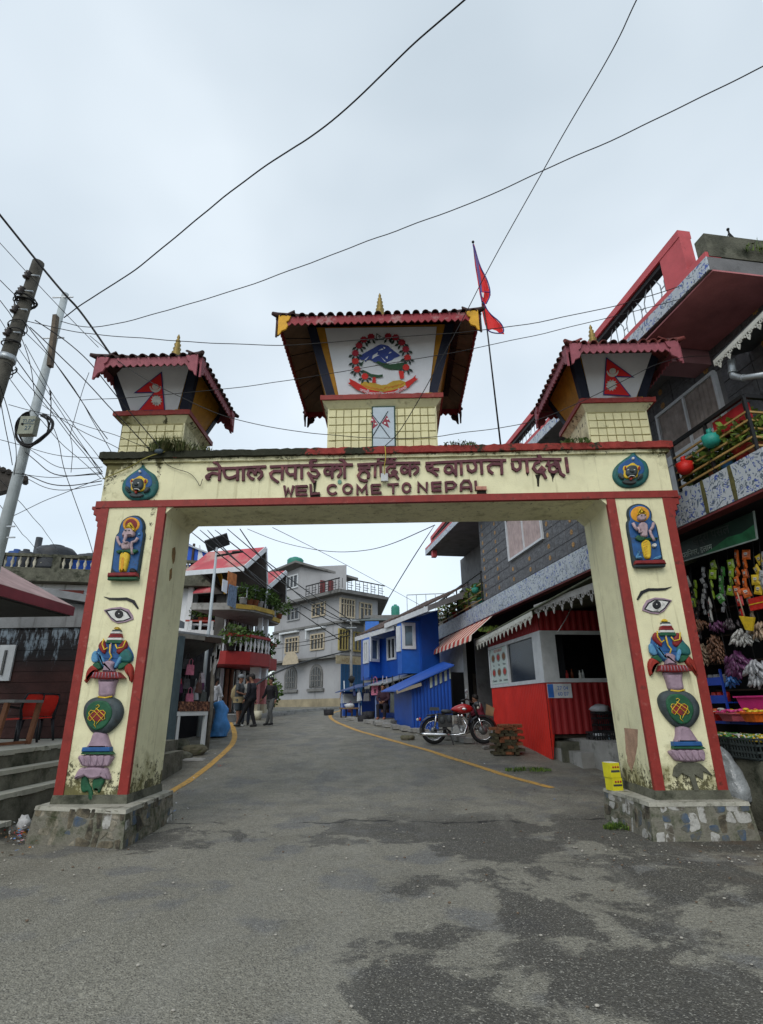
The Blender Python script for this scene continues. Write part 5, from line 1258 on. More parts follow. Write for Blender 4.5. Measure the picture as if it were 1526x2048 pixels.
for a,b,c,d in ((.001,3.4,2.09,2.18),(.001,3.4,3.21,3.30),(.001,.36,2.18,3.21),(2.3,2.45,2.18,3.21)): fb(KRF,'window_frame',kw,a+.03,b,c,d,-.05,.03,ki)
fb(KL,'pane',cgl,1.74,3.62,2.18,3.21,-.04,-.02,ki)
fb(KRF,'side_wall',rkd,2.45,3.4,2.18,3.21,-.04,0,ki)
fb(KRF,'counter',kw,.3,2.4,2.10,2.16,-.3,.0,ki)
mbd = thing('menu_board','pale menu board with round dish pictures in the kiosk window','menu',KL.p(.8,2.2,.0))
fb(KL,'board',M('menu_pale_mint',(.50,.58,.55),.6,.05),.12,1.60,2.19,3.20,-.03,.004,mbd)
dish = M('dish_brown',(.20,.09,.04),.6,.6,30,0); dishr = M('dish_red',(.4,.05,.04),.6,.4,30,0); pl_ = rm['white']
for i in range(3):
    for j in range(2):
        cx,cz = .38+i*.48,2.93-j*.42
        q = MB(); q.poly(KL,[(cx+.17*math.cos(R(t)),cz+.125*math.sin(R(t))) for t in range(0,360,24)],.004,.008); q.obj('plate',M('plate_grey',(.22,.24,.22),.5),mbd)
        q = MB(); q.poly(KL,[(cx+.12*math.cos(R(t)),cz+.085*math.sin(R(t))) for t in range(0,360,30)],.008,.011); q.obj('dish',(dish,dishr)[(i+j) % 2],mbd)
dk = M('print_dark',(.04,.05,.06),.6)
for s_,x,z,sz in (('RESTAURANT',.86,3.09,.12),): text_obj(s_,KL,x,z,sz,0,.006,M('print_terracotta',(.45,.08,.05),.6),mbd)
for s_,x,z in (('Tea',.38,2.69),('Thali',.86,2.69),('Momo',1.34,2.69),('Chowmein',.40,2.25),('Coffee',.90,2.25),('Omelette',1.36,2.25)): text_obj(s_,KL,x,z,.09,0,.006,dk,mbd)
np_ = thing('number_plate_sign','small blue and white plate fixed below the kiosk corner','sign',KRF.p(.2,1.75,.03))
fb(KRF,'plate',M('plate_white',(.6,.62,.65),.5),.02,.62,1.74,2.06,.026,.035,np_); fb(KRF,'plate_blue',gm[2],.03,.17,1.75,2.05,.0352,.038,np_)
text_obj('27 04',KRF,.40,1.92,.12,0,.037,gm[2],np_); text_obj('60 07',KRF,.40,1.79,.12,0,.037,gm[2],np_)
for i,(s_,mm,h) in enumerate(((.62,gm[1],.2),(.75,M('bottle_brown',(.12,.03,.01),.2),.24),(.95,rm['white'],.2),(1.03,M('glass_clear',(.4,.42,.42),.15),.22))):
    q = MB(); q.lathe([(.035,0),(.035,h*.6),(.013,h*.8),(.015,h)],KRF.p(s_,2.17,-.12),8)
    q.obj('bottle',mm,None,label=['red sauce bottle at the left end of the kiosk counter','brown bottle beside the red one on the kiosk counter','white bottle on the kiosk counter','clear bottle, rightmost on the kiosk counter'][i],cat='bottle',group='bottles on the kiosk counter')
for i,s_ in enumerate((2.55,3.0)):
    q = MB(); q.lathe([(.13,0),(.17,.13),(.15,.14)],KL.p(s_,2.19,-.3),12); q.obj('steel_pot',steel,None,label=['left steel pot behind the kiosk glass','right steel pot behind the kiosk glass'][i],cat='pot',group='pots inside the kiosk')
# valances over the kiosk
k1 = [KL.uv(*q_,.35) for q_ in ((952,1282),(1064,1222),(1066,1215),(1210,1155))]
v1 = valance(KL,k1[0][0],k1[1][0],k1[0][1],k1[1][1],.35,.30,.30,'white cut-out lace valance over the left half of the red kiosk')
v2 = valance(KL,k1[1][0]+.05,k1[3][0],k1[2][1]+.06,k1[3][1],.30,.42,.34,'grey white lace valance over the right half of the red kiosk',mat=M('lace_board_grey',(.38,.37,.36),.7,.15,6,.1,dirt=.3))
q = MB(); q.slab([KL.p(k1[0][0],k1[0][1]+.01,.38),KL.p(k1[3][0],k1[2][1]+.07,.38),KL.p(k1[3][0],k1[2][1]+.3,-1.5),KL.p(k1[0][0],k1[0][1]+.25,-1.5)],(0,0,.03)); q.obj('kiosk_roof',M('mossy_sheet',(.10,.11,.07),.8,.4,4,.3),ki)
clump('roof_weeds',KL.p(1.6,k1[0][1]+.1,.1),.7,300,.22,[leafy,grassg],seed=33,label='green weeds growing on the kiosk roof behind the white lace valance',cat='weed')
# concrete steps and crates between kiosk and pillar
st = thing('concrete_steps','worn concrete steps and block wall between red kiosk and right pillar','steps',KRF.p(1.5,.2,.5))
for i,(a,b,n0,n1,z1) in enumerate(((.25,.56,-.4,.9,.62),(.56,3.6,-.3,1.0,.72),(1.0,3.6,-.3,.45,.98),(.12,.8,-.5,.3,.80))): fb(KRF,'step',concrete if i != 3 else mossy,a,b,.0,z1,n0,n1,st)
def crate(p,sx,sy,sz,mat,label,rz=0,name='plastic_crate',group=None):
    t = thing(name,label,'crate',p,rz,group); q = MB()
    for z in (0,sz*.3,sz*.62,sz*.9): 
        for (x0,x1,y0,y1) in ((-sx/2,sx/2,-sy/2,-sy/2+.02),(-sx/2,sx/2,sy/2-.02,sy/2),(-sx/2,-sx/2+.02,-sy/2,sy/2),(sx/2-.02,sx/2,-sy/2,sy/2)): q.box(x0,x1,y0,y1,z,z+sz*.1)
    o = q.obj('rim',mat,t,local=True)
    q = MB(); n = 9
    for i in range(n+1):
        x = -sx/2+.01+(sx-.02)*i/n
        for y in (-sy/2+.01,sy/2-.01): q.box(x-.008,x+.008,y-.008,y+.008,0,sz)
    for i in range(6):
        y = -sy/2+.01+(sy-.02)*i/5
        for x in (-sx/2+.01,sx/2-.01): q.box(x-.008,x+.008,y-.008,y+.008,0,sz)
    q.obj('lattice',mat,t,local=True); q = MB(); q.box(-sx/2,sx/2,-sy/2,sy/2,0,.015); q.obj('base',mat,t,local=True)
    return t
crm = M('crate_black',(.018,.019,.021),.5,.2)
angk = math.atan2(KRF.ex.y,KRF.ex.x)
crate(KRF.p(.88,.725,.70),.55,.4,.3,crm,'black plastic crate of oddments on the step left of the right pillar',angk)
crate(KRF.p(1.25,.985,.1),.45,.35,.45,crm,'tall grey mesh crate with white sacks against the kiosk wall',angk)
q = MB(); q.ball(KRF.p(1.22,1.48,.1),.2,9,6,(1.1,.8,.6),.2); q.obj('white_sack',M('sack_white',(.45,.47,.5),.5,.2,9,.5,20),None,label='crumpled white sack on top of the tall mesh crate',cat='sack')
q = MB(); q.lathe([(.035,0),(.035,.13),(.015,.17),(.018,.2)],KRF.p(1.02,.745,.72),8); q.obj('water_bottle',M('bottle_pale_blue',(.25,.4,.5),.2),None,label='clear blue water bottle in the black crate',cat='bottle')
q = MB(); q.ball(KRF.p(.80,.95,.72),.11,8,5,(1.3,1,.6),.25); q.obj('plastic_bag',M('bag_white',(.5,.52,.55),.4,.1),None,label='small white plastic bag in the black crate',cat='bag')
# yellow boxes by the pillar
yb = M('yellow_carton',(.60,.55,.02),.5,.1)
for i,(z,lb,dx) in enumerate(((.42,'lower yellow carton on the plinth corner of the right pillar',0),(.591,'upper yellow carton on the plinth corner of the right pillar',-.01))):
    t = thing('yellow_carton',lb,'carton',(3.16,8.9,z),.25,'yellow cartons on the plinth'); h = .17 if i == 0 else .20
    q = MB(); q.box(-.10+dx,.06+dx,-.1,.08,0,h-.004); q.obj('box',yb,t,local=True)
    q = MB(); q.box(-.09+dx,.05+dx,-.102,-.1,h*.35,h*.5); q.obj('dark_print',dk,t,local=True)
    for k in range(3): q = MB(); q.lathe([(.015,0),(.015,.003)],(-.05+dx+k*.04,-.102,h*.7),8,ax=(0,-1,0)); q.obj('red_print',gm[1],t,local=True)
    q = MB(); q.box(-.09+dx,.05+dx,-.09,.07,h-.004,h); q.obj('lid',rm['white'] if i else yb,t,local=True)
# ---------------- general store right of the gate ----------------
sh = thing('general_store','dark open fronted grocery store behind the right pillar, crammed with goods','shop',RF.p(17.5,.1,-2))
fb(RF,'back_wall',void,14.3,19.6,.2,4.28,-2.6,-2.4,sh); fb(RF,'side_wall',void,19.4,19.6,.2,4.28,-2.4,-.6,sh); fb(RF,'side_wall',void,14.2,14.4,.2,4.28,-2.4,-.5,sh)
fb(RF,'shop_floor',concrete,14.4,19.6,.05,.30,-2.4,-.4,sh)
fb(RF,'counter',wood_d,14.8,19.4,.31,.82,-1.5,-.75,sh)
for z in (1.3,1.8,2.3,2.8,3.3): fb(RF,'shelf',wood_d,14.5,19.3,z,z+.03,-2.35,-2.0,sh)
# green signboard
sg = thing('shop_signboard','dark green signboard with Devanagari lettering hung under the tiled balcony','sign',RF.p(17.6,3.6,-.35))
c4 = [RF.uv(*q_,-.35) for q_ in ((1350,1128),(1515,1078),(1508,1022),(1345,1092))]
SGF = RF
q = MB(); q.poly(RF,c4,-.37,-.35); q.obj('board',M('sign_dark_green',(.012,.03,.022),.5,.5,2,0),sg)
def lerp2(u,v):
    a = Vector(c4[0]).lerp(Vector(c4[1]),u); b = Vector(c4[3]).lerp(Vector(c4[2]),u); return tuple(a.lerp(b,v))
q = MB(); q.poly(RF,[lerp2(.35,.0),lerp2(1,0),lerp2(1,.55),lerp2(.85,.38),lerp2(.7,.42),lerp2(.55,.22)],-.349,-.346); q.obj('hill_print',M('sign_green',(.02,.12,.05),.6,.5,4,0),sg)
fbw = M('sign_grey_edge',(.25,.3,.28),.6)
for a,b in ((0,1),(1,2)): q = MB(); q.bar(RF.p(*c4[a],-.345),RF.p(*c4[b],-.345),.02); q.obj('edge',fbw,sg)
an = math.atan2(c4[1][1]-c4[0][1],c4[1][0]-c4[0][0])
s_,z_ = lerp2(.27,.16); text_obj('पशुपतिनगर, इलाम',RF,s_,z_,.13,an,-.344,M('sign_text',(.35,.42,.38),.6),sg)
s_,z_ = lerp2(.5,.6); text_obj('खुद्रा पसल',RF,s_,z_,.2,an,-.344,M('sign_text_dim',(.05,.06,.055),.6),sg)
# hanging goods: each strip one thing, its packets parts
pk = {n: M('packet_'+n,c,.35,.25,20,.3,30,spec=.5) for n,c in dict(lime=(.22,.34,.02),orange=(.55,.11,.015),yellow=(.55,.38,.02),red=(.45,.02,.015),silver=(.32,.33,.35),brown=(.17,.085,.05),purple=(.10,.03,.09),tan=(.30,.22,.15),blue=(.03,.12,.35),white=(.45,.45,.43),dark=(.05,.04,.045),pink=(.55,.04,.2),green=(.05,.2,.04)).items()}
def pillow_mesh(mat,w_=.10,h_=.14,d=.018):
    q = MB(); vs = [(-w_/2,0,-h_/2),(w_/2,0,-h_/2),(w_/2,0,h_/2),(-w_/2,0,h_/2),(-w_*.28,-d,-h_*.28),(w_*.28,-d,-h_*.28),(w_*.28,-d,h_*.28),(-w_*.28,-d,h_*.28),(-w_*.28,d,-h_*.28),(w_*.28,d,-h_*.28),(w_*.28,d,h_*.28),(-w_*.28,d,h_*.28)]
    q.add(vs,[(0,1,5,4),(1,2,6,5),(2,3,7,6),(3,0,4,7),(4,5,6,7),(1,0,8,9),(2,1,9,10),(3,2,10,11),(0,3,11,8),(11,10,9,8)],False)
    for sg_,m_ in ((-1,1),(1,1)):
        y = sg_*(d+.0015); q.m = 1; q.add([(-w_*.2,y,-h_*.02),(w_*.2,y,-h_*.02),(w_*.2,y,h_*.2),(-w_*.2,y,h_*.2)],[(0,1,2,3)]); q.m = 2; q.add([(-w_*.16,y,-h_*.18),(w_*.14,y,-h_*.18),(w_*.14,y,-h_*.08),(-w_*.16,y,-h_*.08)],[(0,1,2,3)])
        q.add([(-w_*.15,y*1.08,h_*.06),(w_*.12,y*1.08,h_*.06),(w_*.12,y*1.08,h_*.11),(-w_*.15,y*1.08,h_*.11)],[(0,1,2,3)])
    return q.mesh('packet',[mat,pk['white'] if mat is not pk['white'] else pk['red'],pk['dark'] if mat is not pk['dark'] else pk['orange']])
def strip(px,y0,y1,col,label,n=-.5,w_=.115,h_=.15,dx=0):
    a,b = RF.uv(px,y0,n),RF.uv(px+dx,y1,n); L_ = a[1]-b[1]; k = max(2,int(L_/(h_*.85)))
    t = thing('packet_strip',label,'snack packets',RF.p(a[0],b[1],n),0,'strips of packets hanging in the store'); me = pillow_mesh(pk[col],w_,h_)
    q = MB(); q.tube([RF.p(a[0],min(4.25,a[1]+.25),n),RF.p(b[0],b[1],n)],.006,4); q.obj('string',cable_m,t)
    for i in range(k):
        z = a[1]-L_*(i+.5)/k; m_ = Matrix.Translation(RF.p(a[0]+(b[0]-a[0])*i/k+random.uniform(-.02,.02),z,n+random.uniform(-.02,.03))) @ Matrix.Rotation(math.atan2(RF.ex.y,RF.ex.x)+random.uniform(-.6,.6),4,'Z') @ Matrix.Rotation(random.uniform(-.4,.4),4,'Y')
        inst(me,'packet',t,m_)
random.seed(50)
for i,a in enumerate([
 (1374,1160,1175,'white','single white bulb shaped packet nearest the pillar in the store',-.5,.1,.2),(1387,1160,1215,'lime','short lime green strip right beside the red pillar border'),(1407,1135,1230,'silver','long strip of tiny silver sachets in the store',-.6,.07,.09),
 (1424,1120,1200,'lime','first lime and yellow packet strip in the middle of the store'),(1441,1135,1205,'green','dark green packet strip between two lime strips'),(1460,1120,1190,'lime','lime packet strip just left of the orange packets'),
 (1474,1100,1190,'orange','left strip of orange snack packets'),(1490,1100,1195,'orange','right strip of orange snack packets'),(1513,1110,1190,'yellow','yellow packet strip at the right photo edge'),(1526,1105,1180,'silver','silver packet strip at the right photo edge'),
 (1418,1195,1245,'white','white paper parcels hanging below the lime packets',-.5,.12,.2),(1386,1180,1260,'dark','dark shiny sachet strip beside the pillar',-.6,.07,.1),(1478,1190,1240,'red','dark red packet strip below the orange ones'),(1396,1200,1290,'dark','long black sachet strip low beside the pillar',-.65,.07,.1),
 (1446,1150,1225,'silver','narrow silver strip hanging behind the lime packets',-.75,.06,.09),(1500,1195,1240,'tan','tan packet strip above the yellow dustpan',-.7,.1,.12)]):
    strip(a[0],a[1],a[2],a[3],a[4],*(a[5:] if len(a) > 5 else ()))
def bundle(px,py,w_,h_,col,label,k,ls,n=-.45,flat=.6,up=False):
    s,z = RF.uv(px,py,n); c = RF.p(s,z,n); t = thing('goods_bundle',label,'dried goods',c-Vector((0,0,h_/2)),0,'bundles of dried goods hanging in the store')
    q = MB(); q.tube([c+Vector((0,0,h_*.3)),Vector((c.x,c.y,min(4.25,c.z+.9)))],.006,4); q.obj('string',cable_m,t)
    q = MB()
    for i in range(k):
        a = random.uniform(0,6.28); r = math.sqrt(random.random()); x = math.cos(a)*r*w_/2; zz = math.sin(a)*r*h_/2; d = RF.ex*x+Vector((0,0,zz)); o_ = (RF.ex*x*1.1+Vector((0,0,-.13-random.random()*.08))+RF.n*random.uniform(-.03,.10)).normalized()
        p = c+d+RF.n*random.uniform(-.05,.08)
        q.tube([p-o_*ls*.5,p,p+o_*ls*.5],[ls*.10,ls*.2,ls*.06],5)
    q.obj('pieces',pk[col],t,kind='stuff')
for a in [(1401,1251,.30,.12,'brown','flat fan of brown dried fish hung beside the pillar',46,.09),(1438,1254,.34,.12,'purple','purple wrapped fan bundle in the middle of the store',40,.1),(1465,1249,.2,.12,'dark','small dark fan bundle right of the purple one',26,.09),(1489,1277,.46,.2,'white','fan of whitish dried fish in the store',80,.10),(1523,1262,.3,.2,'tan','tan fan bundle at the right photo edge',60,.10),
          (1408,1310,.30,.32,'tan','left heap of tan garlic like bulbs on a string',120,.075),(1434,1300,.30,.42,'brown','right heap of brown bulbs on a string',150,.075),(1477,1330,.5,.28,'purple','purple shiny bundle of wrapped sticks',90,.16),(1517,1348,.36,.3,'silver','silver grey bundle of wrapped sticks at the right edge',90,.14),(1463,1360,.22,.14,'blue','small blue and white packet fan below the purple bundle',24,.12)]:
    bundle(*a)
du = thing('dustpan','bright yellow plastic scoop hanging in the store','scoop',RF.p(*RF.uv(1495,1255,-.3),-.3))
q = MB(); q.poly(RF,[RF.uv(*q_,-.3) for q_ in ((1481,1232),(1511,1235),(1507,1262),(1494,1260))],-.3,-.27,.005); q.obj('pan',pk['yellow'],du)
q = MB(); s,z = RF.uv(1490,1232,-.3); q.tube([RF.p(s,z,-.29),RF.p(s-.03,z+.35,-.29)],.01,6); q.obj('handle',pk['tan'],du)
rb = thing('snack_box','red and yellow snack box hung at the right photo edge','box',RF.p(*RF.uv(1510,1218,-.4),-.4)); u_,v_ = RF.uv(1501,1222,-.4),RF.uv(1530,1190,-.4)
fb(RF,'box',pk['red'],u_[0],v_[0],u_[1],v_[1],-.46,-.4,rb); fb(RF,'band',pk['yellow'],u_[0],v_[0],u_[1]+.08,v_[1]-.08,-.399,-.395,rb)
# rack of blue trays
ra = thing('tray_rack','blue plastic three tier rack holding tins and jars by the right pillar','rack',RF.p(16.3,.8,-.7)); bl = M('rack_blue',(.015,.06,.42),.4,.15)
a0 = RF.uv(1412,1400,-.5)[0]; a1 = RF.uv(1452,1400,-.5)[0]
zs = [RF.z(1430,yy,-.5) for yy in (1352,1388,1428)]
for i,z in enumerate(zs):
    w_ = 0 if i < 2 else .35
    q = MB(); q.fbox(RF,a0,a1+w_,z-.12,z-.02,-.52,-.5); q.fbox(RF,a0,a1+w_,z-.14,z-.12,-.8,-.5); q.fbox(RF,a0,a0+.02,z-.12,z-.02,-.8,-.52); q.obj('tray',bl,ra,kind='stuff')
    for k in range(4 if i == 2 else 3):
        x = a0+.07+k*.13; q = MB(); q.lathe([(.05,0),(.052,.12),(.045,.15)],RF.p(x,z-.12,-.62),8); q.obj('jar',(pk['silver'],pk['red'],pk['tan'])[i],ra)
for x in (a0+.01,a1-.01): q = MB(); q.bar(RF.p(x,zs[2]-.14,-.51),RF.p(x,zs[0]+.1,-.51),.03); q.obj('upright',bl,ra)
def basket(s,z,n,w_,h_,mat,label,fill,seed,name='plastic_basket',grp='baskets on the store counter'):
    t = thing(name,label,'basket',RF.p(s,z,n),0,grp); q = MB(); top,bot = w_,w_*.78
    def rg(zz,ww,d): return [RF.p(s-ww/2,z+zz,n+d/2),RF.p(s+ww/2,z+zz,n+d/2),RF.p(s+ww/2,z+zz,n-d/2),RF.p(s-ww/2,z+zz,n-d/2)]
    A,B = rg(0,bot,.28),rg(h_,top,.36); q.add(A+B,[(3,2,1,0),(0,1,5,4),(1,2,6,5),(2,3,7,6),(3,0,4,7)]); q.obj('tub',mat,t)
    C_,D = rg(h_-.0,top+.03,.4),rg(h_+.02,top+.03,.4); q = MB(); q.hexa(C_+D) if False else None
    q = MB()
    for i in range(4): q.bar(C_[i],C_[(i+1) % 4],.022)
    q.obj('lip',mat,t)
    if fill:
        random.seed(seed); q = MB()
        for i in range(40): q.m = random.randrange(len(fill)); q.ball(RF.p(s+random.uniform(-.45,.45)*w_,z+h_+random.uniform(-.02,.05),n+random.uniform(-.14,.15)),random.uniform(.02,.04),6,4,(1.5,1,.6))
        q.obj('contents',[pk[f] for f in fill],t,kind='stuff')
    return t
zt_ = RF.z(1500,1440,-.35)
sB = [RF.uv(x,1440,-.35)[0] for x in (1440,1475,1500,1522)]
basket(RF.uv(1503,1415,-.5)[0]+.1,RF.z(1500,1428,-.5),-.6,.55,.24,M('basket_pink',(.55,.03,.20),.45,.1),'large bright pink basket on the store counter',None,1)
basket(sB[0],zt_-.02,-.35,.26,.12,pk['red'],'left orange red tray of goods on the crate tops',['orange','white','pink'],2)
basket(sB[1]-.02,zt_-.02,-.35,.26,.11,M('basket_rose',(.45,.1,.13),.5),'rose coloured tray next to the orange red one',['pink','white','yellow'],3)
basket(sB[3]-.03,zt_-.02,-.35,.26,.12,pk['orange'],'orange tray at the right photo edge',['orange','yellow'],4)
gz = RF.z(1480,1512,-.25); angr = math.atan2(RF.ex.y,RF.ex.x)
for i,x in enumerate((1452,1500)):
    s = RF.uv(x+5,1490,-.12)[0]
    t = crate(RF.p(s,gz,-.12),.5,.36,.27,M('crate_dark_grey',(.035,.045,.045),.5,.2),['dark grey crate of green chillies beside the pillar','dark grey crate of vegetables at the right photo edge'][i],angr,group='vegetable crates in front of the store')
    q = MB(); random.seed(i+70)
    for k in range(110):
        q.m = random.choice((0,0,1,2) if i == 0 else (0,1,1,2)); q.tube([Vector((random.uniform(-.22,.22),random.uniform(-.15,.15),random.uniform(.22,.3))) + d for d in (Vector((0,0,0)),Vector((random.uniform(-.05,.05),random.uniform(-.05,.05),.02)))],[.016,.008],5)
    q.obj('vegetables',[pk['green'],pk['yellow'],pk['white']],t,local=True,kind='stuff')
fb(RF,'crate_stand',mossy,15.9,19.6,.02,gz-.01,-.55,.02,sh)
# clear plastic sack leaning on the pillar base
q = MB(); a = atX(1440,1500,4.5)
P = [U(x,y,8.45) for x,y in ((1432,1490),(1441,1505),(1456,1530),(1466,1555),(1472,1578),(1476,1600))]
P = smooth(P,2); k_ = len(P)
q.tube(P,[.02+.17*min(1,i/(k_*.7))-.05*max(0,i/k_-.85)*6 for i in range(k_)],26)
for i in range(len(q.v)):
    v_ = Vector(q.v[i]); q.v[i] = tuple(v_+Vector((1,1,1))*.035*noise.noise(v_*9)+Vector((1,.4,.2))*.02*noise.noise(v_*21))
bm = M('sack_clear_plastic',(.26,.28,.29),.25,.35,5,.9,16,spec=.7,col2=(.05,.16,.10),c2=.33,c2sc=6)
q.obj('plastic_sack',bm,None,label='clear plastic sack of rubbish leaning against the right pillar foot',cat='sack')
# ---------------- blue house and souvenir stall ----------------
bs = M('blue_sheet',(.010,.072,.37),.5,.18,1.2,.5,2.5,dirt=.15,dcol=(.008,.04,.2),dsc=3,spec=.4)
bs2 = M('blue_sheet_pale',(.012,.10,.44),.45,.2,1.5,.6,3,spec=.45); bsd = M('blue_rib_dark',(.01,.045,.24),.5,.15)
roofb = M('rusty_roof_sheet',(.10,.07,.06),.75,.4,2.5,.3,20,streak=True,dirt=.3)
BF = facade(722,27.5,872,21.0)
def zB(x,y,n=0): return BF.z(x,y,n)
def sB_(x,n=0): return BF.uv(x,1300,n)[0]
bh = thing('blue_house','bright blue sheet clad two storey house with white bay windows','house',BF.p(4,.8,-1))
Lb = sB_(843); zt = zB(872,1215); zb = zB(872,1342); zt2 = zB(722,1280)
rb_ = zb-.02
e1,e2 = BF.uv(768,1247,.8),BF.uv(856,1208,.8); f1,f2 = BF.uv(709,1274,.7),BF.uv(787,1250,.7)
def walltop(a,b,za,zc,n1=.002,n0=-.8): return [BF.p(a,rb_,n1),BF.p(b,rb_,n1),BF.p(b,rb_,n0),BF.p(a,rb_,n0),BF.p(a,za,n1),BF.p(b,zc,n1),BF.p(b,zc+.3,n0),BF.p(a,za+.3,n0)]
q = MB(); q.hexa(walltop(0,e1[0]+.15,f1[1]+.12,f1[1]+.12+(f2[1]-f1[1])*.7)); q.obj('wall',bs,bh)
q = MB(); q.hexa(walltop(e1[0]+.15,Lb,e1[1]+.2,e2[1]-.1,.004)); wl = q.obj('wall',bs,bh)
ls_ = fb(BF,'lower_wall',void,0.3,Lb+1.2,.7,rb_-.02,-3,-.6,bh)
bmg = M('bay_mirror_glass',(.18,.24,.28),.04,.3,1,0,metal=.6)
for (x1,x2,x3,ytop,yw0,yw1) in ((728,738.5,762,1278,1318,1281),(795,803,840,1244,1292,1252)):
    N1 = .75; p1,p2,p3 = (BF.uv(x1,1300,N1)[0],N1),(BF.uv(x2,1300,N1)[0],N1),(BF.uv(x3,1300,.0)[0],.0); p0 = (p1[0]-.35,0)
    top,bot = BF.z((x1+x3)/2,ytop,.3),rb_
    Q = [BF.p(p0[0],0,0),BF.p(p1[0],0,N1),BF.p(p2[0],0,N1),BF.p(p3[0],0,0.003)]; up_ = Vector((0,0,1))
    q = MB(); q.hexa([v+up_*bot for v in Q]+[v+up_*top for v in Q]); bay = q.obj('bay',bs2,bh)
    for (A,B,mull,gmt) in ((Q[1],Q[2],(.5,),dark_glass),(Q[2],Q[3],(),bmg)):
        CF_ = Fr(A,(B-A),(0,0,1)); cw = (B-A).length; wz0,wz1 = CF_.z((x2+x3)/2,yw0),CF_.z((x2+x3)/2,yw1)
        window(CF_,bay,.14,cw-(.14 if mull else .3),wz0,wz1,.012,mull,fw=.12,gmat=gmt)
window(BF,wl,sB_(777),sB_(791),zB(784,1316),zB(784,1278),.01,(.5,),fw=.08,gmat=dark_glass)
# roofs: two stepped planes with pale fascia
def roofplane(a,b,z0a,z0b,depth,rise,n0):
    q = MB(); k = int((b-a)/.22)
    for i in range(k):
        s0,s1 = a+(b-a)*i/k,a+(b-a)*(i+1)/k; za = z0a+(z0b-z0a)*i/k; zc = z0a+(z0b-z0a)*(i+1)/k; h = .035*(i % 2)
        q.slab([BF.p(s0,za+h,n0),BF.p(s1,zc+h,n0),BF.p(s1,zc+rise+h,n0-depth),BF.p(s0,za+rise+h,n0-depth)],(0,0,.02))
    q.obj('roof_sheet',roofb,bh)
    q = MB(); q.hexa([BF.p(a,z0a-.2,n0-.01),BF.p(b,z0b-.2,n0-.01),BF.p(b,z0b-.2,n0-.05),BF.p(a,z0a-.2,n0-.05),BF.p(a,z0a,n0-.01),BF.p(b,z0b,n0-.01),BF.p(b,z0b,n0-.05),BF.p(a,z0a,n0-.05)]); q.obj('fascia',kw,bh)
e1,e2 = BF.uv(768,1247,.8),BF.uv(856,1208,.8)
roofplane(e1[0],e2[0],e1[1],e2[1]-.05,1.9,.95,.8)
q = MB(); q.hexa([BF.p(e2[0]-.04,e2[1]-.25,.8),BF.p(e2[0],e2[1]-.25,.8),BF.p(e2[0],e2[1]+.42,-.95),BF.p(e2[0]-.04,e2[1]+.42,-.95),BF.p(e2[0]-.04,e2[1]-.05,.8),BF.p(e2[0],e2[1]-.05,.8),BF.p(e2[0],e2[1]+.65,-.95),BF.p(e2[0]-.04,e2[1]+.65,-.95)]); q.obj('fascia',gwall,bh)
e1,e2 = BF.uv(709,1274,.7),BF.uv(787,1250,.7)
roofplane(e1[0],e2[0],e1[1],e2[1],1.8,.9,.7)
# white ribbed lower corner post strips
# awning sheets over the stall
aws = M('stall_awning_sheet',(.025,.06,.2),.5,.3,3,.2)
stl = thing('souvenir_stall','blue souvenir stall under the blue house with bags hung along its front','stall',BF.p(3.5,.9,.8))
z0 = BF.z(740,1378,1.3)
q = MB(); q.slab([BF.p(-.3,z0-.05,1.2),BF.p(4.3,z0+.12,1.4),BF.p(4.3,z0+.45,.1),BF.p(-.3,z0+.3,.1)],(0,0,.04)); q.obj('awning',aws,stl)
q = MB(); q.slab([BF.p(4.4,z0+.1,1.5),BF.p(6.0,z0+.1,1.5),BF.p(6.0,z0+.5,.1),BF.p(4.4,z0+.5,.1)],(0,0,.04)); q.obj('awning',steel,stl)
zgr = .98
P_ = BF.p(2,0,1.6)
fb(BF,'platform',concrete,-.6,7.4,.5,1.14,-.5,1.9,stl)
fb(BF,'kerb_stone',concrete,-.8,6.8,.5,1.06,1.9,2.15,stl)
fb(BF,'end_panel',bs,-.05,.45,1.14,z0,.2,1.0,stl); fb(BF,'white_panel',pw,-.06,.46,1.75,z0-.1,.205,1.02,stl)
fb(BF,'back_panel',bsd,.45,6.5,1.14,z0+.1,.1,.15,stl)
for s in (.5,2.6,4.4): q = MB(); q.bar(BF.p(s,1.14,1.15),BF.p(s,z0,1.15),.05); q.obj('post',M('post_pale_blue',(.2,.28,.5),.6),stl)
# bags in rows
bagm = {n: M('bag_'+n,c,.7,.3,14,.2) for n,c in dict(pink=(.55,.17,.26),black=(.02,.02,.024),pale=(.48,.42,.45),navy=(.03,.04,.12),brown=(.10,.05,.04),plum=(.12,.03,.10),grey=(.12,.12,.13),camo=(.10,.11,.10),red=(.35,.03,.05),white=(.5,.5,.52)).items()}
def bag_mesh(mat,w_=.32,h_=.34,d=.1):
    q = MB(); q.hexa([(-w_/2,-d/2,0),(w_/2,-d/2,0),(w_/2,d/2,0),(-w_/2,d/2,0),(-w_*.42,-d*.2,h_),(w_*.42,-d*.2,h_),(w_*.42,d*.2,h_),(-w_*.42,d*.2,h_)])
    q.tube([(-w_*.22,0,h_),(-w_*.2,0,h_*1.45),(0,0,h_*1.6),(w_*.2,0,h_*1.45),(w_*.22,0,h_)],.011,5,caps=False)
    return q.mesh('bag',mat)
def hang_bag(fr,s,z,n,col,label,grp,w_=.32,h_=.34,cat='bag',name='handbag'):
    o = bpy.data.objects.new(name,bag_mesh(bagm[col],w_,h_)); COL.objects.link(o); o.location = fr.p(s,z,n); o.rotation_euler = (random.uniform(-.1,.1),random.uniform(-.1,.1),math.atan2(fr.ex.y,fr.ex.x)+random.uniform(-.5,.5)); tag(o,label,cat,grp); return o
random.seed(77); g_ = 'bags hung along the blue stall'
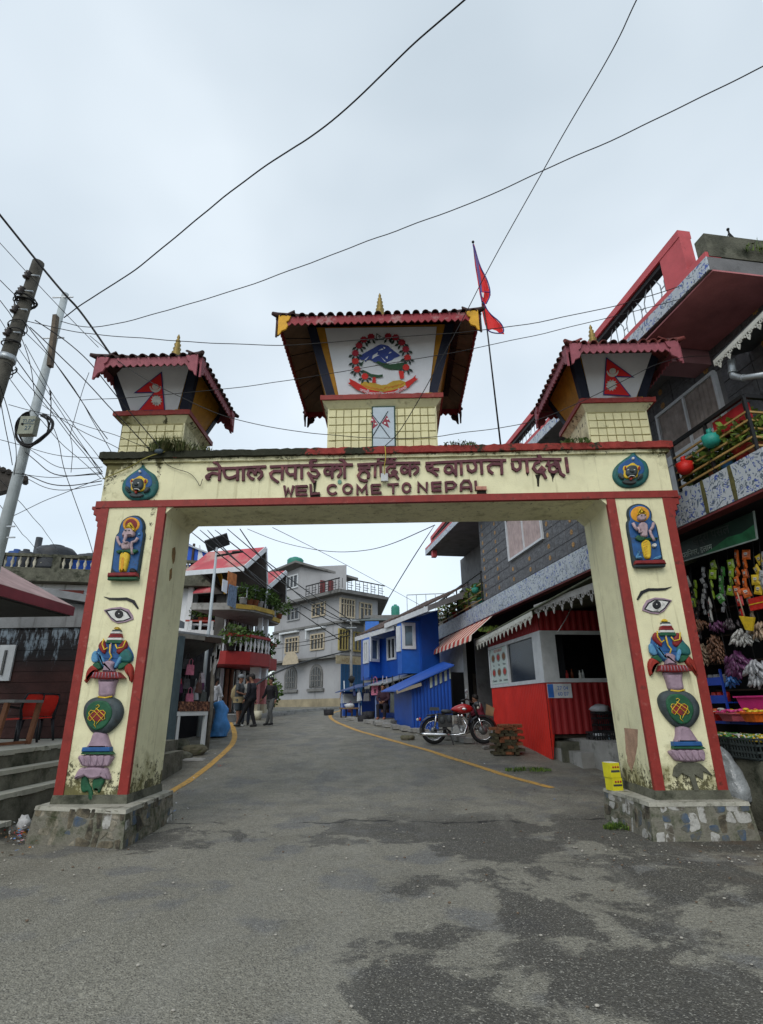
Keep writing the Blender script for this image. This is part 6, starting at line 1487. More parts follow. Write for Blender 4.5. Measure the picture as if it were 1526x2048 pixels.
bl_ = [('navy',709,1392,.34,'navy bag at the far end of the blue stall'),('white',719,1402,.34,'white bag low at the far end of the blue stall'),('black',727,1385,.4,'black bag near the far end of the blue stall'),('grey',734,1402,.3,'grey bag left of the black pack on the blue stall'),('black',741,1384,.42,'large black pack left of the pink bag'),('pink',752,1390,.44,'bright pink tote bag with dark emblem on the blue stall'),('pale',764,1386,.40,'pale pink tote bag with dark print beside the bright pink one'),('pale',775,1385,.36,'smaller pale tote right of the printed one'),('black',784,1386,.4,'black bag right of the pale totes'),('camo',788,1425,.7,'camouflage grey garment low on the blue stall'),('grey',797,1428,.8,'long grey camouflage garment at the near end of the stall'),('brown',770,1425,.6,'dark brown bag low behind the seller'),('black',796,1395,.5,'black jacket hung above the grey camouflage garment'),('navy',758,1408,.4,'dark navy pack below the pink tote bag'),('plum',700,1425,.3,'plum coloured sack on the ground at the far end of the stall')]
for c_,px,py,h_,lb in bl_:
    s,z = BF.uv(px,py,1.2); hang_bag(BF,s,z,1.2,c_,lb,g_,.36 if 'tote' not in lb else .46,h_)
o = [x for x in COL.objects if x.get('label') == 'bright pink tote bag with dark emblem on the blue stall'][0]
q = MB(); q.poly(Fr((0,0,0),(1,0,0),(0,0,1)),[(-.05,.08),(.05,.08),(.03,.16),(.05,.22),(-.05,.22),(-.02,.15)],.052,.056); q.obj('bag_emblem',bagm['black'],o,local=True)
bn = thing('wooden_bench','low wooden bench in front of the blue stall with a pale bundle on it','bench',BF.p(2.2,1.14,1.5))
fb(BF,'seat',M('bench_wood',(.20,.13,.07),.7,.2),1.5,3.0,1.50,1.56,1.3,1.65,bn)
for s in (1.6,2.9): 
    for n in (1.35,1.58): fb(BF,'leg',wood_d,s-.03,s+.03,1.14,1.5,n-.02,n+.03,bn)
q = MB(); q.ball(BF.p(2.45,1.63,1.5),.17,8,5,(1.4,.9,.6),.2); q.obj('cloth_bundle',bagm['white'],None,label='pale blue and white bundle on the wooden bench',cat='bundle')
for i,(s,n,r,h,lb) in enumerate(((4.2,1.5,.16,.34,'dark round stool by the near end of the blue stall'),(4.75,1.55,.18,.36,'black bucket between stool and camouflage garment'),(5.0,1.95,.22,.36,'large black basket at the corner of the blue shed'),(-.9,1.3,.26,.42,'dark basket of goods at the far end of the blue stall'))):
    q = MB(); q.lathe([(r*.8,0),(r,h),(r*.85,h),(r*.7,h*.3)],BF.p(s,1.06 if s < 4.9 else .92,n),12); q.obj('tub',bagm['black'],None,label=lb,cat='tub')
# blue corrugated shed
G1 = U(824,1412,18.4); G1.z = 0
SHF = Fr(G1,(1,.06,0),(0,0,1)); SHL = Fr(G1-SHF.n*(-0)-Vector((0,0,0)),Vector((.35,-1,0)),(0,0,1))
sd_ = thing('blue_shed','blue corrugated metal shed with lean-to roof beside the motorcycle','shed',SHF.p(.6,.8,-1))
zt_f = lambda s: 2.20+.42*s
w2_ = SHF.uv(897,1400)[0]
corrugated(SHF,0,w2_+.1,.78,zt_f,0,.11,.028,[bs,bsd,M('rib_pale_green',(.38,.45,.40),.6)],'front_sheet',sd_,lambda i,s: 1 if i % 4 == 2 else 0)
gp = w2_-.62
corrugated(SHF,gp,w2_+.1,lambda s: zt_f(s)-.32,zt_f,.034,.16,.01,[bsd,M('rib_pale_green',(.38,.45,.40),.6)],'pale_patch',sd_,lambda i,s: 1 if i % 4 in (2,3) else 0)
q = MB(); q.slab([SHF.p(0,.78,0),SHF.p(0,2.2,0),SHF.p(-.45,2.15,-2),SHF.p(-.45,.78,-2)],(.03,0,0)); q.obj('side_sheet',bs,sd_)
q = MB(); q.slab([SHF.p(-.45,zt_f(-.45)+.02,.25),SHF.p(w2_+.2,zt_f(w2_+.2)+.02,.25),SHF.p(w2_+.2,zt_f(w2_+.2)+.3,-2.2),SHF.p(-.9,zt_f(-.9)+.25,-2.2)],(0,0,.04)); q.obj('roof_sheet',bs,sd_)
q = MB(); q.bar(SHF.p(-.5,zt_f(-.4)-.02,.2),SHF.p(.3,zt_f(.3)-.08,.2),.1,.1); q.obj('beam_end',M('timber_pale',(.28,.25,.2),.8),sd_)
# ---------------- grey four-storey building ----------------
gw = M('grey_building_render',(.32,.325,.335),.85,.12,.5,.4,12,dirt=.34,dcol=(.10,.10,.10),dsc=.5,streak=True)
gwl = M('grey_ledge',(.17,.17,.165),.9,.3,1,.5,8,dirt=.45,dcol=(.05,.05,.045),dsc=1)
YC = 50
A1 = facade(557,56.5,680,YC); A2 = facade(680,YC,760,53.5)
gb = thing('grey_apartment_house','weathered grey four storey house closing the street, with arched ground floor windows','building',A1.p(3,1.3,-3))
LA = A1.uv(680,1400)[0]; LB = A2.uv(757,1400)[0]
def blk(name,mat,corners,z0,z1): q = MB(); q.hexa([Vector((c.x,c.y,z0)) for c in corners]+[Vector((c.x,c.y,z1)) for c in corners]); return q.obj(name,mat,gb)
def foot(o1=0,o2=0,s0=-1.5,back=10,sR=None):
    sR = LB if sR is None else sR
    P0 = A1.p(s0,0,o1); 
    # corner of the two offset planes
    n1,n2 = A1.n,A2.n; base = A1.p(LA,0,0); det = n1.x*n2.y-n1.y*n2.x; rx = (o1*n2.y-o2*n1.y)/det; ry = (n1.x*o2-n2.x*o1)/det
    Pc = base+Vector((rx,ry,0)); P1 = A2.p(sR,0,o2)
    return [P0,Pc,P1,P1+Vector((-1,back,0)),P0+Vector((-1,back,0))]
def blk5(name,mat,P,z0,z1):
    q = MB(); vs = [Vector((p.x,p.y,z0)) for p in P]+[Vector((p.x,p.y,z1)) for p in P]; k = len(P)
    q.add(vs,[tuple(range(k))[::-1],tuple(range(k,2*k))]+[(i,(i+1) % k,k+(i+1) % k,k+i) for i in range(k)]); return q.obj(name,mat,gb)
h1 = A1.z(663,1315); h2 = A1.z(672,1245); h3 = A1.z(672,1188); h4 = A1.z(608,1133)
g0 = blk5('ground_storey',gw,foot(-.3,-.3),.8,h1-.05); g1 = blk5('first_storey',gw,foot(0,0),h1+.15,h2-.1); g2 = blk5('second_storey',gw,foot(0,0),h2+.1,h3-.15)
blk5('ledge',gwl,foot(.35,.35),h1-.049,h1+.149); blk5('ledge',gwl,foot(.2,.9,sR=LB+.3),h2-.099,h2+.099); blk5('roof_ledge',gwl,foot(.9,.9,sR=LB+.6),h3-.149,h3+.12)
s4 = A1.uv(562,1200)[0]; s5 = A1.uv(613,1160,-1.2)[0]
pent = A1
P4 = [A1.p(s4-1.5,0,-.4),A1.p(s5,0,-.4),A2.p(LB*.72,0,-3.2),A2.p(LB*.72,0,-9),A1.p(s4-1.5,0,-8)]
g3 = blk5('top_storey',gw,P4,h3+.121,h4+.2)
P5 = [A1.p(s4-2,0,.5),A1.p(s5+.3,0,.5),A2.p(LB*.95,0,-2.6),A2.p(LB*.95,0,-9),A1.p(s4-2,0,-9)]
q = MB(); hz = [h4+.201,h4+.5,h4-1.3,h4-1.0,h4+.5]; vs = [Vector((p.x,p.y,z)) for p,z in zip(P5,hz)]+[Vector((p.x,p.y,z+.22)) for p,z in zip(P5,hz)]
q.add(vs,[(4,3,2,1,0),(5,6,7,8,9)]+[(i,(i+1) % 5,5+(i+1) % 5,5+i) for i in range(5)]); q.obj('roof',gwl,gb)
wf1 = M('frame_cream_wood',(.42,.36,.26),.7,.15); wfr = M('frame_dark_red',(.16,.04,.04),.7); wfy = M('frame_ochre',(.33,.27,.10),.7)
def pxwin(fr,par,xa,xb,yt,yb_,n,mull,fm,tr=(.72,),gm=None,fw=.13,cur=None):
    a,b = fr.uv(xa,yb_,n),fr.uv(xb,yt,n); window(fr,par,a[0],b[0],a[1],b[1],n+.02,mull,fmat=fm,gmat=gm or dark_glass,fw=fw,trans=tr,dep=.1,curtain=cur)
pxwin(A1,g3,574,596,1150,1178,-.4,(.33,.66),pw,())
pxwin(A1,g2,576,599,1215,1241,0,(.33,.66),M('frame_grey',(.3,.31,.32),.7))
pxwin(A1,g2,626,650,1206,1233,0,(.28,.72),wf1)
pxwin(A1,g1,572,597,1275,1305,0,(.28,.55,.78),wf1)
pxwin(A1,g1,623,648,1268,1299,0,(.28,.55,.78),wf1)
pxwin(A2,g2,681,707,1202,1231,0,(.2,.4,.6,.8),wf1)
pxwin(A2,g2,720,741,1210,1238,0,(.33,.66),wf1)
pxwin(A2,g1,678,700,1262,1298,0,(.25,.5,.75),wfy)
pxwin(A2,g1,708,728,1268,1300,0,(.33,.66),wfy)
for xa,xb,yt in ((561,596,1270),(613,649,1262)):  # drip hoods
    a,b = A1.uv(xa,yt,.2),A1.uv(xb,yt,.2); fb(A1,'hood',pw,a[0],b[0],a[1],a[1]+.16,.0,.4,g1); fb(A1,'hood_leg',pw,a[0],a[0]+.14,a[1]-.8,a[1]-.001,0,.35,g1)
for xc,yt,ybm in ((582,1337,1376),(633,1333,1373)):   # arched windows
    a,b = A1.uv(xc-10,ybm,-.3),A1.uv(xc+10,yt,-.3); cx = (a[0]+b[0])/2; r = (b[0]-a[0])/2; zs_ = b[1]-r
    def arch(r_,z0_): return [(cx-r_,z0_),(cx+r_,z0_)]+[(cx+r_*math.cos(R(t)),zs_+r_*math.sin(R(t))) for t in range(0,181,20)]
    q = MB(); q.poly(A1,arch(r+.28,a[1]-.1),-.3,-.22); wd_ = q.obj('arched_window',gwl,g0)
    q = MB(); q.poly(A1,arch(r,a[1]),-.22,-.19); q.obj('pane',dark_glass,wd_)
    for t in (-.5,0,.5): fb(A1,'glazing_bar',gwl,cx+t*r-.04,cx+t*r+.04,a[1],zs_+r*(.8 if t else .98),-.19,-.15,wd_)
    for t in (.35,.7): fb(A1,'glazing_bar',gwl,cx-r,cx+r,a[1]+(zs_-a[1])*t*1.3,a[1]+(zs_-a[1])*t*1.3+.07,-.19,-.15,wd_)
    fb(A1,'sill',gwl,cx-r-.5,cx+r+.5,a[1]-.45,a[1]-.2,-.3,-.1,wd_)
# blue shutter front, sign fascia, balcony clutter
a,b = A2.uv(684,1385,0),A2.uv(722,1330,0)
sh_ = corrugated(A2,a[0]-.2,b[0]+.4,1.3,b[1],.02,.35,.03,[M('shutter_blue',(.02,.09,.22),.6,.15)],'shutter',gb)
a,b = A2.uv(672,1327,.9),A2.uv(722,1314,.9); fb(A2,'sign_fascia',M('fascia_cream',(.38,.33,.22),.8,.2,3),a[0],b[0],a[1],b[1],.86,.92,gb)
text_obj('HOTEL',A2,(a[0]+b[0])/2,a[1]+.12,.55,0,.93,M('sign_faded_ochre',(.28,.2,.1),.8),gb)
fb(A1,'plinth_course',M('pale_yellow_stain',(.28,.24,.16),.9,.3,1),-1.5,LA+.25,1.3,2.3,-.31,-.28,g0); fb(A1,'retaining_wall',mossy,-2,LA+1.5,.4,1.62,-.5,.9,gb)
for k in range(16):  # roof terrace railing with scroll bars
    t = k/15
    seg = [(A1,-1.0+(LA+1.6)*0),0]
def rail_run(fr,a,b,z0_,z1_,n):
    q = MB(); q.bar(fr.p(a,z1_,n),fr.p(b,z1_,n),.09); q.bar(fr.p(a,z0_+.1,n),fr.p(b,z0_+.1,n),.06); o = q.obj('terrace_rail',black_p,gb)
    s = a
    while s < b:
        q = MB(); q.bar(fr.p(s,z0_,n),fr.p(s,z1_,n),.06)
        for f in (.3,.5,.7): q.bar(fr.p(s,z0_+(z1_-z0_)*f,n),fr.p(min(b,s+.7*(1-abs(f-.5))),z0_+(z1_-z0_)*f,n),.045)
        q.bar(fr.p(s+.5,z0_+.15,n),fr.p(s+.5,z1_-.1,n),.045); q.obj('baluster',black_p,o); s += 1.0
sX = A1.uv(612,1180,.6)[0]
rail_run(A1,sX,LA+.4,h3+.12,h3+1.25,.6); rail_run(A2,.2,LB+.4,h3+.12,h3+1.25,.6)
for fr,s,z,c_ in ((A2,LB*.38,h3+.12,wfr),(A2,LB*.5,h3+.12,wfr)): pass
a,b = A2.uv(640,1180,-2.9),A2.uv(655,1160,-2.9)
for xa in (644,660):
    a = A2.uv(xa,1185,-2.9); b = A2.uv(xa+10,1161,-2.9); fb(A2,'door',wfr,a[0],b[0],h3+.12,b[1],-3.25,-3.12,g3)
tank = M('tank_teal',(.03,.20,.15),.5,.2); tankb = M('tank_black',(.03,.034,.04),.5,.2)
def water_tank(p,r,h,mat,label,grp=None):
    q = MB(); q.lathe([(r*.97,0),(r,h*.1),(r*.97,h*.2),(r,h*.3),(r*.97,h*.4),(r,h*.5),(r*.97,h*.6),(r,h*.72),(r*.8,h*.88),(r*.36,h*.92),(r*.36,h),(.02,h*1.02)],p,16)
    return q.obj('water_tank',mat,None,label=label,cat='water tank',group=grp)
water_tank(A1.p(A1.uv(590,1140,-1)[0],h4+.42,-1),.9,1.3,tank,'teal water tank on the roof of the grey house')
p = U(791,1233,46); water_tank(Vector((p.x,46,p.z)),.36,1.0,tank,'teal water tank on a far roof above the blue house')
# low far building supporting that tank, with blue gable cloth
fbd = thing('far_rooftop','low grey rooftop far behind the blue house, under the teal tank','building',(p.x-1,47,0))
q = MB(); q.box(p.x-2.6,p.x+5,45,50,.5,p.z-.02); q.obj('wall',gwl,fbd); q = MB(); q.hexa([(p.x-3.0,44.6,p.z-.5),(p.x+5,44.6,p.z-.5),(p.x+5,51,p.z-.1),(p.x-3,51,p.z-.1),(p.x-3.0,44.6,p.z-.35),(p.x+5,44.6,p.z-.35),(p.x+5,51,p.z-.019),(p.x-3,51,p.z-.019)]); q.obj('roof',M('roof_slate_grey',(.13,.16,.16),.7,.2),fbd)
q = MB(); q.bar((p.x-1.9,44.5,p.z-2),(p.x-1.9,44.5,p.z-.6),1.1,.1); q.obj('blue_panel',gm[2],fbd)
for k in range(6): q = MB(); q.bar((p.x+1+k*.8,46,p.z),(p.x+1+k*.8,46,p.z+1.8),.06); q.obj('post',steel,fbd)
q = MB(); q.bar((p.x+1,46,p.z+1.8),(p.x+5,46,p.z+1.9),.07); q.obj('rail',steel,fbd)
# oval advertising board on a cable
ov = A1.uv(581,1318,1.0); q = MB(); q.poly(A1,[(ov[0]+1.25*math.cos(R(t)),ov[1]-.5+1.2*math.sin(R(t))) for t in range(0,181,15)],.95,1.05); so_ = q.obj('half_round_sign',wf1,None,label='half round painted sign on the ledge of the grey house',cat='sign')
# utility pole by the grey house
up = thing('utility_pole','thin grey utility pole in front of the grey house','pole',(0,0,0)); pb = U(703,1362,38); up.location = (pb.x,38,1.45); tp = U(702,1238,38)
q = MB(); q.tube([(pb.x,38,1.4),(tp.x,38,tp.z)],[.11,.07],8); q.obj('shaft',concrete,up)
for k,z in enumerate((tp.z-.1,tp.z-.6)): q = MB(); q.bar((tp.x-.3,37.9,z),(tp.x+.4,37.9,z),.05); q.obj('crossarm',steel,up)
q = MB(); q.ball((tp.x+.1,37.8,tp.z-4),.2,8,6,(1,.8,1.2),.2); q.obj('cable_coil',cable_m,up)
wp = G(690,1415)
q = MB(); q.tube([(wp.x,wp.y,wp.z),(wp.x-.1,wp.y,wp.z+1.9)],.035,7); q.obj('marker_post',pw,None,label='thin white marker post at the road bend before the blue stall',cat='post')
# greenery behind
def tree(p,h,r,n,label,seed,ls=.5,grp='trees beyond the houses'):
    t = thing('leafy_tree',label,'tree',p,0,grp); p = Vector(p); q = MB(); q.tube([p,p+Vector((.1,0,h*.5)),p+Vector((0,.1,h*.8))],[.22,.15,.06],7); q.obj('trunk',wood_d,t)
    f = foliage_mb(p+Vector((0,0,h*.72)),r,n,ls,seed=seed,flat=1.0); f.obj('crown',[leafm,leafy],t)
tp_ = U(531,1400,60)
tree((tp_.x,60,1.2),5.2,2.6,2200,'bright green tree in the gap left of the grey house',3,.35)
tp_ = U(533,1400,40)
tree((tp_.x,40,1.35),1.7,1.0,900,'low dark shrub beside the pink pillar base',4,.25)
q = MB(); a = G(590,1412); 
fb(A1,'bank',earth,-3.5,-1.0,.4,2.0,-.6,.4,gb)
# ---------------- left side: steps, sheds, houses ----------------
stn = M('step_concrete',(.15,.145,.115),.9,.35,3,.7,20,dirt=.6,dcol=(.035,.04,.025),dsc=2)
stl_ = M('step_tread_pale',(.42,.41,.35),.9,.2,3,.5,20,dirt=.3,dcol=(.08,.085,.05),dsc=3)
ls = thing('stone_steps','mossy concrete steps up to the cafe terrace left of the gate','steps',(-5.6,9,0))
for i,(x1,z0_,z1,y0,y1) in enumerate(((-5.33,-.15,.17,5.5,8.35),(-5.66,-.15,.46,5.5,11.3),(-5.92,-.1,.74,5.5,11.45),(-6.16,0,1.0,5.5,12.8))):
    q = MB(); q.box(-12 if i == 3 else x1-.5,x1,y0,y1,z0_,z1); q.obj('step',stn,ls)
    q = rough_bar(0,1,0,.03,0,.03,2,0) ; 
    nb = 30; q = MB(); random.seed(i+80)
    for k in range(nb):
        ya,yb_ = y0+(y1-y0)*k/nb,y0+(y1-y0)*(k+1)/nb; j = random.uniform(0,.02); q.box(x1-.02,x1+.012+j*.6,ya,yb_,z1-.05-j,z1+.004+j*.2)
    q.obj('nosing',stl_,ls,kind='stuff')
    q = MB(); q.box(x1-.45 if i < 3 else -12,x1-.021,y0+.01,y1-.01,z1-.02,z1+.003); q.obj('tread',stl_,ls)
ls2 = thing('kerb_steps','two low concrete steps behind the left pillar beside the souvenir stall','steps',(-4.8,12.3,.1))
for (x0,x1,y0,y1,z1) in ((-6.5,-4.75,11.5,13.1,.72),(-6.5,-5.0,11.9,13.4,.93)): q = MB(); q.box(x0,x1,y0,y1,0,z1); q.obj('step',stn,ls2)
# maroon shed
mw = M('peeling_maroon_boards',(.048,.018,.016),.75,.4,2,.35,14,spec=.3)
N,L,b = nodes_of(mw); g = N.new('ShaderNodeNewGeometry'); sp = N.new('ShaderNodeSeparateXYZ'); L.new(g.outputs[0],sp.inputs[0])
mp = N.new('ShaderNodeMapping'); mp.inputs['Scale'].default_value = (3.2,3.2,.8); L.new(g.outputs[0],mp.inputs[0]); n1 = N.new('ShaderNodeTexNoise'); n1.inputs['Scale'].default_value = 2.2; n1.inputs['Detail'].default_value = 9; n1.inputs['Roughness'].default_value = .75; L.new(mp.outputs[0],n1.inputs[0])
mr = N.new('ShaderNodeMapRange'); mr.inputs[1].default_value = 2.2; mr.inputs[2].default_value = 3.1; mr.inputs[3].default_value = -.10; mr.inputs[4].default_value = .085; L.new(sp.outputs[2],mr.inputs[0])
a_ = N.new('ShaderNodeMath'); L.new(n1.outputs[0],a_.inputs[0]); L.new(mr.outputs[0],a_.inputs[1]); m2 = N.new('ShaderNodeMapRange'); m2.inputs[1].default_value = .56; m2.inputs[2].default_value = .64; L.new(a_.outputs[0],m2.inputs[0])
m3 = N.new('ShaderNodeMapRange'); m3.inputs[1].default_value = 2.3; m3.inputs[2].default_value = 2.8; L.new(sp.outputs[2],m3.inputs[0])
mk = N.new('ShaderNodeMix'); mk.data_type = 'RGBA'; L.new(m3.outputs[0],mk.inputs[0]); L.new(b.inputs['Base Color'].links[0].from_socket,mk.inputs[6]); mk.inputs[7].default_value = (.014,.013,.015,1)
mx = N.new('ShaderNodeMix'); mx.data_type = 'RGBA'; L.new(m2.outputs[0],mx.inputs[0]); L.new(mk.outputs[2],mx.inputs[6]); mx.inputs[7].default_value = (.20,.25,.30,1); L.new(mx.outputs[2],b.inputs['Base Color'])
ms = thing('maroon_shed','dark maroon boarded shed with peeling paint behind the cafe terrace','shed',(-8,13,1))
k = 0; z = 1.02
while z < 3.38:
    h = .235; q = MB(); q.box(-11.5,-6.2,12.7+random.uniform(-.006,.006),12.76,z,min(3.4,z+h-.008)); q.obj('board',mw,ms); z += h
q = MB(); q.box(-11.5,-6.15,12.77,15.5,.9,3.38); q.obj('inner_wall',void,ms)
cg = M('cement_gable',(.24,.25,.26),.85,.2,2,.4,12,dirt=.35,dcol=(.10,.10,.10),dsc=2.5,streak=True)
q = MB(); q.hexa([(-11.5,12.66,3.41),(-6.1,12.66,3.41),(-6.1,12.9,3.41),(-11.5,12.9,3.41),(-11.5,12.66,4.6),(-6.1,12.66,3.72),(-6.1,12.9,3.72),(-11.5,12.9,4.6)]); q.obj('gable_band',cg,ms)
q = MB(); q.hexa([(-11.5,12.4,4.72),(-6.0,12.4,3.74),(-6.0,15.6,3.74),(-11.5,15.6,4.72),(-11.5,12.4,4.86),(-6.0,12.4,3.92),(-6.0,15.6,3.92),(-11.5,15.6,4.86)]); q.obj('roof',M('roof_grey_sheet',(.20,.21,.22),.7,.25,3,.2),ms)
a,b = U(-12,1362,12.7),U(35,1290,12.7)
q = MB(); q.box(a.x,b.x,12.65,12.70,a.z,b.z); wn = q.obj('window',frame_w,ms); q = MB(); q.box(a.x+.15,b.x-.17,12.62,12.655,a.z+.12,b.z-.12); q.obj('pane',dark_glass,wn)
# red edged roof over the cafe
rr_ = thing('cafe_roof','pinkish sheet roof with dark red fascia over the cafe terrace on the left','roof',(-7.5,9,3.4))
q = MB(); q.slab([(-6.6,6.5,3.56),(-6.6,11.05,3.56),(-9.6,11.05,5.1),(-9.6,6.5,5.1)],(0,0,.04)); q.obj('roof_sheet',M('roof_pink_faded',(.33,.22,.21),.75,.25,2.5,.3,14,streak=True,dirt=.3,dcol=(.2,.12,.11)),rr_)
q = MB(); q.hexa([(-6.63,6.4,3.41),(-6.58,6.4,3.41),(-6.58,11.08,3.41),(-6.63,11.08,3.41),(-6.63,6.4,3.585),(-6.58,6.4,3.585),(-6.58,11.08,3.585),(-6.63,11.08,3.585)]); q.obj('fascia',M('fascia_dark_red',(.21,.028,.04),.6,.15,3,.1),rr_)
q = MB(); q.slab([(-6.65,11.02,3.40),(-9.6,11.02,3.40),(-9.6,11.02,5.0),(-6.65,11.02,3.55)],(0,.06,0)); q.obj('end_panel',M('dark_soffit',(.04,.042,.04),.8),rr_)
q = MB(); q.slab([(-6.7,6.5,3.39),(-6.7,11.0,3.39),(-10,11.0,3.39),(-10,6.5,3.39)],(0,0,.02)); q.obj('soffit',MATS['dark_soffit'],rr_)
for y in (7.2,10.8): q = MB(); q.bar((-9.2,y,1.0),(-9.2,y,3.39),.1); q.obj('post',wood_d,rr_)
# chairs and table on the terrace
chr_ = M('chair_red_plastic',(.64,.03,.02),.4,.12,3,.05); chb = M('chair_dark_plastic',(.02,.022,.028),.45,.15)
def plastic_chair(loc,rz,label):
    t = thing('plastic_chair',label,'chair',loc,rz,'chairs on the cafe terrace')
    S = Fr((0,0,0),(1,0,0),(0,0,1))
    q = MB(); q.hexa([(-.22,-.22,.42),(.22,-.22,.42),(.19,.2,.44),(-.19,.2,.44),(-.22,-.22,.45),(.22,-.22,.45),(.19,.2,.465),(-.19,.2,.465)]); q.obj('seat',chr_,t,local=True)
    q = MB(); rows = [(.48,.17,.20),(.62,.20,.235),(.76,.215,.27),(.86,.20,.30),(.89,.15,.305)]; vs = []
    for z,w_,y in rows:
        for u in (-1,-.5,0,.5,1): vs.append((u*w_,y-.05*u*u,z))
    for z,w_,y in rows:
        for u in (-1,-.5,0,.5,1): vs.append((u*w_,y-.05*u*u+.015,z))
    fs = [(r*5+c,r*5+c+1,(r+1)*5+c+1,(r+1)*5+c) for r in range(4) for c in range(4)]; q.add(vs,fs+[tuple(i+25 for i in f) for f in fs]+[(c,c+1,26+c,25+c) for c in range(4)]+[(20+c,21+c,46+c,45+c) for c in range(4)],True); q.obj('backrest',chr_,t,local=True)
    q = MB()
    for s in (-1,1): q.tube([(s*.19,.21,.43),(s*.225,.19,.62),(s*.235,.23,.78),(s*.2,.27,.9)],[.03,.026,.022,.016],7)
    q.tube([(-.2,.27,.9),(0,.315,.915),(.2,.27,.9)],.014,6); q.obj('back_frame',chb,t,local=True)
    for sx in (-1,1):
        for sy in (-1,1): q = MB(); q.tube([(sx*.19,sy*.19,.43),(sx*.235,sy*(.24 if sy < 0 else .27),0)],[.035,.022],7); q.obj('leg',chb,t,local=True)
        q = MB(); q.tube([(sx*.22,.19,.63),(sx*.27,0,.66),(sx*.25,-.2,.64),(sx*.22,-.22,.45)],[.02,.024,.022,.02],7); q.obj('armrest',chb,t,local=True)
    return t
c1 = Zp = None
def put(px,py,z): p = atZ(px,py,z); return (p.x,p.y,z)
plastic_chair(put(30,1487,1.0),R(-100),'red seated plastic chair behind the table, left one of two')
plastic_chair(put(68,1482,1.0),R(-118),'red plastic chair with dark frame nearest the left pillar')
tb = thing('wooden_table','brown legged table with grey top at the left photo edge','table',put(0,1492,1.0))
tx,ty,tz = tb.location
brn = M('table_leg_brown',(.20,.085,.045),.7,.2,5,.2)
q = MB(); q.box(tx-.95,tx+.33,ty-.35,ty+.5,1.73,1.78); q.obj('tabletop',M('tabletop_grey',(.2,.2,.2),.5,.15),tb)
for x,y in ((tx+.12,ty-.3),(tx+.25,ty+.42),(tx-.85,ty-.3),(tx-.85,ty+.42)): q = MB(); q.bar((x-.02,y,1.0),(x+.06,y,1.73),.075); q.obj('leg',brn,tb)
q = MB(); q.bar((tx+.11,ty-.28,1.04),(tx+.22,ty+.42,1.04),.05); q.obj('foot_rail',brn,tb)
# ---------------- white house with balustrade ----------------
WF = facade(5,25.0,425,27.1)
ww = M('white_house_plaster',(.66,.68,.70),.85,.1,1.5,.3,12,dirt=.34,dcol=(.10,.095,.08),dsc=1.2,streak=True)
wh = thing('white_house','stained white plastered house with mossy roof balustrade behind the left pillar','house',WF.p(5,1,-2))
zs_t,zs_b = WF.z(50,1138),WF.z(50,1156); sR = WF.uv(437,1180)[0]; sP = WF.uv(385,1200)[0]
q = MB(); q.fbox(WF,-6,sP,.6,zs_b-.2,-6,-.3); wlw = q.obj('wall',ww,wh)
q = MB(); q.fbox(WF,sP,sR+.0,.6,zs_b-.2,-6,-2.4); q.obj('porch_wall',M('porch_olive',(.13,.125,.10),.9,.3,2),wh)
q = MB(); q.fbox(WF,-6,sR+.2,zs_b-.19,zs_t,-6,.4); sl_ = q.obj('roof_slab',mossy,wh)
fb(WF,'pilaster',ww,sP-.25,sP,.6,zs_b-.2,-.29,.0,wh)
# porch floor with red railing
zp = WF.z(400,1262); zr = WF.z(400,1243)
fb(WF,'porch_floor',ww,sP-.05,sR+.5,zp-.25,zp,-2.4,.4,wh)
q = MB(); q.bar(WF.p(sP-.2,zr,.2),WF.p(sR+.1,zr,.2),.08); q.bar(WF.p(sR+.1,zr,.2),WF.p(sR+.5,zr-.4,.2),.07); q.obj('porch_rail',M('rail_red',(.30,.05,.035),.6),wh)
for s in (sP,sP+.45,sP+1.0,sR-.3): fb(WF,'baluster',pw,s,s+.12,zp,zr,.15,.25,wh)
fb(WF,'porch_door',M('door_brown',(.10,.03,.02),.6),sP+.3,sP+.9,zp,zp+2.0,-2.39,-2.3,wh)
for i,(px,pt,lb) in enumerate(((390,2,'dark leafed plant in black pot, leftmost on the porch rail'),(400,1,'plant in orange pot on the porch rail'),(411,0,'plant with red pot right of the orange one on the porch'),(421,2,'tall fern at the right end of the porch'))):
    s = WF.uv(px,1250,.1)[0]; plant(WF.p(s,zp+.35,-.1),.38,.5,pt,90+i,lb,group='plants on the porch',n=240,ls=.16,kinds=(0,2))
fb(WF,'plant_ledge',ww,sP,sR,zp+.28,zp+.35,-.35,.1,wh)
# balustrade
zr1 = WF.z(50,1107,.3)
q = MB(); q.fbox(WF,-6,sR+.1,zr1-.14,zr1,.14,.36); bal = q.obj('balustrade_rail',mossy,wh)
prof = [(.05,0),(.05,.05),(.03,.1),(.075,.3),(.03,.5),(.045,.55),(.045,.6)]; hb = zr1-.141-zs_t
q = MB(); q.lathe([(r*1.1,h/.6*hb) for r,h in prof],(0,0,0),8); bme = q.mesh('baluster',M('baluster_stained',(.45,.42,.33),.8,.3,4,.2,dirt=.45,dcol=(.06,.05,.03),dsc=3))
s = -5.9; i = 0
while s < sR:
    if i % 14 == 8: fb(WF,'balustrade_pier',mossy,s-.05,s+.3,zs_t,zr1,.1,.38,wh)
    else: inst(bme,'baluster',wh,Matrix.Translation(WF.p(s+.1,zs_t,.25)))
    s += .315; i += 1
fb(WF,'end_pier',M('pier_black',(.02,.022,.024),.8),WF.uv(5,1120)[0]-.1,WF.uv(15,1120)[0],zs_t,zr1,.08,.4,wh)
a,b = WF.uv(108,1245,-.3),WF.uv(166,1183,-.3)
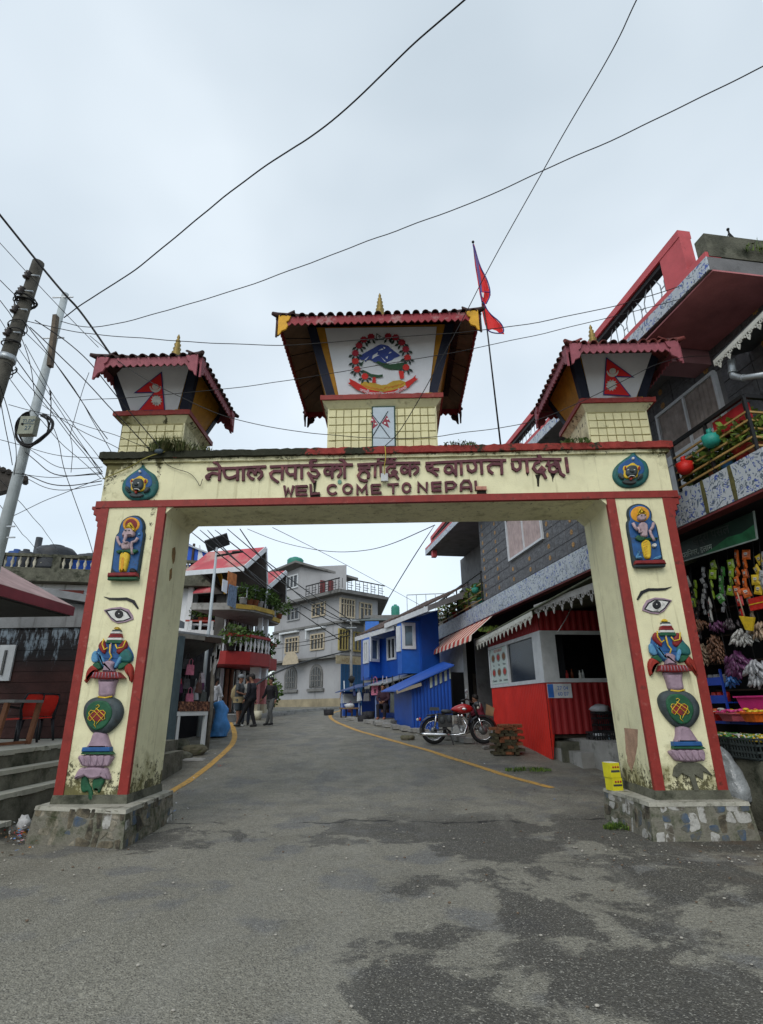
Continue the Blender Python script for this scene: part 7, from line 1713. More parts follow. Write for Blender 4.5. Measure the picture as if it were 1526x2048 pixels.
W = window(WF,wlw,a[0]+.1,b[0]-.1,b[1]-1.6,b[1]-.1,-.28,(.5,),fmat=M('frame_maroon',(.22,.045,.035),.6),fw=.14,gmat=dark_glass,trans=(.68,))
fb(WF,'shutter_panel',M('panel_wood_light',(.25,.18,.12),.7),a[0]+.2,b[0]-.2,b[1]-1.5,b[1]-.62,-.27,-.24,W)
for t in (.3,.7):
    cx = a[0]+(b[0]-a[0])*t; q = MB(); q.poly(WF,[(cx+.2*math.cos(R(k)),b[1]-1.05+.3*math.sin(R(k))) for k in range(0,360,30)],-.24,-.22); q.obj('shutter_oval',M('oval_dark',(.1,.09,.08),.6),W)
def tk(px,py,Yn,r,h,mat,lb): s,z = WF.uv(px,py,Yn); water_tank(WF.p(s,zs_t,Yn),r,h,mat,lb,'tanks on the white house roof')
tk(30,1120,-1,.42,WF.z(30,1099,-1)-zs_t,M('drum_blue',(.02,.06,.2),.5),'blue drum, leftmost on the white house roof')
tk(49,1120,-1,.42,WF.z(49,1099,-1)-zs_t,tankb,'black drum beside the blue one on the white house roof')
tk(109,1120,-.6,.98,WF.z(109,1092,-.6)-zs_t,tankb,'big black water tank behind the balustrade')
tk(183,1120,-1.2,.9,WF.z(183,1109,-1.2)-zs_t,tankb,'low dark tank next to the left pillar top')
s = WF.uv(70,1120,-1.5)[0]; q = MB(); q.tube([WF.p(s,zs_t,-1.5),WF.p(s,WF.z(72,1075,-1.5),-1.5)],.16,8); q.obj('chimney_pipe',tankb,None,label='black upright pipe rising between the drums on the white house roof',cat='pipe')
# blue tarpaulin awning over the roof terrace
tarp = M('tarp_blue',(.015,.09,.48),.45,.15,2,.4,4)
tt = thing('blue_tarpaulin','bright blue tarpaulin shelter above the white house balustrade','tarpaulin',WF.p(13,zs_t,-1))
a,b,c_,d = WF.uv(145,1130,.0),WF.uv(430,1135,.0),WF.uv(428,1114,0),WF.uv(370,1083,.0)
fb(WF,'side_sheet',tarp,a[0],b[0],zs_t+.02,zr1-.15,-.05,-.02,tt)
q = MB(); q.poly(WF,[(d[0]-1.5,zr1+.01),(b[0],zr1+.01),(c_[0],c_[1]),(d[0],d[1]),(d[0]-1.5,d[1]+.4)],-.04,-.01); q.obj('upper_sheet',tarp,tt)
q = MB(); q.bar(WF.p(d[0]-1.5,d[1]+.42,.1),WF.p(c_[0]+.1,c_[1]+.02,.1),.08); q.obj('eave_pole',steel,tt)
s = WF.uv(386,1110)[0]; q = MB(); q.bar(WF.p(s,zs_t,.02),WF.p(s,d[1]-.1,.02),.1); q.obj('post',wood_d,tt)
s = WF.uv(395,1120)[0]; q = MB(); q.poly(WF,[(s,zr1),(s+.35,zr1),(s+.05,zr1+.9),(s,zr1+.9)],0,.02); q.obj('white_cloth',cloth_w,tt)
# mossy stain pipe at the house corner
q = MB(); P = [WF.p(*WF.uv(x,y,.3),.3) for x,y in ((432,1130),(440,1165),(452,1185),(462,1245))]; q.tube(P,.09,7); q.obj('drain_pipe',mossy,None,label='mossy bent drain pipe running down the corner of the white house',cat='pipe')
# ---------------- gabled house with red balcony ----------------
RB = facade(435,24.0,550,29.4)
rh = thing('gabled_house','house with two pink gable roofs and curved red balcony over the road','house',RB.p(3,1.2,-2))
def su(px,py=1250,n=0): return RB.uv(px,py,n)[0]
gwl2 = M('house_grey_brown',(.085,.08,.075),.85,.3,2,.2); redb = M('balcony_red',(.26,.02,.018),.55,.15,3,.15,dirt=.2,dcol=(.1,.03,.02)); yel_e = M('balcony_yellow',(.36,.24,.04),.7,.2,3,.2,dirt=.35)
z2 = RB.z(495,1214,.4); z1 = RB.z(500,1308,.4)
zrail1 = RB.z(487,1275,.4)
fb(RB,'wall',gwl2,su(447,1250,-1.4),su(548),z1,RB.z(500,1135),-1.9,-1.4,rh); fb(RB,'wall',gwl2,su(440,1380,-1),su(556),.9,z1-.01,-1.6,-1.0,rh)
s0,s1,s2,s3 = su(436),su(480),su(530),su(552)
# curved slabs as polygons in plan
def slabpoly(name,mat,P,z0,z1_): q = MB(); k = len(P); vs = [RB.p(s,z0,n) for s,n in P]+[RB.p(s,z1_,n) for s,n in P]; q.add(vs,[tuple(range(k))[::-1],tuple(range(k,2*k))]+[(i,(i+1) % k,k+(i+1) % k,k+i) for i in range(k)]); return q.obj(name,mat,rh)
def front(nf): return [(s0+.5,.2),(s1-.5,.9+nf),(s1+1.0,1.1+nf),(s2-1.2,1.0+nf),(s2,.3+nf),(s3-.2,.25+nf),(s3+.3,-.3)]
for nm,zz,th_,m1 in (('balcony_slab',z2,.3,concrete),('balcony_slab',z1,.55,redb)):
    slabpoly(nm,m1,front(0)+[(s3,-1.4),(s0,-1.4)],zz-th_ if nm else 0,zz)
P = front(.04)
for i in range(len(P)-1):
    q = MB(); q.bar(RB.p(P[i][0],z2-.12,P[i][1]),RB.p(P[i+1][0],z2-.12,P[i+1][1]),.06,.2); q.obj('edge_band',yel_e,rh)
balm = M('baluster_white',(.5,.5,.5),.7,.1); q = MB(); q.lathe([(r*1.0,h/.6*.62) for r,h in prof],(0,0,0),7); bm2 = q.mesh('baluster',balm)
P = front(-.12)
for i in range(len(P)-1):
    a,b = Vector((P[i][0],P[i][1])),Vector((P[i+1][0],P[i+1][1])); Ln = (b-a).length; k = int(Ln/.26)
    q = MB(); q.bar(RB.p(a.x,z1+.7,a.y),RB.p(b.x,z1+.7,b.y),.16,.12); q.obj('handrail',redb,rh)
    if i < 4:
        for j in range(k): c = a.lerp(b,(j+.5)/k); inst(bm2,'baluster',rh,Matrix.Translation(RB.p(c.x,z1+.02,c.y)))
    q = MB(); q.bar(RB.p(a.x,z2+.75,a.y),RB.p(b.x,z2+.75,b.y),.06); 
    for j in range(int(Ln/.5)): c = a.lerp(b,(j+.5)/max(1,int(Ln/.5))); q.bar(RB.p(c.x,z2,c.y),RB.p(c.x,z2+.75,c.y),.05)
    q.obj('upper_rail',steel,rh,kind='stuff')
random.seed(5)
for i in range(9):
    t = i/8; s = s0+1.0+(s2-s0-1.5)*t; n_ = .55+.3*math.sin(math.pi*t)
    plant(RB.p(s,z2+.02,n_),.42,.42,random.choice((1,2,5)),120+i,['leftmost plant on the upper balcony, beside the washing','second plant from the washing on the upper balcony','third plant from the washing on the upper balcony','fourth plant from the left on the upper balcony','middle plant of nine on the upper balcony','plant just right of the middle on the upper balcony','third plant from the right end of the upper balcony','second plant from the right end of the upper balcony','last plant in the upper balcony row, beside the white downpipe'][i],group='plants along the upper balcony',n=200,ls=.17,kinds=(0,0),flower=None)
for i,(t,lb,f) in enumerate(((.02,'big dark bush at the left end of the red balcony',None),(.14,'white flowering plant on the left of the red balcony',fr_w),(.3,'dark plant behind the first balusters of the red balcony',None),(.62,'dark plant above the middle balusters of the red balcony',None),(.8,'dark fern right of the middle of the red balcony',None),(1.08,'large dark shrub at the far right end of the red balcony',None))):
    s = s0+.6+(s2-s0-.6)*t; plant(RB.p(s,z1+.02,.3 if i < 5 else .1),.5,.5,2,140+i,lb,group='plants along the red balcony',n=260,ls=.18,kinds=(0,0) if i else (0,2),flower=f)
plant(RB.p(s3-.1,z2+.02,.2),.6,.4,1,150,'dark shrub at the far end of the upper balcony',n=320,ls=.2,kinds=(0,0))
# windows and doors on both floors (white frames, dark panes)
for px,w_ in ((445,7),(462,7),(478,7),(494,6),(508,6)):
    for zz in (z1,z2):
        a,b = su(px,1300,-1.4),su(px+w_,1300,-1.4); window(RB,rh,a,b,zz+.1,zz+2.0,-1.36,(.5,),fw=.07,gmat=dark_glass,fmat=frame_w if zz == z1 else M('frame_grey',(.3,.31,.32),.7))
for px in (436,447,457,468,480):
    a = su(px,1380,-1.0); fb(RB,'ground_mullion',(frame_w,brn)[px % 2],a,a+.22,1.4,z1-.6,-.99,-.9,rh); 
fb(RB,'ground_glazing',dark_glass,su(434,1380,-1),su(488,1380,-1),1.5,z1-.6,-.99,-.97,rh)
fb(RB,'doorway',void,su(490,1380,-1),su(503,1380,-1),1.2,z1-.7,-.99,-.96,rh)
for px in (509,523):   # ground pillars in pink, white head and foot
    s = su(px,1380,.3); zt_p = z1-.55; q = MB(); q.bar(RB.p(s,1.75,.3),RB.p(s,zt_p-.5,.3),.42,.42); q.obj('pillar_shaft',M('pillar_pink',(.38,.13,.13),.6,.15,3,.1),rh)
    q = MB(); q.bar(RB.p(s,zt_p-.5,.3),RB.p(s,zt_p,.3),.44,.44); q.obj('pillar_head',ww,rh); q = MB(); q.bar(RB.p(s,1.1,.3),RB.p(s,1.75,.3),.5,.5); q.obj('pillar_foot',M('foot_cream',(.35,.31,.22),.8),rh)
for px in (518,529):
    s = su(px,1240,.3); q = MB(); q.bar(RB.p(s,z1,.4),RB.p(s,z2-.3,.4),.2,.2); q.obj('column',frame_w,rh)
fb(RB,'plinth_course',concrete,s0-1,s3+.5,.8,1.35,-.95,1.1,rh)
# gables
rpk = M('roof_pink_red',(.42,.07,.085),.6,.2,1.2,.15,20,col2=(.42,.20,.18),c2=.45,c2sc=.8); gsf = M('gable_soffit_grey',(.14,.125,.12),.8,.2,2)
def gable(xl,yl,xa,ya,xr,yr,dep,n=1.0):
    A,Bp,Cp = RB.uv(xl,yl,n),RB.uv(xa,ya,n),RB.uv(xr,yr,n)
    a,b,c = RB.p(A[0],A[1],n),RB.p(Bp[0],Bp[1],n+.35),RB.p(Cp[0],Cp[1],n); back = -RB.n*dep
    for p,q_ in ((a,b),(c,b)):
        q = MB(); q.slab([p,q_,q_+back,p+back],(0,0,.07)); q.obj('gable_roof',rpk,rh)
        q = MB(); q.slab([p-Vector((0,0,.03)),q_-Vector((0,0,.03)),q_+back,p+back-Vector((0,0,.03))],(0,0,.02)); q.obj('soffit',gsf,rh)
        q = MB(); q.bar(p+RB.n*.03,q_+RB.n*.03,.05,.2); q.obj('barge_board',frame_w,rh)
    gi = -1.3
    q = MB(); q.poly(RB,[A,Bp,Cp],gi-.1,gi); q.obj('gable_wall',gsf,rh)
    m_ = Vector(Bp).lerp(Vector(Cp),.35); m2_ = Vector(Bp).lerp(Vector(Cp),.45)
    q = MB(); q.bar(RB.p(m_.x-.45,m_.y+.1,gi+.1),RB.p(m_.x+.1,m_.y-1.3,gi+.5),.28,.1); q.obj('yellow_brace',yellf,rh)
    q = MB(); q.bar(RB.p(A[0],A[1],gi+.1),RB.p(Cp[0],Cp[1],gi+.1),.12,.12); q.obj('tie_beam',wood_d,rh)
def pj(p): v = p-CC; return 763+CF*v.dot(RT)/v.dot(fwd)
bb_ = RB.uv(518,1098,1.0); dep_ = 1.0
while pj(RB.p(bb_[0],bb_[1],1.35-dep_)) > 421 and dep_ < 8: dep_ += .1
gable(489,1135,518,1098,534,1180,dep_)
aa_ = RB.uv(489,1135,1.0); q = MB(); q.bar(RB.p(aa_[0]-.02,aa_[1]-.06,1.0),RB.p(aa_[0]-.02,aa_[1]-.06,1.0-dep_),.04,.22); q.obj('eave_board',frame_w,rh)
gable(534,1177,559,1145,571,1203,4)
pr_ = RB.uv(534,1182,1.05); q = MB(); q.tube([RB.p(pr_[0],pr_[1],1.05),RB.p(pr_[0],z2,1.0)],.05,7); q.obj('downpipe',pw,rh)
# washing on the upper floor
for i,(px,py,w_,h_,m_,lb) in enumerate(((463,1166,.75,.9,M('cloth_orange',(.42,.15,.05),.8,.3,6),'orange patterned cloth on the washing line'),(447,1172,.4,.5,cloth_w,'pale towel left of the orange cloth'),(460,1192,.7,.9,M('cloth_blue_grey',(.14,.19,.27),.8,.4,9),'blue grey cloth hung below the orange one'))):
    a = RB.uv(px,py,.6); q = MB(); q.poly(RB,[(a[0]-w_/2,a[1]-h_/2),(a[0]+w_/2,a[1]-h_/2-.05),(a[0]+w_/2,a[1]+h_/2),(a[0]-w_/2,a[1]+h_/2)],.6+i*.05,.62+i*.05); q.obj('washing',m_,None,label=lb,cat='laundry',group='washing on the gabled house')
q = MB(); p = U(543,1440,24); 
bu = thing('paint_bucket','small cream bucket by the pink pillar at the roadside','bucket',(U(517,1415,24.5).x,24.5,zg(0,24.5)))
q = MB(); q.lathe([(.14,0),(.18,.36),(.16,.36),(.13,.04)],bu.location,12); q.obj('pail',M('pail_cream',(.42,.40,.30),.6),bu)
q = MB(); P = [G(x,1412+dy) for x,dy in ((440,12),(480,8))]
# roadside kerb along the far left
q = MB(); ks = [(-7.6,21.5),(-6.6,24.5),(-6.2,28),(-5.2,33),(-3.6,38),(-1.5,43)]
for (x0,y0),(x1,y1) in zip(ks,ks[1:]): q.bar((x0,y0,zg(0,y0)+.06),(x1,y1,zg(0,y1)+.06),.25,.16)
q.obj('kerb',concrete,None,kind='structure')
# ---------------- solar street lamp ----------------
sl_ = thing('solar_street_lamp','slim pale street lamp with tilted solar panel rising behind the souvenir stall','street lamp',(U(418,1262,17.5).x,17.5,.8))
lx = sl_.location.x; zt_l = U(431,1095,17.5).z
q = MB(); q.tube([(lx-.02,17.5,.8),(lx,17.5,zt_l)],[.065,.04],9); q.obj('pole',M('lamp_pole_grey',(.38,.43,.46),.5,.1),sl_)
q = MB(); c = Vector((lx,17.5,zt_l+.15)); u = Vector((.95,.1,.38)).normalized(); v = Vector((0,-.6,.35)).normalized()
q.slab([c-u*.38-v*.25,c+u*.38-v*.25,c+u*.38+v*.25,c-u*.38+v*.25],(0,0,.04)); q.obj('solar_panel',M('solar_panel_dark',(.05,.055,.06),.5,.3,9),sl_)
q = MB(); a = U(433,1112,17.5); b = U(486,1103,17.5); q.tube([a,b],.035,6); q.bar(Vector(b)-Vector((.35,0,.02)),b,.12,.05); q.obj('lamp_arm',black_p,sl_)
# ---------------- souvenir stall at the left ----------------
SS = facade(349,14.1,433,15.25)
ss = thing('souvenir_booth','open souvenir booth with sagging roof sheet behind the left pillar','stall',SS.p(.8,.5,-1))
zr_ = SS.z(391,1268)
L_ = SS.uv(433,1400)[0]
q = MB(); q.slab([SS.p(-1.5,zr_-.02,.0),SS.p(L_+.05,zr_-.02,.0),SS.p(L_+.05,zr_+.45,-3.2),SS.p(-1.5,zr_+.45,-3.2)],(0,0,.05)); q.obj('roof_sheet',steel,ss)
fb(SS,'fascia_board',M('timber_grey',(.20,.19,.17),.85,.25,5),-1.5,L_*.55,zr_-.14,zr_-.03,-.06,.02,ss); fb(SS,'fascia_board',wood_d,L_*.551,L_,zr_-.17,zr_-.03,-.08,.0,ss)
fb(SS,'back_wall',void,-1.5,SS.uv(433,1350,-2.5)[0],.5,zr_+.1,-2.6,-2.5,ss); fb(SS,'side_wall',M('wall_slate_blue',(.07,.10,.115),.8),-.12,.06,.5,zr_-.1,-2.5,.05,ss)
q = MB(); q.slab([SS.p(-.1,zr_-.15,-.05),SS.p(L_,zr_-.15,-.05),SS.p(L_-.3,zr_-1.1,-2.4),SS.p(-.1,zr_-.7,-2.4)],(0,0,.02)); q.obj('grey_tarp',M('tarp_grey',(.09,.09,.09),.8,.3,3),ss)
pst = G(413,1500); q = MB(); q.tube([pst,Vector((pst.x,pst.y,1.6))+Vector((.03,0,0)),Vector((pst.x-.02,pst.y,2.6)),Vector((pst.x,pst.y,zr_-.05))],[.06,.055,.06,.05],7); q.obj('post',M('timber_pole',(.17,.155,.13),.9,.4,5,.5,dirt=.3),ss)
tb2 = Vector((pst.x,pst.y-.06,0)); q = MB(); random.seed(12)
for k in range(6): x = random.uniform(-.1,.14); z = zr_-.15-k*.09; q.add([tb2+Vector((x,0,z)),tb2+Vector((x+.1,0,z+.03)),tb2+Vector((x+.07,0,z-.32)),tb2+Vector((x+.02,0,z-.42))],[(0,1,2,3)])
q.obj('torn_plastic',M('torn_plastic_grey',(.3,.3,.3),.5),ss,kind='stuff')
zc_ = SS.z(375,1423); fb(SS,'counter',pw,.05,L_*.78,zc_-.1,zc_,-.9,.05,ss)
for s in (.1,L_*.72): fb(SS,'counter_leg',pw,s,s+.08,.6,zc_-.1,-.05,.04,ss)
ce_ = SS.z(375,1403); fbx = M('patterned_fabric',(.05,.022,.018),.8,.6,22,.2,col2=(.26,.12,.07),c2=.46,c2sc=16)
for a,b,lb in ((.12,L_*.44,'dark patterned fabric box on the left of the booth counter'),(L_*.45,L_*.80,'brown medallion patterned fabric box on the right of the booth counter')): q = MB(); q.fbox(SS,a,b,zc_+.003,ce_,-.5,.06); q.obj('fabric_box',fbx,None,label=lb,cat='box')
random.seed(31); items = [('black',352,1350,'tall dark garment by the booth side wall'),('plum',357,1378,'plum scarf on the left of the booth'),('black',362,1345,'black bag high on the left of the booth'),('pink',379,1342,'bright pink cap shaped bag in the booth'),('grey',372,1370,'grey patterned bag in the middle of the booth'),('camo',368,1385,'black and white checked bag in the booth'),('pink',378,1400,'magenta purse low in the booth'),('white',391,1392,'white paper shopping bag in the booth'),('black',387,1350,'large black garment in the middle of the booth'),('brown',397,1378,'dark brown bag right of the white shopping bag'),('pale',404,1358,'small pale item near the booth post'),('plum',402,1372,'pinkish plum scarf beside the seller'),('black',395,1335,'dark backpack under the booth roof'),('grey',372,1330,'grey hat under the booth roof'),('plum',358,1400,'purple cloth low by the booth side wall'),('red',355,1360,'dark red sash by the booth side wall'),('black',366,1400,'black pouch low in the booth'),('camo',404,1395,'grey trousers hung beside the booth post')]
for i,(c_,px,py,lb) in enumerate(items):
    n_ = -.4-.25*(i % 3); s,z = SS.uv(px,py,n_); big = c_ == 'black' or 'trousers' in lb; hang_bag(SS,s,z-.1,n_,c_,lb,'souvenirs hung in the left booth',.22 if not big else .3,.26 if c_ != 'white' else .34)
# rubble beside the booth
def boulder(c,r,sq,mat,label,seed):
    random.seed(seed); q = MB(); q.ball((0,0,0),r,12,8,sq)
    for i in range(len(q.v)):
        v = Vector(q.v[i]); v = v*(1+.30*noise.noise(v*2.2/r*.6+Vector((seed,0,0)))+.1*noise.noise(v*6/r)); v.z = min(v.z,r*sq[2]*.72); q.v[i] = tuple(v+Vector(c))
    q.sm = [False]*len(q.f)
    return q.obj('boulder',mat,None,label=label,cat='stone')
mst = M('stone_mossy',(.12,.11,.075),.95,.35,4,.7,20,dirt=.4,dcol=(.04,.05,.015),dsc=5,col2=(.10,.12,.03),c2=.4)
p = U(357,1462,14.7); boulder((p.x,14.7,.68),.36,(1.05,.8,.8),mossy,'big squared mossy block below the booth counter',3)
p = U(391,1480,14.6); boulder((p.x,14.6,.64),.24,(1.25,.8,.62),mst,'yellow green mossy stone beside the booth post',5)
p = U(350,1492,14.1); boulder((p.x,14.1,.50),.34,(1.3,.8,.5),mossy,'dark low rubble stone under the squared block',8)
p = U(385,1500,14.0); boulder((p.x,14.0,.44),.22,(1.5,.8,.35),concrete,'flat pale rubble slab at the foot of the booth post',11)
# blue tarpaulin sack
p = U(442,1430,17.6); q = MB(); q.tube(smooth([V3 for V3 in (Vector((p.x,p.y,.80)),Vector((p.x,p.y,1.2)),Vector((p.x-.02,p.y,1.5)),Vector((p.x-.1,p.y,1.78)))],2),[.24-.13*max(0,i/15-.4) for i in range(16)],16)
for i in range(len(q.v)): v_ = Vector(q.v[i]); q.v[i] = tuple(v_+Vector((1,1,.2))*.09*noise.noise(v_*3.5))
q.obj('tarpaulin_bundle',M('tarp_sky_blue',(.07,.24,.55),.45,.35,3,.8,5),None,label='tall bundle wrapped in sky blue tarpaulin behind the booth post',cat='bundle')
# bank of earth behind the terrace strip
# dark roof fragment at the left edge
fr2 = thing('eave_fragment','dark tiled eave poking in from the left behind the grey pole','roof',U(0,950,12)); rp_ = M('eave_dark',(.045,.04,.035),.85,.4,6,.5,dirt=.2)
A,B,C_,D = [U(x,y,12) for x,y in ((-80,905),(56,957),(30,975),(-80,1005))]
q = MB(); q.slab([A,B,C_,D],(-.5,.5,.05)); q.obj('eave',rp_,fr2)
for k in range(7): p = A.lerp(B,.5+k*.08); q = MB(); q.tube([p+Vector((0,-.05,-.02)),p+Vector((-.3,.4,.05))],.07,7); q.obj('ridge_tile',rp_,fr2)
# ---------------- utility poles on the left ----------------
gp_ = thing('grey_utility_pole','pale grey steel utility pole with meter box and coiled cable','pole',(-6.36,8.3,1.0)); gpm = M('pole_grey_paint',(.33,.37,.38),.6,.15,4,.15,dirt=.2,dcol=(.15,.15,.14))
tp = U(131,588,8.3); bt = U(0,1088,8.3); dr_ = (tp-bt).normalized(); b0 = bt-dr_*((bt.z-1.0)/dr_.z)
q = MB(); q.tube([b0,tp],[.115,.06],14); q.obj('shaft',gpm,gp_)
q = MB(); a,b = U(112,632,8.12),U(100,733,8.12); q.bar(a,b,.10,.07,(1,0,0)); q.obj('wooden_batten',M('batten_wood',(.12,.095,.07),.85,.4,8,.4),gp_)
c_ = U(62,857,8.05)
q = MB(); q.box(c_.x-.13,c_.x+.13,c_.y-.12,c_.y+.0,c_.z-.16,c_.z+.17); mb_ = q.obj('meter_box',M('meter_box_olive',(.26,.28,.22),.6,.15,9,.1,dirt=.2),gp_)
q = MB(); q.ball((c_.x-.07,c_.y-.125,c_.z+.02),.022,8,5); q.obj('box_knob',black_p,mb_)
MF = Fr((c_.x,c_.y-.121,c_.z),(1,0,0),(0,0,1)); text_obj('TLDP',MF,.02,.05,.09,0,.002,M('print_blue_dark',(.04,.09,.14),.6),mb_); text_obj('27',MF,.03,-.09,.11,0,.002,MATS['print_blue_dark'],mb_)
q = MB(); q.bar((c_.x-.06,c_.y-.123,c_.z+.03),(c_.x+.12,c_.y-.123,c_.z+.02),.008); q.obj('box_line',MATS['print_blue_dark'],mb_)
for i in range(6):
    random.seed(i+3); rx,rz = .29+random.uniform(-.03,.04),.30+random.uniform(-.03,.03); q = MB()
    q.tube([(c_.x+.02+rx*math.cos(R(t))+.01*i,c_.y-.0+.02*i*math.sin(R(t*2)),c_.z-.02+rz*math.sin(R(t))) for t in range(-250,75,12)],.013,6); q.obj('cable_coil',cable_m,gp_)
for z in (tp.z-.12,tp.z-1.05): q = MB(); q.bar((tp.x-.2,8.25,z),(tp.x+.2,8.25,z),.02); q.obj('pin',steel,gp_)
for py in (1075,1053): p = U(14,py,8.2); q = MB(); q.bar(p,p+Vector((.13,0,0)),.02); q.obj('step_bolt',steel,gp_)
dp_ = thing('dark_utility_pole','dark concrete pole wrapped in cables with porcelain insulators at the left edge','pole',(-6.2,7,.17)); dpm = M('pole_dark_concrete',(.06,.056,.045),.85,.35,6,.5,30,dirt=.35,dcol=(.02,.022,.016),dsc=3)
t1 = U(77,525,7); t2 = U(3,752,7); dd = (t1-t2).normalized(); b1 = t2-dd*((t2.z-.17)/dd.z)
q = MB(); q.tube([b1,t1],[.15,.09],12); q.obj('shaft',dpm,dp_)
ins = M('insulator_brown',(.03,.022,.02),.35,.2)
for i,(x,y) in enumerate(((55,550),(42,581),(30,618),(16,664))):
    p = U(x,y,6.9); q = MB(); q.lathe([(.045,-.07),(.06,-.05),(.035,-.02),(.06,.01),(.035,.04),(.05,.06)],p,10,ax=(.3,0,1)); q.obj('insulator',ins,dp_)
    q = MB(); q.tube([p+Vector((-.02,0,0)),p+Vector((.16,.05,.02))],.018,6); q.obj('bracket',steel,dp_)
random.seed(17)
for i in range(13):
    t = random.choice((.36,.40,.62,.70,.74,.92))+random.uniform(-.03,.03); c = t1.lerp(t2,t); q = MB(); rr = .12+.04*random.random(); tl = random.uniform(-.06,.06); dr = random.uniform(-.02,.05); a0 = random.uniform(0,360)
    q.tube([c+Vector(((rr+.02*math.sin(R(a*1.7+i*40)))*math.cos(R(a+a0)),(rr+.02*math.cos(R(a*1.3+i*70)))*math.sin(R(a+a0)),tl*math.cos(R(a))+dr*a/360)) for a in range(0,random.randrange(200,520),20)],random.uniform(.006,.013),5); q.obj('cable_wrap',cable_m,dp_)
q = MB(); c = t1.lerp(t2,.86); q.lathe([(.125,-.05),(.125,.05)],c,14,ax=dd); q.obj('clamp_band',steel,dp_)
# ---------------- cables ----------------
def cable(pts,r,label,group=None,jit=0,mat=None,n=6,it=3):  # pts: (px, py, distance)
    P = smooth([U(x,y,Y) for x,y,Y in pts],it); q = MB()
    if jit: P = [p+Vector((0,0,jit*noise.noise(p*1.7)))+Vector((0,jit*.5*noise.noise(p*1.1+Vector((5,0,0))),0)) for p in P]
    rs = r if not isinstance(r,tuple) else [r[0]+(r[1]-r[0])*i/(len(P)-1) for i in range(len(P))]
    q.tube(P,rs,n); return q.obj('cable',mat or cable_m,None,label=label,cat='cable',group=group)
cable([(960,-25,3.6),(932,0,3.8),(860,60,4.1),(770,145,4.5),(640,265,5.1),(560,310,5.6),(440,400,6.3),(330,490,6.9),(245,560,7.5),(165,605,8),(128,635,8.3)],.0105,'thick wavy black cable from the top centre down to the grey pole',jit=.03)
cable([(1290,-30,3.4),(1272,0,3.5),(1230,95,4.1),(1130,262,5.1),(1090,335,5.6),(980,530,6.8),(920,650,7.3),(805,860,7.7),(770,892,7.85)],.0065,'straight thin cable from the upper right to the middle of the beam')
cable([(770,892,7.85),(772,915,7.82),(768,935,7.85),(769,950,7.92)],.008,'short yellow wire hanging over the lettering in the beam centre',mat=M('wire_yellow',(.45,.35,.05),.6))
cable([(1560,118,4.2),(1526,132,4.3),(1400,195,4.7),(1290,250,5.1),(1090,340,5.8),(960,400,6.2),(780,465,6.8),(640,520,7.2),(450,588,7.7),(330,622,8),(190,660,8.2),(112,640,8.3)],.0075,'long wavy cable rising from the grey pole to the right photo edge',jit=.025)
cable([(-20,405,6.3),(0,430,6.4),(80,530,6.9),(130,590,7.1),(160,620,7.3),(226,716,7.6)],.019,'thick black cable from the upper left to the left tower roof')
cable([(-10,475,6.2),(95,590,6.8),(197,695,7.4)],.005,'thin cable parallel to the thick one, left of it')
cable([(45,640,7),(130,660,7.2),(200,670,7.1),(400,686,6.9),(540,691,6.9),(700,683,6.9),(880,668,6.9),(1000,658,6.9),(1180,625,6.9),(1340,580,6.9),(1475,533,6.9)],.0065,'upper long cable crossing in front of the three towers',jit=.02)
cable([(160,800,8),(300,793,7.2),(540,768,6.9),(720,736,6.9),(860,714,6.9),(1000,687,6.9),(1200,640,6.9),(1420,582,6.9),(1530,553,6.9)],.0055,'lower long cable crossing in front of the centre banner',jit=.015)
cable([(180,672,8),(250,735,7.0),(330,780,6.9),(430,828,6.9),(540,855,7),(690,875,7.1),(850,877,7.2),(930,865,7.2),(1010,855,7.2),(1080,840,7.2),(1180,795,7.1),(1250,760,7.1),(1345,713,7.1),(1450,712,7.4)],.0055,'sagging cable passing below the tower eaves',jit=.02)
g1 = 'bunched cables between the left poles and the gate'; lb1 = 'one of the black cables bunched between the left poles and the gate'
BN = [[(40,630,7),(120,740,7.5),(215,880,7.9)],[(45,660,7),(130,745,7.5),(222,905,7.9)],[(50,690,7),(110,800,7.6),(205,925,7.95)],[(20,700,7),(90,800,7.5),(205,945,7.95)],[(30,740,7),(100,820,7.5),(202,950,7.95)],[(10,745,7),(95,860,7.6),(203,958,7.95)],
      [(60,655,7),(150,740,7.4),(300,900,7.85)],[(85,810,8.1),(140,850,8),(240,900,7.9)],[(0,640,7),(100,790,7.5),(210,960,7.95)],[(70,640,7),(160,700,7.4),(240,800,7.6),(320,895,7.8)],[(18,810,7),(100,830,7.6),(200,860,7.9),(300,898,7.85)],[(60,900,8.2),(120,940,8.1),(205,935,7.95)],
      [(50,905,8.2),(110,955,8.1),(205,948,7.95)],[(0,940,7.5),(90,955,8),(150,952,8),(204,945,7.95)],[(40,950,8.3),(110,985,8.1),(204,968,7.95)],[(40,945,8.3),(120,975,8.1),(204,962,7.95)],[(0,1045,8.5),(90,1000,8.2),(202,957,7.95)],[(0,880,7.4),(100,910,8),(204,918,7.95)]]
BL = ['highest of the bunched cables, ending beside the left tower tiles','bunched cable second from the top at the gate corner','bunched cable third from the top at the gate corner','bunched cable starting at the dark pole clamp','bunched cable crossing just above the meter box','lowest sloping cable of the bunch from the dark pole','cable from the upper dark pole to the blue grey joint on the beam','short cable from the grey pole to the foot of the left tower','steep cable from the left photo edge to the beam end','cable passing closest beneath the left tower eave','nearly level cable from the dark pole to the tower foot','upper sagging cable from the meter box to the beam end','middle sagging cable from the meter box to the beam end','flat cable from the left edge across the grey pole to the beam end','lowest sagging cable between grey pole and beam end','second lowest sagging cable between grey pole and beam end','cable rising to the right from the grey pole below the dark eave','cable from the left edge passing just under the meter box']
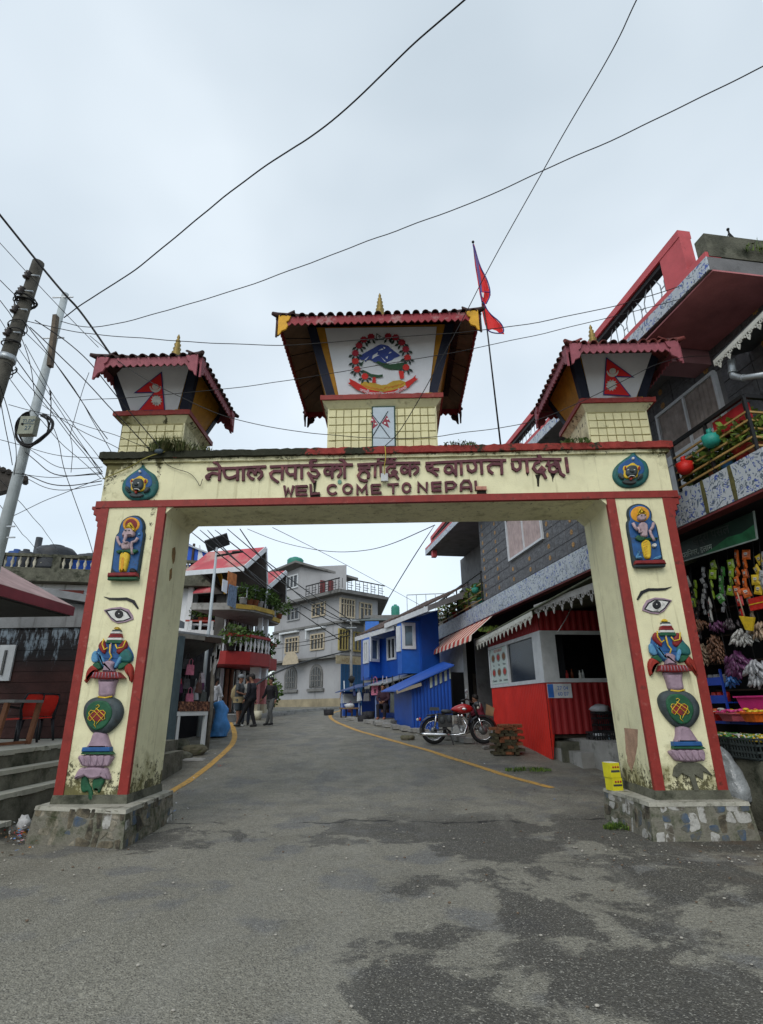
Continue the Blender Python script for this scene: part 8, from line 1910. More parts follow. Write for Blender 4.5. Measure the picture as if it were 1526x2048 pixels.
for i,b in enumerate(BN): cable(b,.0055 if i % 3 else .008,BL[i],g1,jit=.03)
DLB = ['steep cable dropping to the tanks, lower of two','steep cable dropping to the tanks, upper of two','short thin cable left of the dark pole top','drooping cable between the two poles above the meter box','drooping cable left of the meter box','innermost drooping cable at the left photo edge']
cable([(100,840,8.1),(118,880,8.1),(125,930,8.1),(150,1000,8.2),(175,1070,9),(190,1120,10)],.006,'cable dangling from the grey pole down beside the left pillar',jit=.02)
cable([(100,850,8.1),(103,800,8.1),(98,778,8.1),(103,785,8.1),(100,800,8.1)],.008,'small loop of spare cable on the grey pole')
cable([(140,870,8.1),(165,780,8.1),(178,745,8.1)],.005,'short stray wire rising between the bunched cables'); cable([(140,870,8.1),(146,900,8.1),(142,945,8.1)],.005,'short loose wire end hanging from the bunched cables')
for i,b in enumerate([[(0,1010,9),(50,1075,12),(105,1130,20)],[(0,960,9),(90,1060,12),(120,1110,20)],[(0,560,6.5),(40,600,7)],[(0,600,6.6),(30,640,7),(60,720,7.4),(70,790,8)],[(0,770,6.6),(20,830,7),(35,905,7.5),(28,950,8)],[(0,790,6.6),(12,860,7),(25,930,7.5)]]): cable(b,.006,DLB[i],'drooping cables at the left edge',jit=.03)
g2 = 'cables seen through the arch'
for i,(b,lb) in enumerate([([(480,1058,9.3),(515,1110,14),(600,1195,30),(672,1243,45),(740,1236,37.8)],'thickest cable sagging through the arch to the far utility pole'),([(495,1058,9.3),(560,1085,12),(640,1102,13),(700,1105,13),(770,1095,13),(870,1050,12)],'gently sagging cable right under the beam'),([(545,1055,9.3),(640,1102,16),(740,1155,24),(840,1210,30)],'straight cable descending right toward the blue house roof'),([(868,1052,12),(820,1125,20),(772,1205,40)],'straight cable descending left toward the grey house'),
    ([(380,1062,9.3),(440,1110,14),(540,1185,30),(680,1280,38)],'leftmost cable running from the arch corner to the far pole'),([(400,1060,9.3),(470,1120,14),(560,1190,30),(700,1262,38)],'second cable from the arch corner to the far pole'),([(430,1060,9.3),(500,1115,14),(590,1185,30),(702,1250,38)],'third cable from the arch corner to the far pole'),([(455,1058,9.3),(540,1130,16),(640,1200,30),(702,1241,38)],'fourth cable from the arch corner to the far pole'),
    ([(415,1060,9.3),(455,1105,14),(500,1145,20),(560,1205,34)],'thin cable over the pink gable roof'),([(545,1290,34),(620,1283,36),(702,1262,38)],'upper far cable crossing the first floor of the grey house'),([(545,1298,34),(620,1290,36),(702,1270,38)],'lower far cable crossing the first floor of the grey house'),([(702,1300,38),(600,1325,30),(540,1350,24),(508,1372,20.5)],'dark slanting stay pole from the black jacketed man up to the far pole')]):
    cable(b,(.005 if i else .008,.035 if b[-1][2] > 30 else .012) if i != 11 else .04,lb,g2,jit=0)
cable([(322,900,7.86),(326,925,7.97),(350,938,7.96),(380,945,7.96),(395,962,7.96),(400,975,7.96),(405,958,7.96)],.005,'loose black wire curling down the beam near the left mask',jit=.01)
cable([(205,958,7.95),(260,935,7.96),(290,915,7.9),(330,903,7.86)],.009,'yellow green cable lying across the left end of the beam',mat=M('wire_olive',(.25,.22,.05),.6))
q = MB(); q.ball(U(318,902,7.85),.05,9,6,(1.6,.8,.8),.2); q.obj('junction_knot',M('knot_blue_grey',(.07,.10,.13),.5),None,label='blue grey cable joint on the beam below the left tower',cat='joint')
cable([(1115,1265,12),(1140,1225,12.5),(1172,1135,14),(1180,1090,14)],.01,'pale wire looping from the kiosk valance to the tile band',mat=M('wire_pale',(.35,.33,.32),.6))
# ---------------- flag on its pole ----------------
fg_ = thing('flag_pole','thin black pole behind the beam flying a crimson double pennant','flagpole',U(1004,890,8.6))
top = U(946,484,8.6); bot = U(1003,905,8.6); q = MB(); q.tube([bot,U(975,665,8.6),top],[.016,.014,.01],7); q.obj('pole',black_p,fg_); q = MB(); q.ball(top,.03,7,5); q.obj('finial',black_p,fg_)
fc = thing('national_flag','crimson and blue edged double pennant drooping from the thin black pole','flag',U(975,665,8.6))
def ribbon(name,mat,L_,R_,off,dz=0):
    q = MB(); vs = []
    n = len(L_)
    for i in range(n):
        a = U(*L_[i],8.6-off); b = U(*R_[i],8.6-off)
        for k in range(5): t = k/4; p = a.lerp(b,t)+Vector((0,.05*math.sin(t*6+i*.9)-.0,0)); vs.append(p)
    q.add(vs,[(i*5+k,i*5+k+1,(i+1)*5+k+1,(i+1)*5+k) for i in range(n-1) for k in range(4)],True); return q.obj(name,mat,fc)
KF = crop(925,470,4.76)
Lp = KF([(100,90),(122,280),(150,440),(165,560),(178,640)]); Rp = KF([(112,110),(165,300),(235,420),(272,560),(225,655)])
ribbon('upper_pennant',nepal_red,Lp,Rp,.0)
Lq = KF([(178,630),(190,720),(215,830),(238,905)]); Rq = KF([(210,650),(250,745),(375,840),(402,935)])
ribbon('lower_pennant',nepal_red,Lq,Rq,.0)
for nm,pts in (('blue_edge',[(100,90),(130,230),(150,330),(165,480),(185,640)]),('blue_edge',[(112,105),(165,300),(235,420),(272,560),(225,655)]),('blue_edge',[(200,640),(250,745),(375,840),(402,937),(290,935),(238,905)]),('blue_fold',[(165,540),(262,545)])):
    q = MB(); q.tube(smooth([U(x,y,8.57) for x,y in KF(pts)],2),.012 if nm == 'blue_edge' else .01,5); q.obj(nm,flag_blue,fc)
q = MB(); P = [U(x,y,8.56) for x,y in KF([(108,120),(150,250),(172,400),(190,560),(200,640),(180,560),(150,420),(125,260)])]; q.add(P,[(0,1,6,7),(1,2,5,6),(2,3,4,5)][:3]); q.obj('blue_hoist',M('flag_blue_faded',(.13,.09,.25),.7),fc)
q = MB(); P = [U(x,y,8.55) for x,y in KF([(180,545),(205,550),(200,600),(185,580)])]; q.add(P,[(0,1,2,3)]); q.obj('white_patch',cloth_w,fc)
# ---------------- people ----------------
skin = M('skin_brown',(.22,.11,.07),.6,.1,20,0,local=True)
def remesh(q,name,mat,parent,vox=.016,sub=True):
    me = q.mesh('tmp',mat); o = bpy.data.objects.new('tmp',me); COL.objects.link(o)
    md = o.modifiers.new('r','REMESH'); md.mode = 'VOXEL'; md.voxel_size = vox; md.use_smooth_shade = True
    s_ = o.modifiers.new('s','SMOOTH'); s_.factor = .5; s_.iterations = 4
    bpy.context.view_layer.update(); dg = bpy.context.evaluated_depsgraph_get()
    m2 = bpy.data.meshes.new_from_object(o.evaluated_get(dg)); m2.name = name; bpy.data.objects.remove(o)
    m2.materials.clear(); m2.materials.append(mat)
    r = bpy.data.objects.new(name,m2); COL.objects.link(r); r.parent = parent; return r
def V(*a): return Vector(a)
def hand(q,w,d,side,curl=.5):   # palm, four fingers, thumb
    d = d.normalized(); s = d.cross(V(0,1,0)); s = s.normalized() if s.length > .1 else V(1,0,0); f = s.cross(d)
    q.tube([w,w+d*.03,w+d*.08],[.024,.032,.03],8)
    for i in range(4):
        b = w+d*.078+s*(.024-.016*i); l = (.065,.075,.07,.055)[i]; q.tube([b,b+d*l*.5+f*.006*curl,b+d*l*.85+f*.02*curl],[.009,.0085,.006],5)
    b = w+d*.02+s*.028; q.tube([b,b+d*.03+s*.025,b+d*.055+s*.028+f*.01],[.011,.010,.007],5)
def person(loc,rz,J,top,trous,label,hair=(.012,.01,.009),shoes=(.02,.02,.02),sleeve=1.0,shorts=False,shirt_len=.0,cap=None,extras=None,scale=1.0,skin_m=None):
    """J: joints in body frame, +y forward, z up, metres for a 1.7 m figure"""
    D = dict(pel=V(0,0,.93),chest=V(0,.02,1.25),neck=V(0,.01,1.44),head=V(0,.03,1.58),shL=V(-.18,0,1.39),shR=V(.18,0,1.39),elL=V(-.24,-.02,1.12),elR=V(.24,-.02,1.12),wrL=V(-.25,.05,.87),wrR=V(.25,.05,.87),
             hipL=V(-.09,0,.90),hipR=V(.09,0,.90),knL=V(-.10,.03,.49),knR=V(.10,.03,.49),anL=V(-.10,0,.08),anR=V(.10,0,.08),look=V(0,1,0))
    D.update(J); t = thing('person',label,'person',loc,rz); t.scale = (scale,)*3; sm_ = skin_m or skin
    q = MB(); hd = D['head']; lk = D['look'].normalized(); sd = lk.cross(V(0,0,1)).normalized()
    q.tube([D['pel'],D['pel'].lerp(D['chest'],.5),D['chest'],D['neck']],[.13,.12,.145,.06],12)
    q.tube([D['chest']+V(0,0,.1),D['neck'],hd-V(0,0,.02)],[.08,.052,.05],10)
    q.ball(hd+V(0,0,.03),.098,12,9,(.82,.95,1.18)); q.ball(hd+lk*.03-V(0,0,.055),.062,9,6,(.9,.9,.9))
    q.tube([hd+lk*.09+V(0,0,.03),hd+lk*.115-V(0,0,.008)],[.010,.016],6)
    for s in (-1,1): q.ball(hd+sd*.082*s+V(0,0,.01),.022,6,5,(.6,.8,1.3))
    for a,b,c in (('shL','elL','wrL'),('shR','elR','wrR')): q.tube([D['chest'].lerp(D[a],.6),D[a],D[a].lerp(D[b],.5),D[b],D[b].lerp(D[c],.4),D[c]],[.06,.056,.046,.038,.036,.025],9)
    for a,b,c in (('hipL','knL','anL'),('hipR','knR','anR')): q.tube([D['pel'].lerp(D[a],.7),D[a],D[a].lerp(D[b],.5),D[b],D[b].lerp(D[c],.35),D[c]],[.10,.092,.078,.056,.056,.036],10)
    body = remesh(q,'body',sm_,t,.014)
    for k,e,w_ in ((-1,'elL','wrL'),(1,'elR','wrR')): q = MB(); hand(q,D[w_],D.get('hd'+w_[-1],D[w_]-D[e]),k); q.obj('hand',sm_,t,local=True)
    # face: eyes, brows, mouth
    dkm = M('eye_dark',(.01,.008,.008),.4); q = MB()
    for s in (-1,1): q.ball(hd+lk*.086+sd*.033*s+V(0,0,.035),.011,6,4,(1.3,1,.7)); 
    for s in (-1,1): q.ball(hd+lk*.088+sd*.033*s+V(0,0,.055),.012,6,4,(1.7,.8,.35))
    q.obj('eyes',dkm,t,local=True,kind='stuff'); q = MB(); q.ball(hd+lk*.088-V(0,0,.045),.018,7,4,(1.3,.6,.4)); q.obj('mouth',M('lip',(.16,.05,.045),.5),t,local=True)
    # hair
    q = MB(); hm = M('hair_dark_%d' % int(hair[0]*1000),hair,.6,.3,40,.3,80,local=True)
    q.ball(hd+V(0,0,.062)-lk*.018,.105,12,8,(.86,1.0,1.0)); q.tube([hd-lk*.05+V(0,0,.06),hd-lk*.07-V(0,0,.04)],[.08,.055],9); 
    if not cap: q.ball(hd+V(0,0,.115)+lk*.03,.07,9,6,(1.1,1,.6))
    remesh(q,'hair',hm,t,.012)
    # clothes
    def mt(c,n): return M('cloth_%s_%d_%d_%d' % (n,*[int(x*999) for x in c]),c,.85,.22,14,.4,30,local=True)
    q = MB(); lo_ = D['pel']-V(0,0,shirt_len)
    q.tube([lo_,D['pel']+V(0,0,.1),D['pel'].lerp(D['chest'],.6),D['chest']+V(0,0,.02),D['chest'].lerp(D['neck'],.6),D['neck']-V(0,0,.01)],[.158,.150,.150,.172,.13,.07],14)
    for a,b,c in (('shL','elL','wrL'),('shR','elR','wrR')):
        P = [D['chest'].lerp(D[a],.5),D[a],D[a].lerp(D[b],.5),D[b]]; rr = [.085,.076,.062,.056]
        if sleeve > .5: P += [D[b].lerp(D[c],.5),D[b].lerp(D[c],.93)]; rr += [.048,.042]
        else: P[-1] = D[a].lerp(D[b],.8); rr[-1] = .062
        q.tube(P,rr,9)
    for i in range(len(q.v)): v = Vector(q.v[i]); q.v[i] = tuple(v+V(1,1,0)*.012*noise.noise(v*9))
    remesh(q,'jacket' if sleeve > .5 else 'shirt',mt(top,'top'),t,.014)
    q = MB(); q.tube([D['pel']+V(0,0,.06),D['pel']-V(0,0,.05)],[.150,.150],12)
    for a,b,c in (('hipL','knL','anL'),('hipR','knR','anR')):
        P = [D['pel'].lerp(D[a],.7),D[a]-V(0,0,.03),D[a].lerp(D[b],.5),D[a].lerp(D[b],.95) if shorts else D[b]]; rr = [.115,.112,.096,.086 if shorts else .074]
        if not shorts: P += [D[b].lerp(D[c],.5),D[c]+V(0,0,.0)]; rr += [.066,.058]
        q.tube(P,rr,10)
    for i in range(len(q.v)): v = Vector(q.v[i]); q.v[i] = tuple(v+V(1,1,0)*.010*noise.noise(v*11))
    remesh(q,'shorts' if shorts else 'trousers',mt(trous,'leg'),t,.014)
    for k in ('L','R'):
        f = D.get('ft'+k,V(0,1,0)).normalized(); a = D['an'+k]; q = MB(); q.tube([a-f*.07-V(0,0,.03),a-V(0,0,.028),a+f*.09-V(0,0,.042),a+f*.17-V(0,0,.05)],[.04,.048,.042,.03],9); q.obj('shoe',M('shoe_%d' % int(shoes[0]*999),shoes,.5,.1,local=True),t,local=True)
    if cap: q = MB(); cm = M('cap_grey',(.16,.17,.18),.8,local=True); q.ball(hd+V(0,0,.085),.115,12,8,(.95,1.02,.78)); q.slab([hd+V(0,0,.075)+lk*.07+sd*.08,hd+V(0,0,.075)+lk*.07-sd*.08,hd+V(0,0,.06)+lk*.20-sd*.05,hd+V(0,0,.06)+lk*.20+sd*.05],(0,0,.012)); q.obj('cap',cm,t,local=True)
    if extras: extras(t,D)
    return t
YP = 20.2
def gp(px,Y): return U(px,1448,Y).x
def ground(x,Y): return (x,Y,zg(x,Y)+.008)
# capped man in khaki: faces right
def pack(t,D):
    q = MB(); q.tube([V(-.1,-.16,1.38),V(-.1,-.2,1.2),V(-.08,-.2,1.0),V(-.06,-.17,.82)],[.05,.12,.13,.06],10); q.obj('jacket_on_back',M('cloth_khaki',(.25,.20,.11),.85,.25,12,.4,30,local=True),t,local=True)
    q = MB(); q.tube([V(-.16,-.14,1.36),V(-.19,.03,1.42),V(-.12,.15,1.2),V(-.05,.17,1.02)],.022,7); q.obj('strap',M('strap_cream',(.5,.48,.42),.8,local=True),t,local=True)
    q = MB(); q.tube([V(.0,.0,.98),V(.0,.0,.78)],[.185,.2],14,caps=False); q.obj('tied_jacket',MATS['cloth_khaki'],t,local=True)
person(ground(gp(474,YP),YP),R(-95),dict(elL=V(-.25,.02,1.14),wrL=V(-.1,.24,1.08),elR=V(.25,.02,1.13),wrR=V(.08,.25,1.05),knL=V(-.1,.05,.5),anL=V(-.1,-.06,.08),knR=V(.1,.02,.5),anR=V(.1,.10,.08)),(.05,.055,.06),(.035,.045,.055),'man in grey cap and khaki jacket round his waist, dark shorts and white shoes',shoes=(.5,.5,.48),sleeve=0,shorts=True,cap=True,extras=pack)
person(ground(gp(490,21),21.0),R(20),dict(wrL=V(-.2,.12,.92),knR=V(.1,.05,.5)),(.19,.19,.175),(.03,.035,.05),'person in grey shirt half hidden behind the capped man',sleeve=0,look=None) if False else None
person(ground(gp(490,21),21.0),R(20),dict(wrL=V(-.2,.12,.92)),(.19,.19,.175),(.03,.035,.05),'person in grey shirt half hidden behind the capped man',sleeve=0)
person(ground(gp(498,YP-.2),YP-.2),R(75),dict(pel=V(0,0,.92),chest=V(0,-.03,1.26),neck=V(0,-.03,1.45),head=V(0,.0,1.60),hipL=V(-.09,0,.90),knL=V(-.09,.16,.52),anL=V(-.09,.36,.10),knR=V(.1,-.02,.48),anR=V(.1,-.16,.08),wrL=V(-.24,.1,.88),wrR=V(.25,-.06,.86)),(.015,.016,.022),(.012,.012,.014),'tall man in black zipped jacket and black trousers, mid stride facing left')
person(ground(gp(539,YP+.3),YP+.3),R(150),dict(pel=V(0,0,.92),knL=V(-.10,.10,.50),anL=V(-.10,.02,.10),knR=V(.06,-.04,.50),anR=V(.16,-.02,.09),elR=V(.30,-.02,1.14),wrR=V(.40,.04,.95),elL=V(-.26,-.03,1.13),wrL=V(-.28,.04,.9),look=V(.5,1,-.1)),(.014,.013,.016),(.085,.09,.09),'young man in black hooded jacket and grey trousers strolling on the road',scale=.95)
person(ground(gp(420,18.3),18.3),R(-10),dict(chest=V(0,.05,1.22),neck=V(0,.10,1.40),head=V(0,.15,1.53),elL=V(-.24,.12,1.12),wrL=V(-.2,.32,1.1),elR=V(.24,.12,1.1),wrR=V(.16,.34,1.08),look=V(0,1,-.4)),(.60,.61,.63),(.10,.10,.10),'person in loose white shirt with back turned, leaning over the souvenir booth',shirt_len=.2,shoes=(.4,.4,.4),scale=1.02)
# sellers, seated
sit = dict(pel=V(0,0,.50),chest=V(0,.08,.80),neck=V(0,.12,.98),head=V(0,.18,1.12),shL=V(-.17,.08,.94),shR=V(.17,.08,.94),elL=V(-.23,.2,.72),elR=V(.23,.2,.72),wrL=V(-.08,.38,.62),wrR=V(.08,.38,.62),hipL=V(-.09,.02,.47),hipR=V(.09,.02,.47),knL=V(-.14,.42,.48),knR=V(.14,.42,.48),anL=V(-.12,.44,.08),anR=V(.12,.46,.08),look=V(0,1,-.5))
b = BF.uv(762,1440,1.5); p = BF.p(b[0],1.14,1.35); person((p.x,p.y,1.14),R(165),sit,(.035,.015,.025),(.015,.013,.02),'seller in dark plum clothes sitting hunched among the bags of the blue stall',shoes=(.3,.12,.08))
b = RF.uv(957,1440,.35); p = RF.p(b[0],.66,.25); person((p.x,p.y,.66),R(60),sit,(.13,.015,.03),(.012,.012,.014),'person in maroon jacket sitting bent over before the shopfront, behind the motorcycle')
q = MB(); pb_ = U(978,1420,15.8); q.slab([pb_+V(-.1,0,-.12),pb_+V(.1,.03,-.16),pb_+V(.16,.03,.05),pb_+V(-.06,0,.16)],(0,.02,0)); q.obj('cardboard',M('cardboard_tan',(.32,.22,.12),.8),None,label='tan piece of cardboard beside the seated person in maroon',cat='cardboard')
p = U(685,1392,46); person((p.x,46,1.57),R(30),dict(),(.42,.16,.02),(.32,.03,.03),'small figure in orange top and red skirt far off by the blue shutter',sleeve=0,scale=.78)
# ---------------- motorcycle ----------------
chrome = M('chrome',(.62,.63,.65),.14,.05,5,0,metal=1,local=True); rub = M('tyre_rubber',(.016,.016,.017),.8,.2,20,.3,local=True); mred = M('tank_red',(.38,.01,.012),.16,.05,3,0,spec=.7,local=True); mblk = M('motor_black',(.014,.014,.016),.3,.1,5,0,spec=.5,local=True); eng = M('engine_metal',(.20,.205,.21),.35,.2,20,.2,metal=.7,local=True); lth = M('seat_leather',(.05,.055,.06),.45,.15,9,.1,local=True)
mo = thing('motorcycle','classic motorcycle with red tank, chrome exhaust and black fenders parked beside the road','motorcycle',(.99,15.75,zg(0,15.75)+.012),R(-4))
def torus(q,c,Rr,r,n=36,m=10,sy=1):
    vs = [(c[0]+(Rr+r*math.cos(2*math.pi*j/m))*math.cos(2*math.pi*i/n),c[1]+r*sy*math.sin(2*math.pi*j/m),c[2]+(Rr+r*math.cos(2*math.pi*j/m))*math.sin(2*math.pi*i/n)) for i in range(n) for j in range(m)]
    q.add(vs,[(i*m+j,i*m+(j+1) % m,((i+1) % n)*m+(j+1) % m,((i+1) % n)*m+j) for i in range(n) for j in range(m)],True)
WB = 1.30; WR = .34
for x,nm in ((0,'rear'),(WB,'front')):
    q = MB(); torus(q,(x,0,WR),WR-.05,.05,sy=1.05); wl_ = q.obj('wheel',rub,mo,local=True)
    q = MB(); torus(q,(x,0,WR),WR-.10,.014,sy=2.2); q.obj('rim',chrome,wl_,local=True)
    q = MB()
    for i in range(18):
        a = 2*math.pi*i/18; q.tube([(x+.04*math.cos(a+.5),.03*(-1)**i,WR+.04*math.sin(a+.5)),(x+(WR-.10)*math.cos(a),0,WR+(WR-.10)*math.sin(a))],.003,4)
    q.lathe([(.05,-.06),(.05,.06)],(x,0,WR),12,ax=(0,1,0)); q.obj('spokes',chrome,wl_,local=True)
    q = MB(); q.lathe([(.115 if x else .09,-.075),(.115 if x else .09,-.068)],(x,0,WR),20,ax=(0,1,0)); q.obj('brake_disc',eng,wl_,local=True)
    # fender
    q = MB(); vs = []; a0,a1 = (15,190) if x == 0 else (-5,150); n_ = 16
    for i in range(n_+1):
        a = R(a0+(a1-a0)*i/n_)
        if x: a = math.pi-a if False else a
        for k in range(5): b_ = (k-2)/2; rr = WR+.045-.035*b_*b_; vs.append((x+rr*math.cos(a),.085*b_,WR+rr*math.sin(a)))
    q.add(vs,[(i*5+k,i*5+k+1,(i+1)*5+k+1,(i+1)*5+k) for i in range(n_) for k in range(4)],True); q.obj('fender',mblk,mo,local=True)
q = MB(); q.ball((0,0,0),1,18,12,(.30,.135,.145))
for i in range(len(q.v)):
    v = V(*q.v[i]); v.z += .02*v.x; k = 1-.35*max(0,-v.x/.3); q.v[i] = (v.x+.78,v.y*k,v.z*k+.86+(.0 if v.z > 0 else -v.z*.25))
q.obj('fuel_tank',mred,mo,local=True)
q = MB(); torus(q,(.78,0,.0),.0,.0); q = MB(); q.ball((.84,-.128,.87),.05,8,5,(1.5,.25,.7)); q.obj('tank_badge',chrome,mo,local=True)
q = MB(); q.lathe([(.035,0),(.035,.03),(.02,.035)],(.80,0,1.0),10); q.obj('filler_cap',chrome,mo,local=True)
q = MB(); q.tube([(.50,0,.80),(.36,0,.80),(.22,0,.84)],[.10,.13,.09],12); 
for i in range(len(q.v)): v = q.v[i]; q.v[i] = (v[0],v[1]*1.1,.82+(v[2]-.82)*.45)
q.obj('rider_seat',lth,mo,local=True)
q = MB(); q.hexa([(-.10,-.11,.84),(.17,-.12,.84),(.17,.12,.84),(-.10,.11,.84),(-.08,-.10,.93),(.16,-.11,.92),(.16,.11,.92),(-.08,.10,.93)]); q.obj('pillion_seat',lth,mo,local=True)
q = MB(); q.tube([(1.02,0,.92),(.96,0,.62),(.86,0,.30),(.45,0,.24),(.30,0,.45),(.24,0,.76),(.95,0,.80)],.022,8)
for s in (-1,1): q.tube([(.0,.09*s,.34),(.35,.08*s,.38),(.45,.06*s,.30)],.018,7); q.tube([(-.18,.08*s,.72),(.2,.09*s,.76),(.3,.08*s,.74)],.014,7)
q.obj('frame',mblk,mo,local=True)
q = MB(); q.lathe([(.0,-.10),(.10,-.10),(.135,-.06),(.135,.06),(.10,.11),(.0,.11)],(.60,0,.36),16,ax=(0,1,0)); q.lathe([(.0,-.12),(.07,-.12),(.08,.0)],(.74,0,.34),12,ax=(0,1,0)); q.box(.46,.82,-.07,.07,.26,.46); q.obj('crankcase',eng,mo,local=True)
q = MB()
for i in range(9): z = .47+i*.026; q.lathe([(.088 if i % 2 else .068,0),(.088 if i % 2 else .068,.016)],(.70,0,z),12,ax=(.12,0,1))
q.obj('cylinder_fins',mblk,mo,local=True,kind='stuff')
q = MB(); q.box(.12,.50,-.085,.085,.42,.74); q.obj('airbox',mblk,mo,local=True)
q = MB(); q.tube([(.98,-.05,.72),(1.06,-.24,.55),(.98,-.26,.32),(.86,-.1,.26)],.013,7); q.obj('leg_guard',mblk,mo,local=True)
q = MB(); q.ball((.68,-.06,.70),.045,8,5,(1,.6,1)); q.obj('head_cover',chrome,mo,local=True); q = MB(); q.ball((.77,-.06,.70),.045,8,5,(1,.6,1)); q.obj('head_cover',chrome,mo,local=True)
q = MB(); q.hexa([(.47,-.125,.27),(.72,-.125,.27),(.72,-.1,.27),(.47,-.1,.27),(.54,-.135,.47),(.62,-.135,.47),(.62,-.1,.47),(.54,-.1,.47)]); q.obj('side_cover',chrome,mo,local=True)
q = MB(); q.tube([(.80,-.09,.62),(.88,-.12,.45),(.80,-.14,.27),(.62,-.16,.235),(.40,-.17,.235)],.021,8); q.tube([(.42,-.17,.235),(.34,-.175,.24),(-.25,-.185,.255),(-.32,-.185,.258)],[.021,.045,.045,.03],12); q.obj('exhaust',chrome,mo,local=True)
q = MB(); q.ball((.43,-.13,.63),.10,10,7,(.75,.4,1.0)); q.obj('toolbox',lth,mo,local=True); q = MB(); q.ball((.24,-.12,.60),.085,10,7,(.9,.4,1.1)); q.obj('battery_cover',lth,mo,local=True)
for s in (-1,1):
    q = MB(); q.tube([(.0,.115*s,.36),(.06,.115*s,.58),(.08,.115*s,.74)],[.02,.03,.02],8); q.obj('shock_absorber',chrome,mo,local=True)
    q = MB(); q.tube([(WB,.075*s,WR),(WB-.10,.075*s,.66)],.026,8); q.obj('fork_leg',chrome,mo,local=True)
    q = MB(); q.tube([(WB-.10,.075*s,.66),(WB-.22,.08*s,.98)],.03,8); q.obj('fork_cover',mblk,mo,local=True)
    q = MB(); q.tube([(WB-.24,0,1.03),(WB-.27,.16*s,1.05),(WB-.36,.30*s,1.12),(WB-.46,.36*s,1.10)],.013,7); q.tube([(WB-.40,.32*s,1.115),(WB-.52,.385*s,1.09)],.02,8); q.obj('handlebar',mblk,mo,local=True)
    q = MB(); q.tube([(WB-.36,.30*s,1.12),(WB-.38,.38*s,1.30)],.006,5); q.lathe([(.05,-.008),(.055,.0),(.05,.008)],(WB-.38,.38*s,1.33),12,ax=(1,0,.1)); q.obj('mirror',chrome,mo,local=True)
    q = MB(); q.ball((WB-.10,.15*s,.90),.035,8,6); q.tube([(WB-.12,.08*s,.90),(WB-.1,.14*s,.9)],.008,5); q.obj('indicator',M('indicator_pale',(.6,.55,.45),.3,local=True),mo,local=True)
q = MB(); q.lathe([(.03,-.14),(.085,-.08),(.095,.0),(.09,.02)],(WB-.07,0,.97),16,ax=(1,0,0)); hl = q.obj('headlight',mblk,mo,local=True); q = MB(); q.lathe([(.088,0),(.06,.02),(.01,.03)],(WB-.05,0,.97),16,ax=(1,0,0)); q.obj('lens',M('lens_glass',(.6,.62,.6),.1,spec=.8,local=True),hl,local=True)
q = MB(); q.ball((-.36,0,.62),.05,8,6,(.7,1,1)); q.obj('tail_light',M('tail_red',(.4,.02,.02),.3,local=True),mo,local=True); q = MB(); q.ball((-.42,-.13,.62),.035,8,6); q.tube([(-.36,0,.62),(-.42,-.13,.62)],.008,5); q.obj('indicator',M('indicator_pale',(.6,.55,.45),.3,local=True),mo,local=True)
q = MB(); q.tube([(.42,-.08,.26),(.50,-.30,.0)],.012,6); q.obj('side_stand',mblk,mo,local=True); q = MB(); q.tube([(.34,-.2,.30),(.40,-.24,.3)],.02,6); q.obj('foot_peg',mblk,mo,local=True)
# ---------------- small things along the street ----------------
bk = [M('brick_orange',(.20,.075,.035),.85,.4,14,.4,40),M('brick_mossy',(.07,.06,.035),.9,.4,14,.5,40)]
bs_ = thing('brick_pile','heap of orange and mossy bricks between the motorcycle and the red kiosk','bricks',(2.62,14.35,zg(0,14.35)))
random.seed(2); q = MB(); q.box(-.11,.11,-.05,.05,0,.065); bms = [q.mesh('brick',m_) for m_ in bk]
for lv in range(10):
    for i in range(4):
        for j in range(2):
            if lv > 7 and random.random() < .4: continue
            o = bpy.data.objects.new('brick',bms[0 if lv > 7 or random.random() < .22 else 1]); COL.objects.link(o); o.parent = bs_; o.location = ((i-1.5)*.165+random.uniform(-.03,.03)+(.05 if lv % 2 else -.02),(j-.5)*.25+random.uniform(-.03,.03),lv*.067); o.rotation_euler = (random.uniform(-.05,.05)+(random.uniform(-.3,.3) if lv > 6 else 0),0,(R(90) if (lv+i) % 2 else 0)+random.uniform(-.3,.3))
for i,(x,y,a_) in enumerate(((2.35,15.0,.4),(2.55,14.9,.9))): q = MB(); c = V(x,y,zg(0,y)+.04); u = V(math.cos(a_),math.sin(a_),.05); v = V(-math.sin(a_),math.cos(a_),.1); q.slab([c-u*.22-v*.05,c+u*.22-v*.05,c+u*.22+v*.05,c-u*.22+v*.05],(0,0,.035)); q.obj('loose_plank',concrete,None,label=['pale loose plank under the front wheel of the motorcycle','second loose plank leaning toward the brick heap'][i],cat='plank')
fl_ = MB(); fl_.add([(.6,16.9,0),(3.2,16.9,0)],[]) if False else None
p = atZ(815,1462,.93); boulder((p.x,p.y,zg(0,p.y)+.05),.17,(1.3,.8,.6),mst,'mossy yellow green stone at the corner of the blue shed',14)
p = U(905,1425,18.2); boulder((p.x,p.y,.95),.45,(1,.7,1.1),M('sack_grey_stone',(.22,.22,.2),.9,.3,6,.4),'pale lumpy rock in the dark gap behind the motorcycle',15)
p = G(1197,1612); boulder((p.x,p.y,.01),.07,(1.2,1,.8),mst,'small pale green stone beside the right plinth',16)
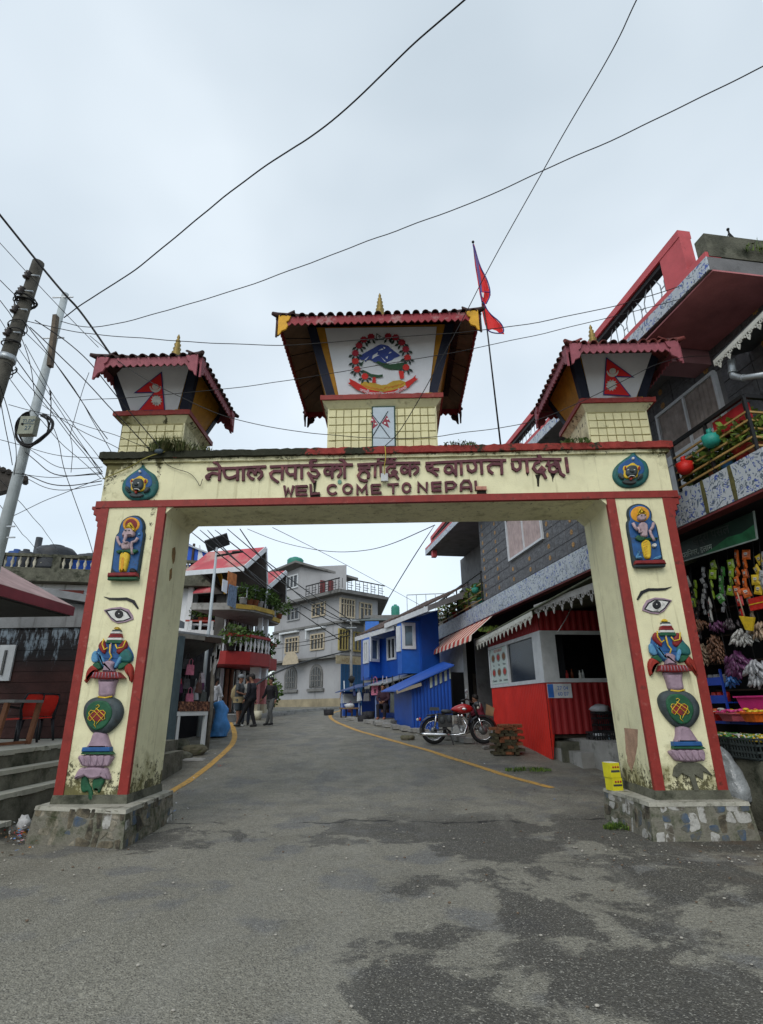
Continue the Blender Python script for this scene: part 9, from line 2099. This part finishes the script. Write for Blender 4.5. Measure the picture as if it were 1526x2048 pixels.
# slabs of broken paving along the kerb
random.seed(6); kb_ = thing('broken_kerb','broken concrete kerb slabs along the road from the blue stall to the motorcycle','kerb',(0,19,.9))
for i in range(14):
    px = 690+i*17; py = 1441+i*3.6+random.uniform(-1,1); g0_ = G(px,py); c = V(g0_.x+.25,g0_.y+.25,zg(0,g0_.y)+.03); a_ = math.atan2(-1,.27)+random.uniform(-.12,.12); u = V(math.cos(a_),math.sin(a_),-.03); v = V(-math.sin(a_),math.cos(a_),0)
    q = MB(); q.slab([c-u*.4-v*.12,c+u*.36-v*.14,c+u*.4+v*.12,c-u*.38+v*.13],(0,0,.08+random.uniform(0,.05))); q.obj('slab',concrete,kb_)
# litter by the left steps, pebbles and weeds
lm = [M('litter_%s' % n,c,.6,.2,20,.2) for n,c in (('white',(.5,.5,.5)),('orange',(.55,.2,.02)),('red',(.45,.04,.04)),('blue',(.1,.2,.4)),('brown',(.14,.09,.05)),('pink',(.5,.2,.25)))]
random.seed(8); q = MB()
for i in range(150):
    p = atZ(random.gauss(38,15),random.gauss(1678,13),0); z = random.uniform(0,.10); u = V(random.uniform(-1,1),random.uniform(-1,1),random.uniform(-.5,.5))*.03; v = V(random.uniform(-1,1),random.uniform(-1,1),random.uniform(-.5,.5))*.03
    q.m = random.choice((0,0,1,2,3,4,4,4,4,5)); c = V(p.x,p.y,z+.01); q.add([c,c+u,c+u+v,c+v],[(0,1,2,3)])
q.obj('litter',lm,None,label='scattered colourful wrappers and leaves between steps and left plinth',cat='litter',kind='stuff')
q = MB(); c = atZ(44,1662,.02); q.ball((c.x,c.y,.10),.10,9,7,(.8,.8,1.1),.35); q.obj('crumpled_bag',lm[0],None,label='crumpled white plastic bag on the litter by the left plinth',cat='bag')
q = MB(); random.seed(19)
for i in range(420):
    if i % 3: x,y = random.uniform(-5,5),random.uniform(3.5,11)
    else: x,y = random.uniform(2,5.5),random.uniform(6.6,8.2)
    r = random.uniform(.004,.014); q.m = random.choice((0,0,1)); q.ball((x,y,zg(x,y)+.008+r*.3),r,5,4,(1.3,1,.6),.2)
q.obj('pebbles',[M('pebble_pale',(.33,.31,.27),.8,.3,40,0),M('pebble_brown',(.14,.10,.07),.9,.3,40,0)],None,label='scattered small pebbles on the asphalt',cat='gravel',kind='stuff')
clump('road_weeds',(3.02,8.5,0),.25,260,.12,[leafm,leafy],seed=50,label='small green weeds at the inner foot of the right plinth',cat='weed')
clump('road_weeds',(2.7,12.6,.3),.5,260,.12,[leafm,leafy],seed=51,label='thin weeds along the foot of the red kiosk',cat='weed')
clump('road_weeds',(1.3,16.9,.75),.6,300,.16,[leafm,grassg],seed=52,label='weeds between the blue shed and the motorcycle',cat='weed')

# scraps of paper and leaves along both road edges
q = MB(); random.seed(91)
for i in range(130):
    if i % 2: t = random.random(); x,y = 3.0-t*2.6+random.gauss(.1,.25),9.4+t*9
    else: t = random.random(); x,y = -3.7-t*.9+random.gauss(0,.3),9+t*8
    z = zg(x,y)+.016; a = random.uniform(0,6.28); l = random.uniform(.012,.045); u = V(math.cos(a),math.sin(a),random.uniform(0,.4))*l; v = V(-math.sin(a),math.cos(a),.1)*l*.6; q.m = random.choice((0,0,4,4,4,3,2)); c = V(x,y,z); q.add([c,c+u,c+u+v,c+v],[(0,1,2,3)])
q.obj('road_litter',lm,None,label='small paper scraps and dead leaves strewn along both edges of the road',cat='litter',kind='stuff')
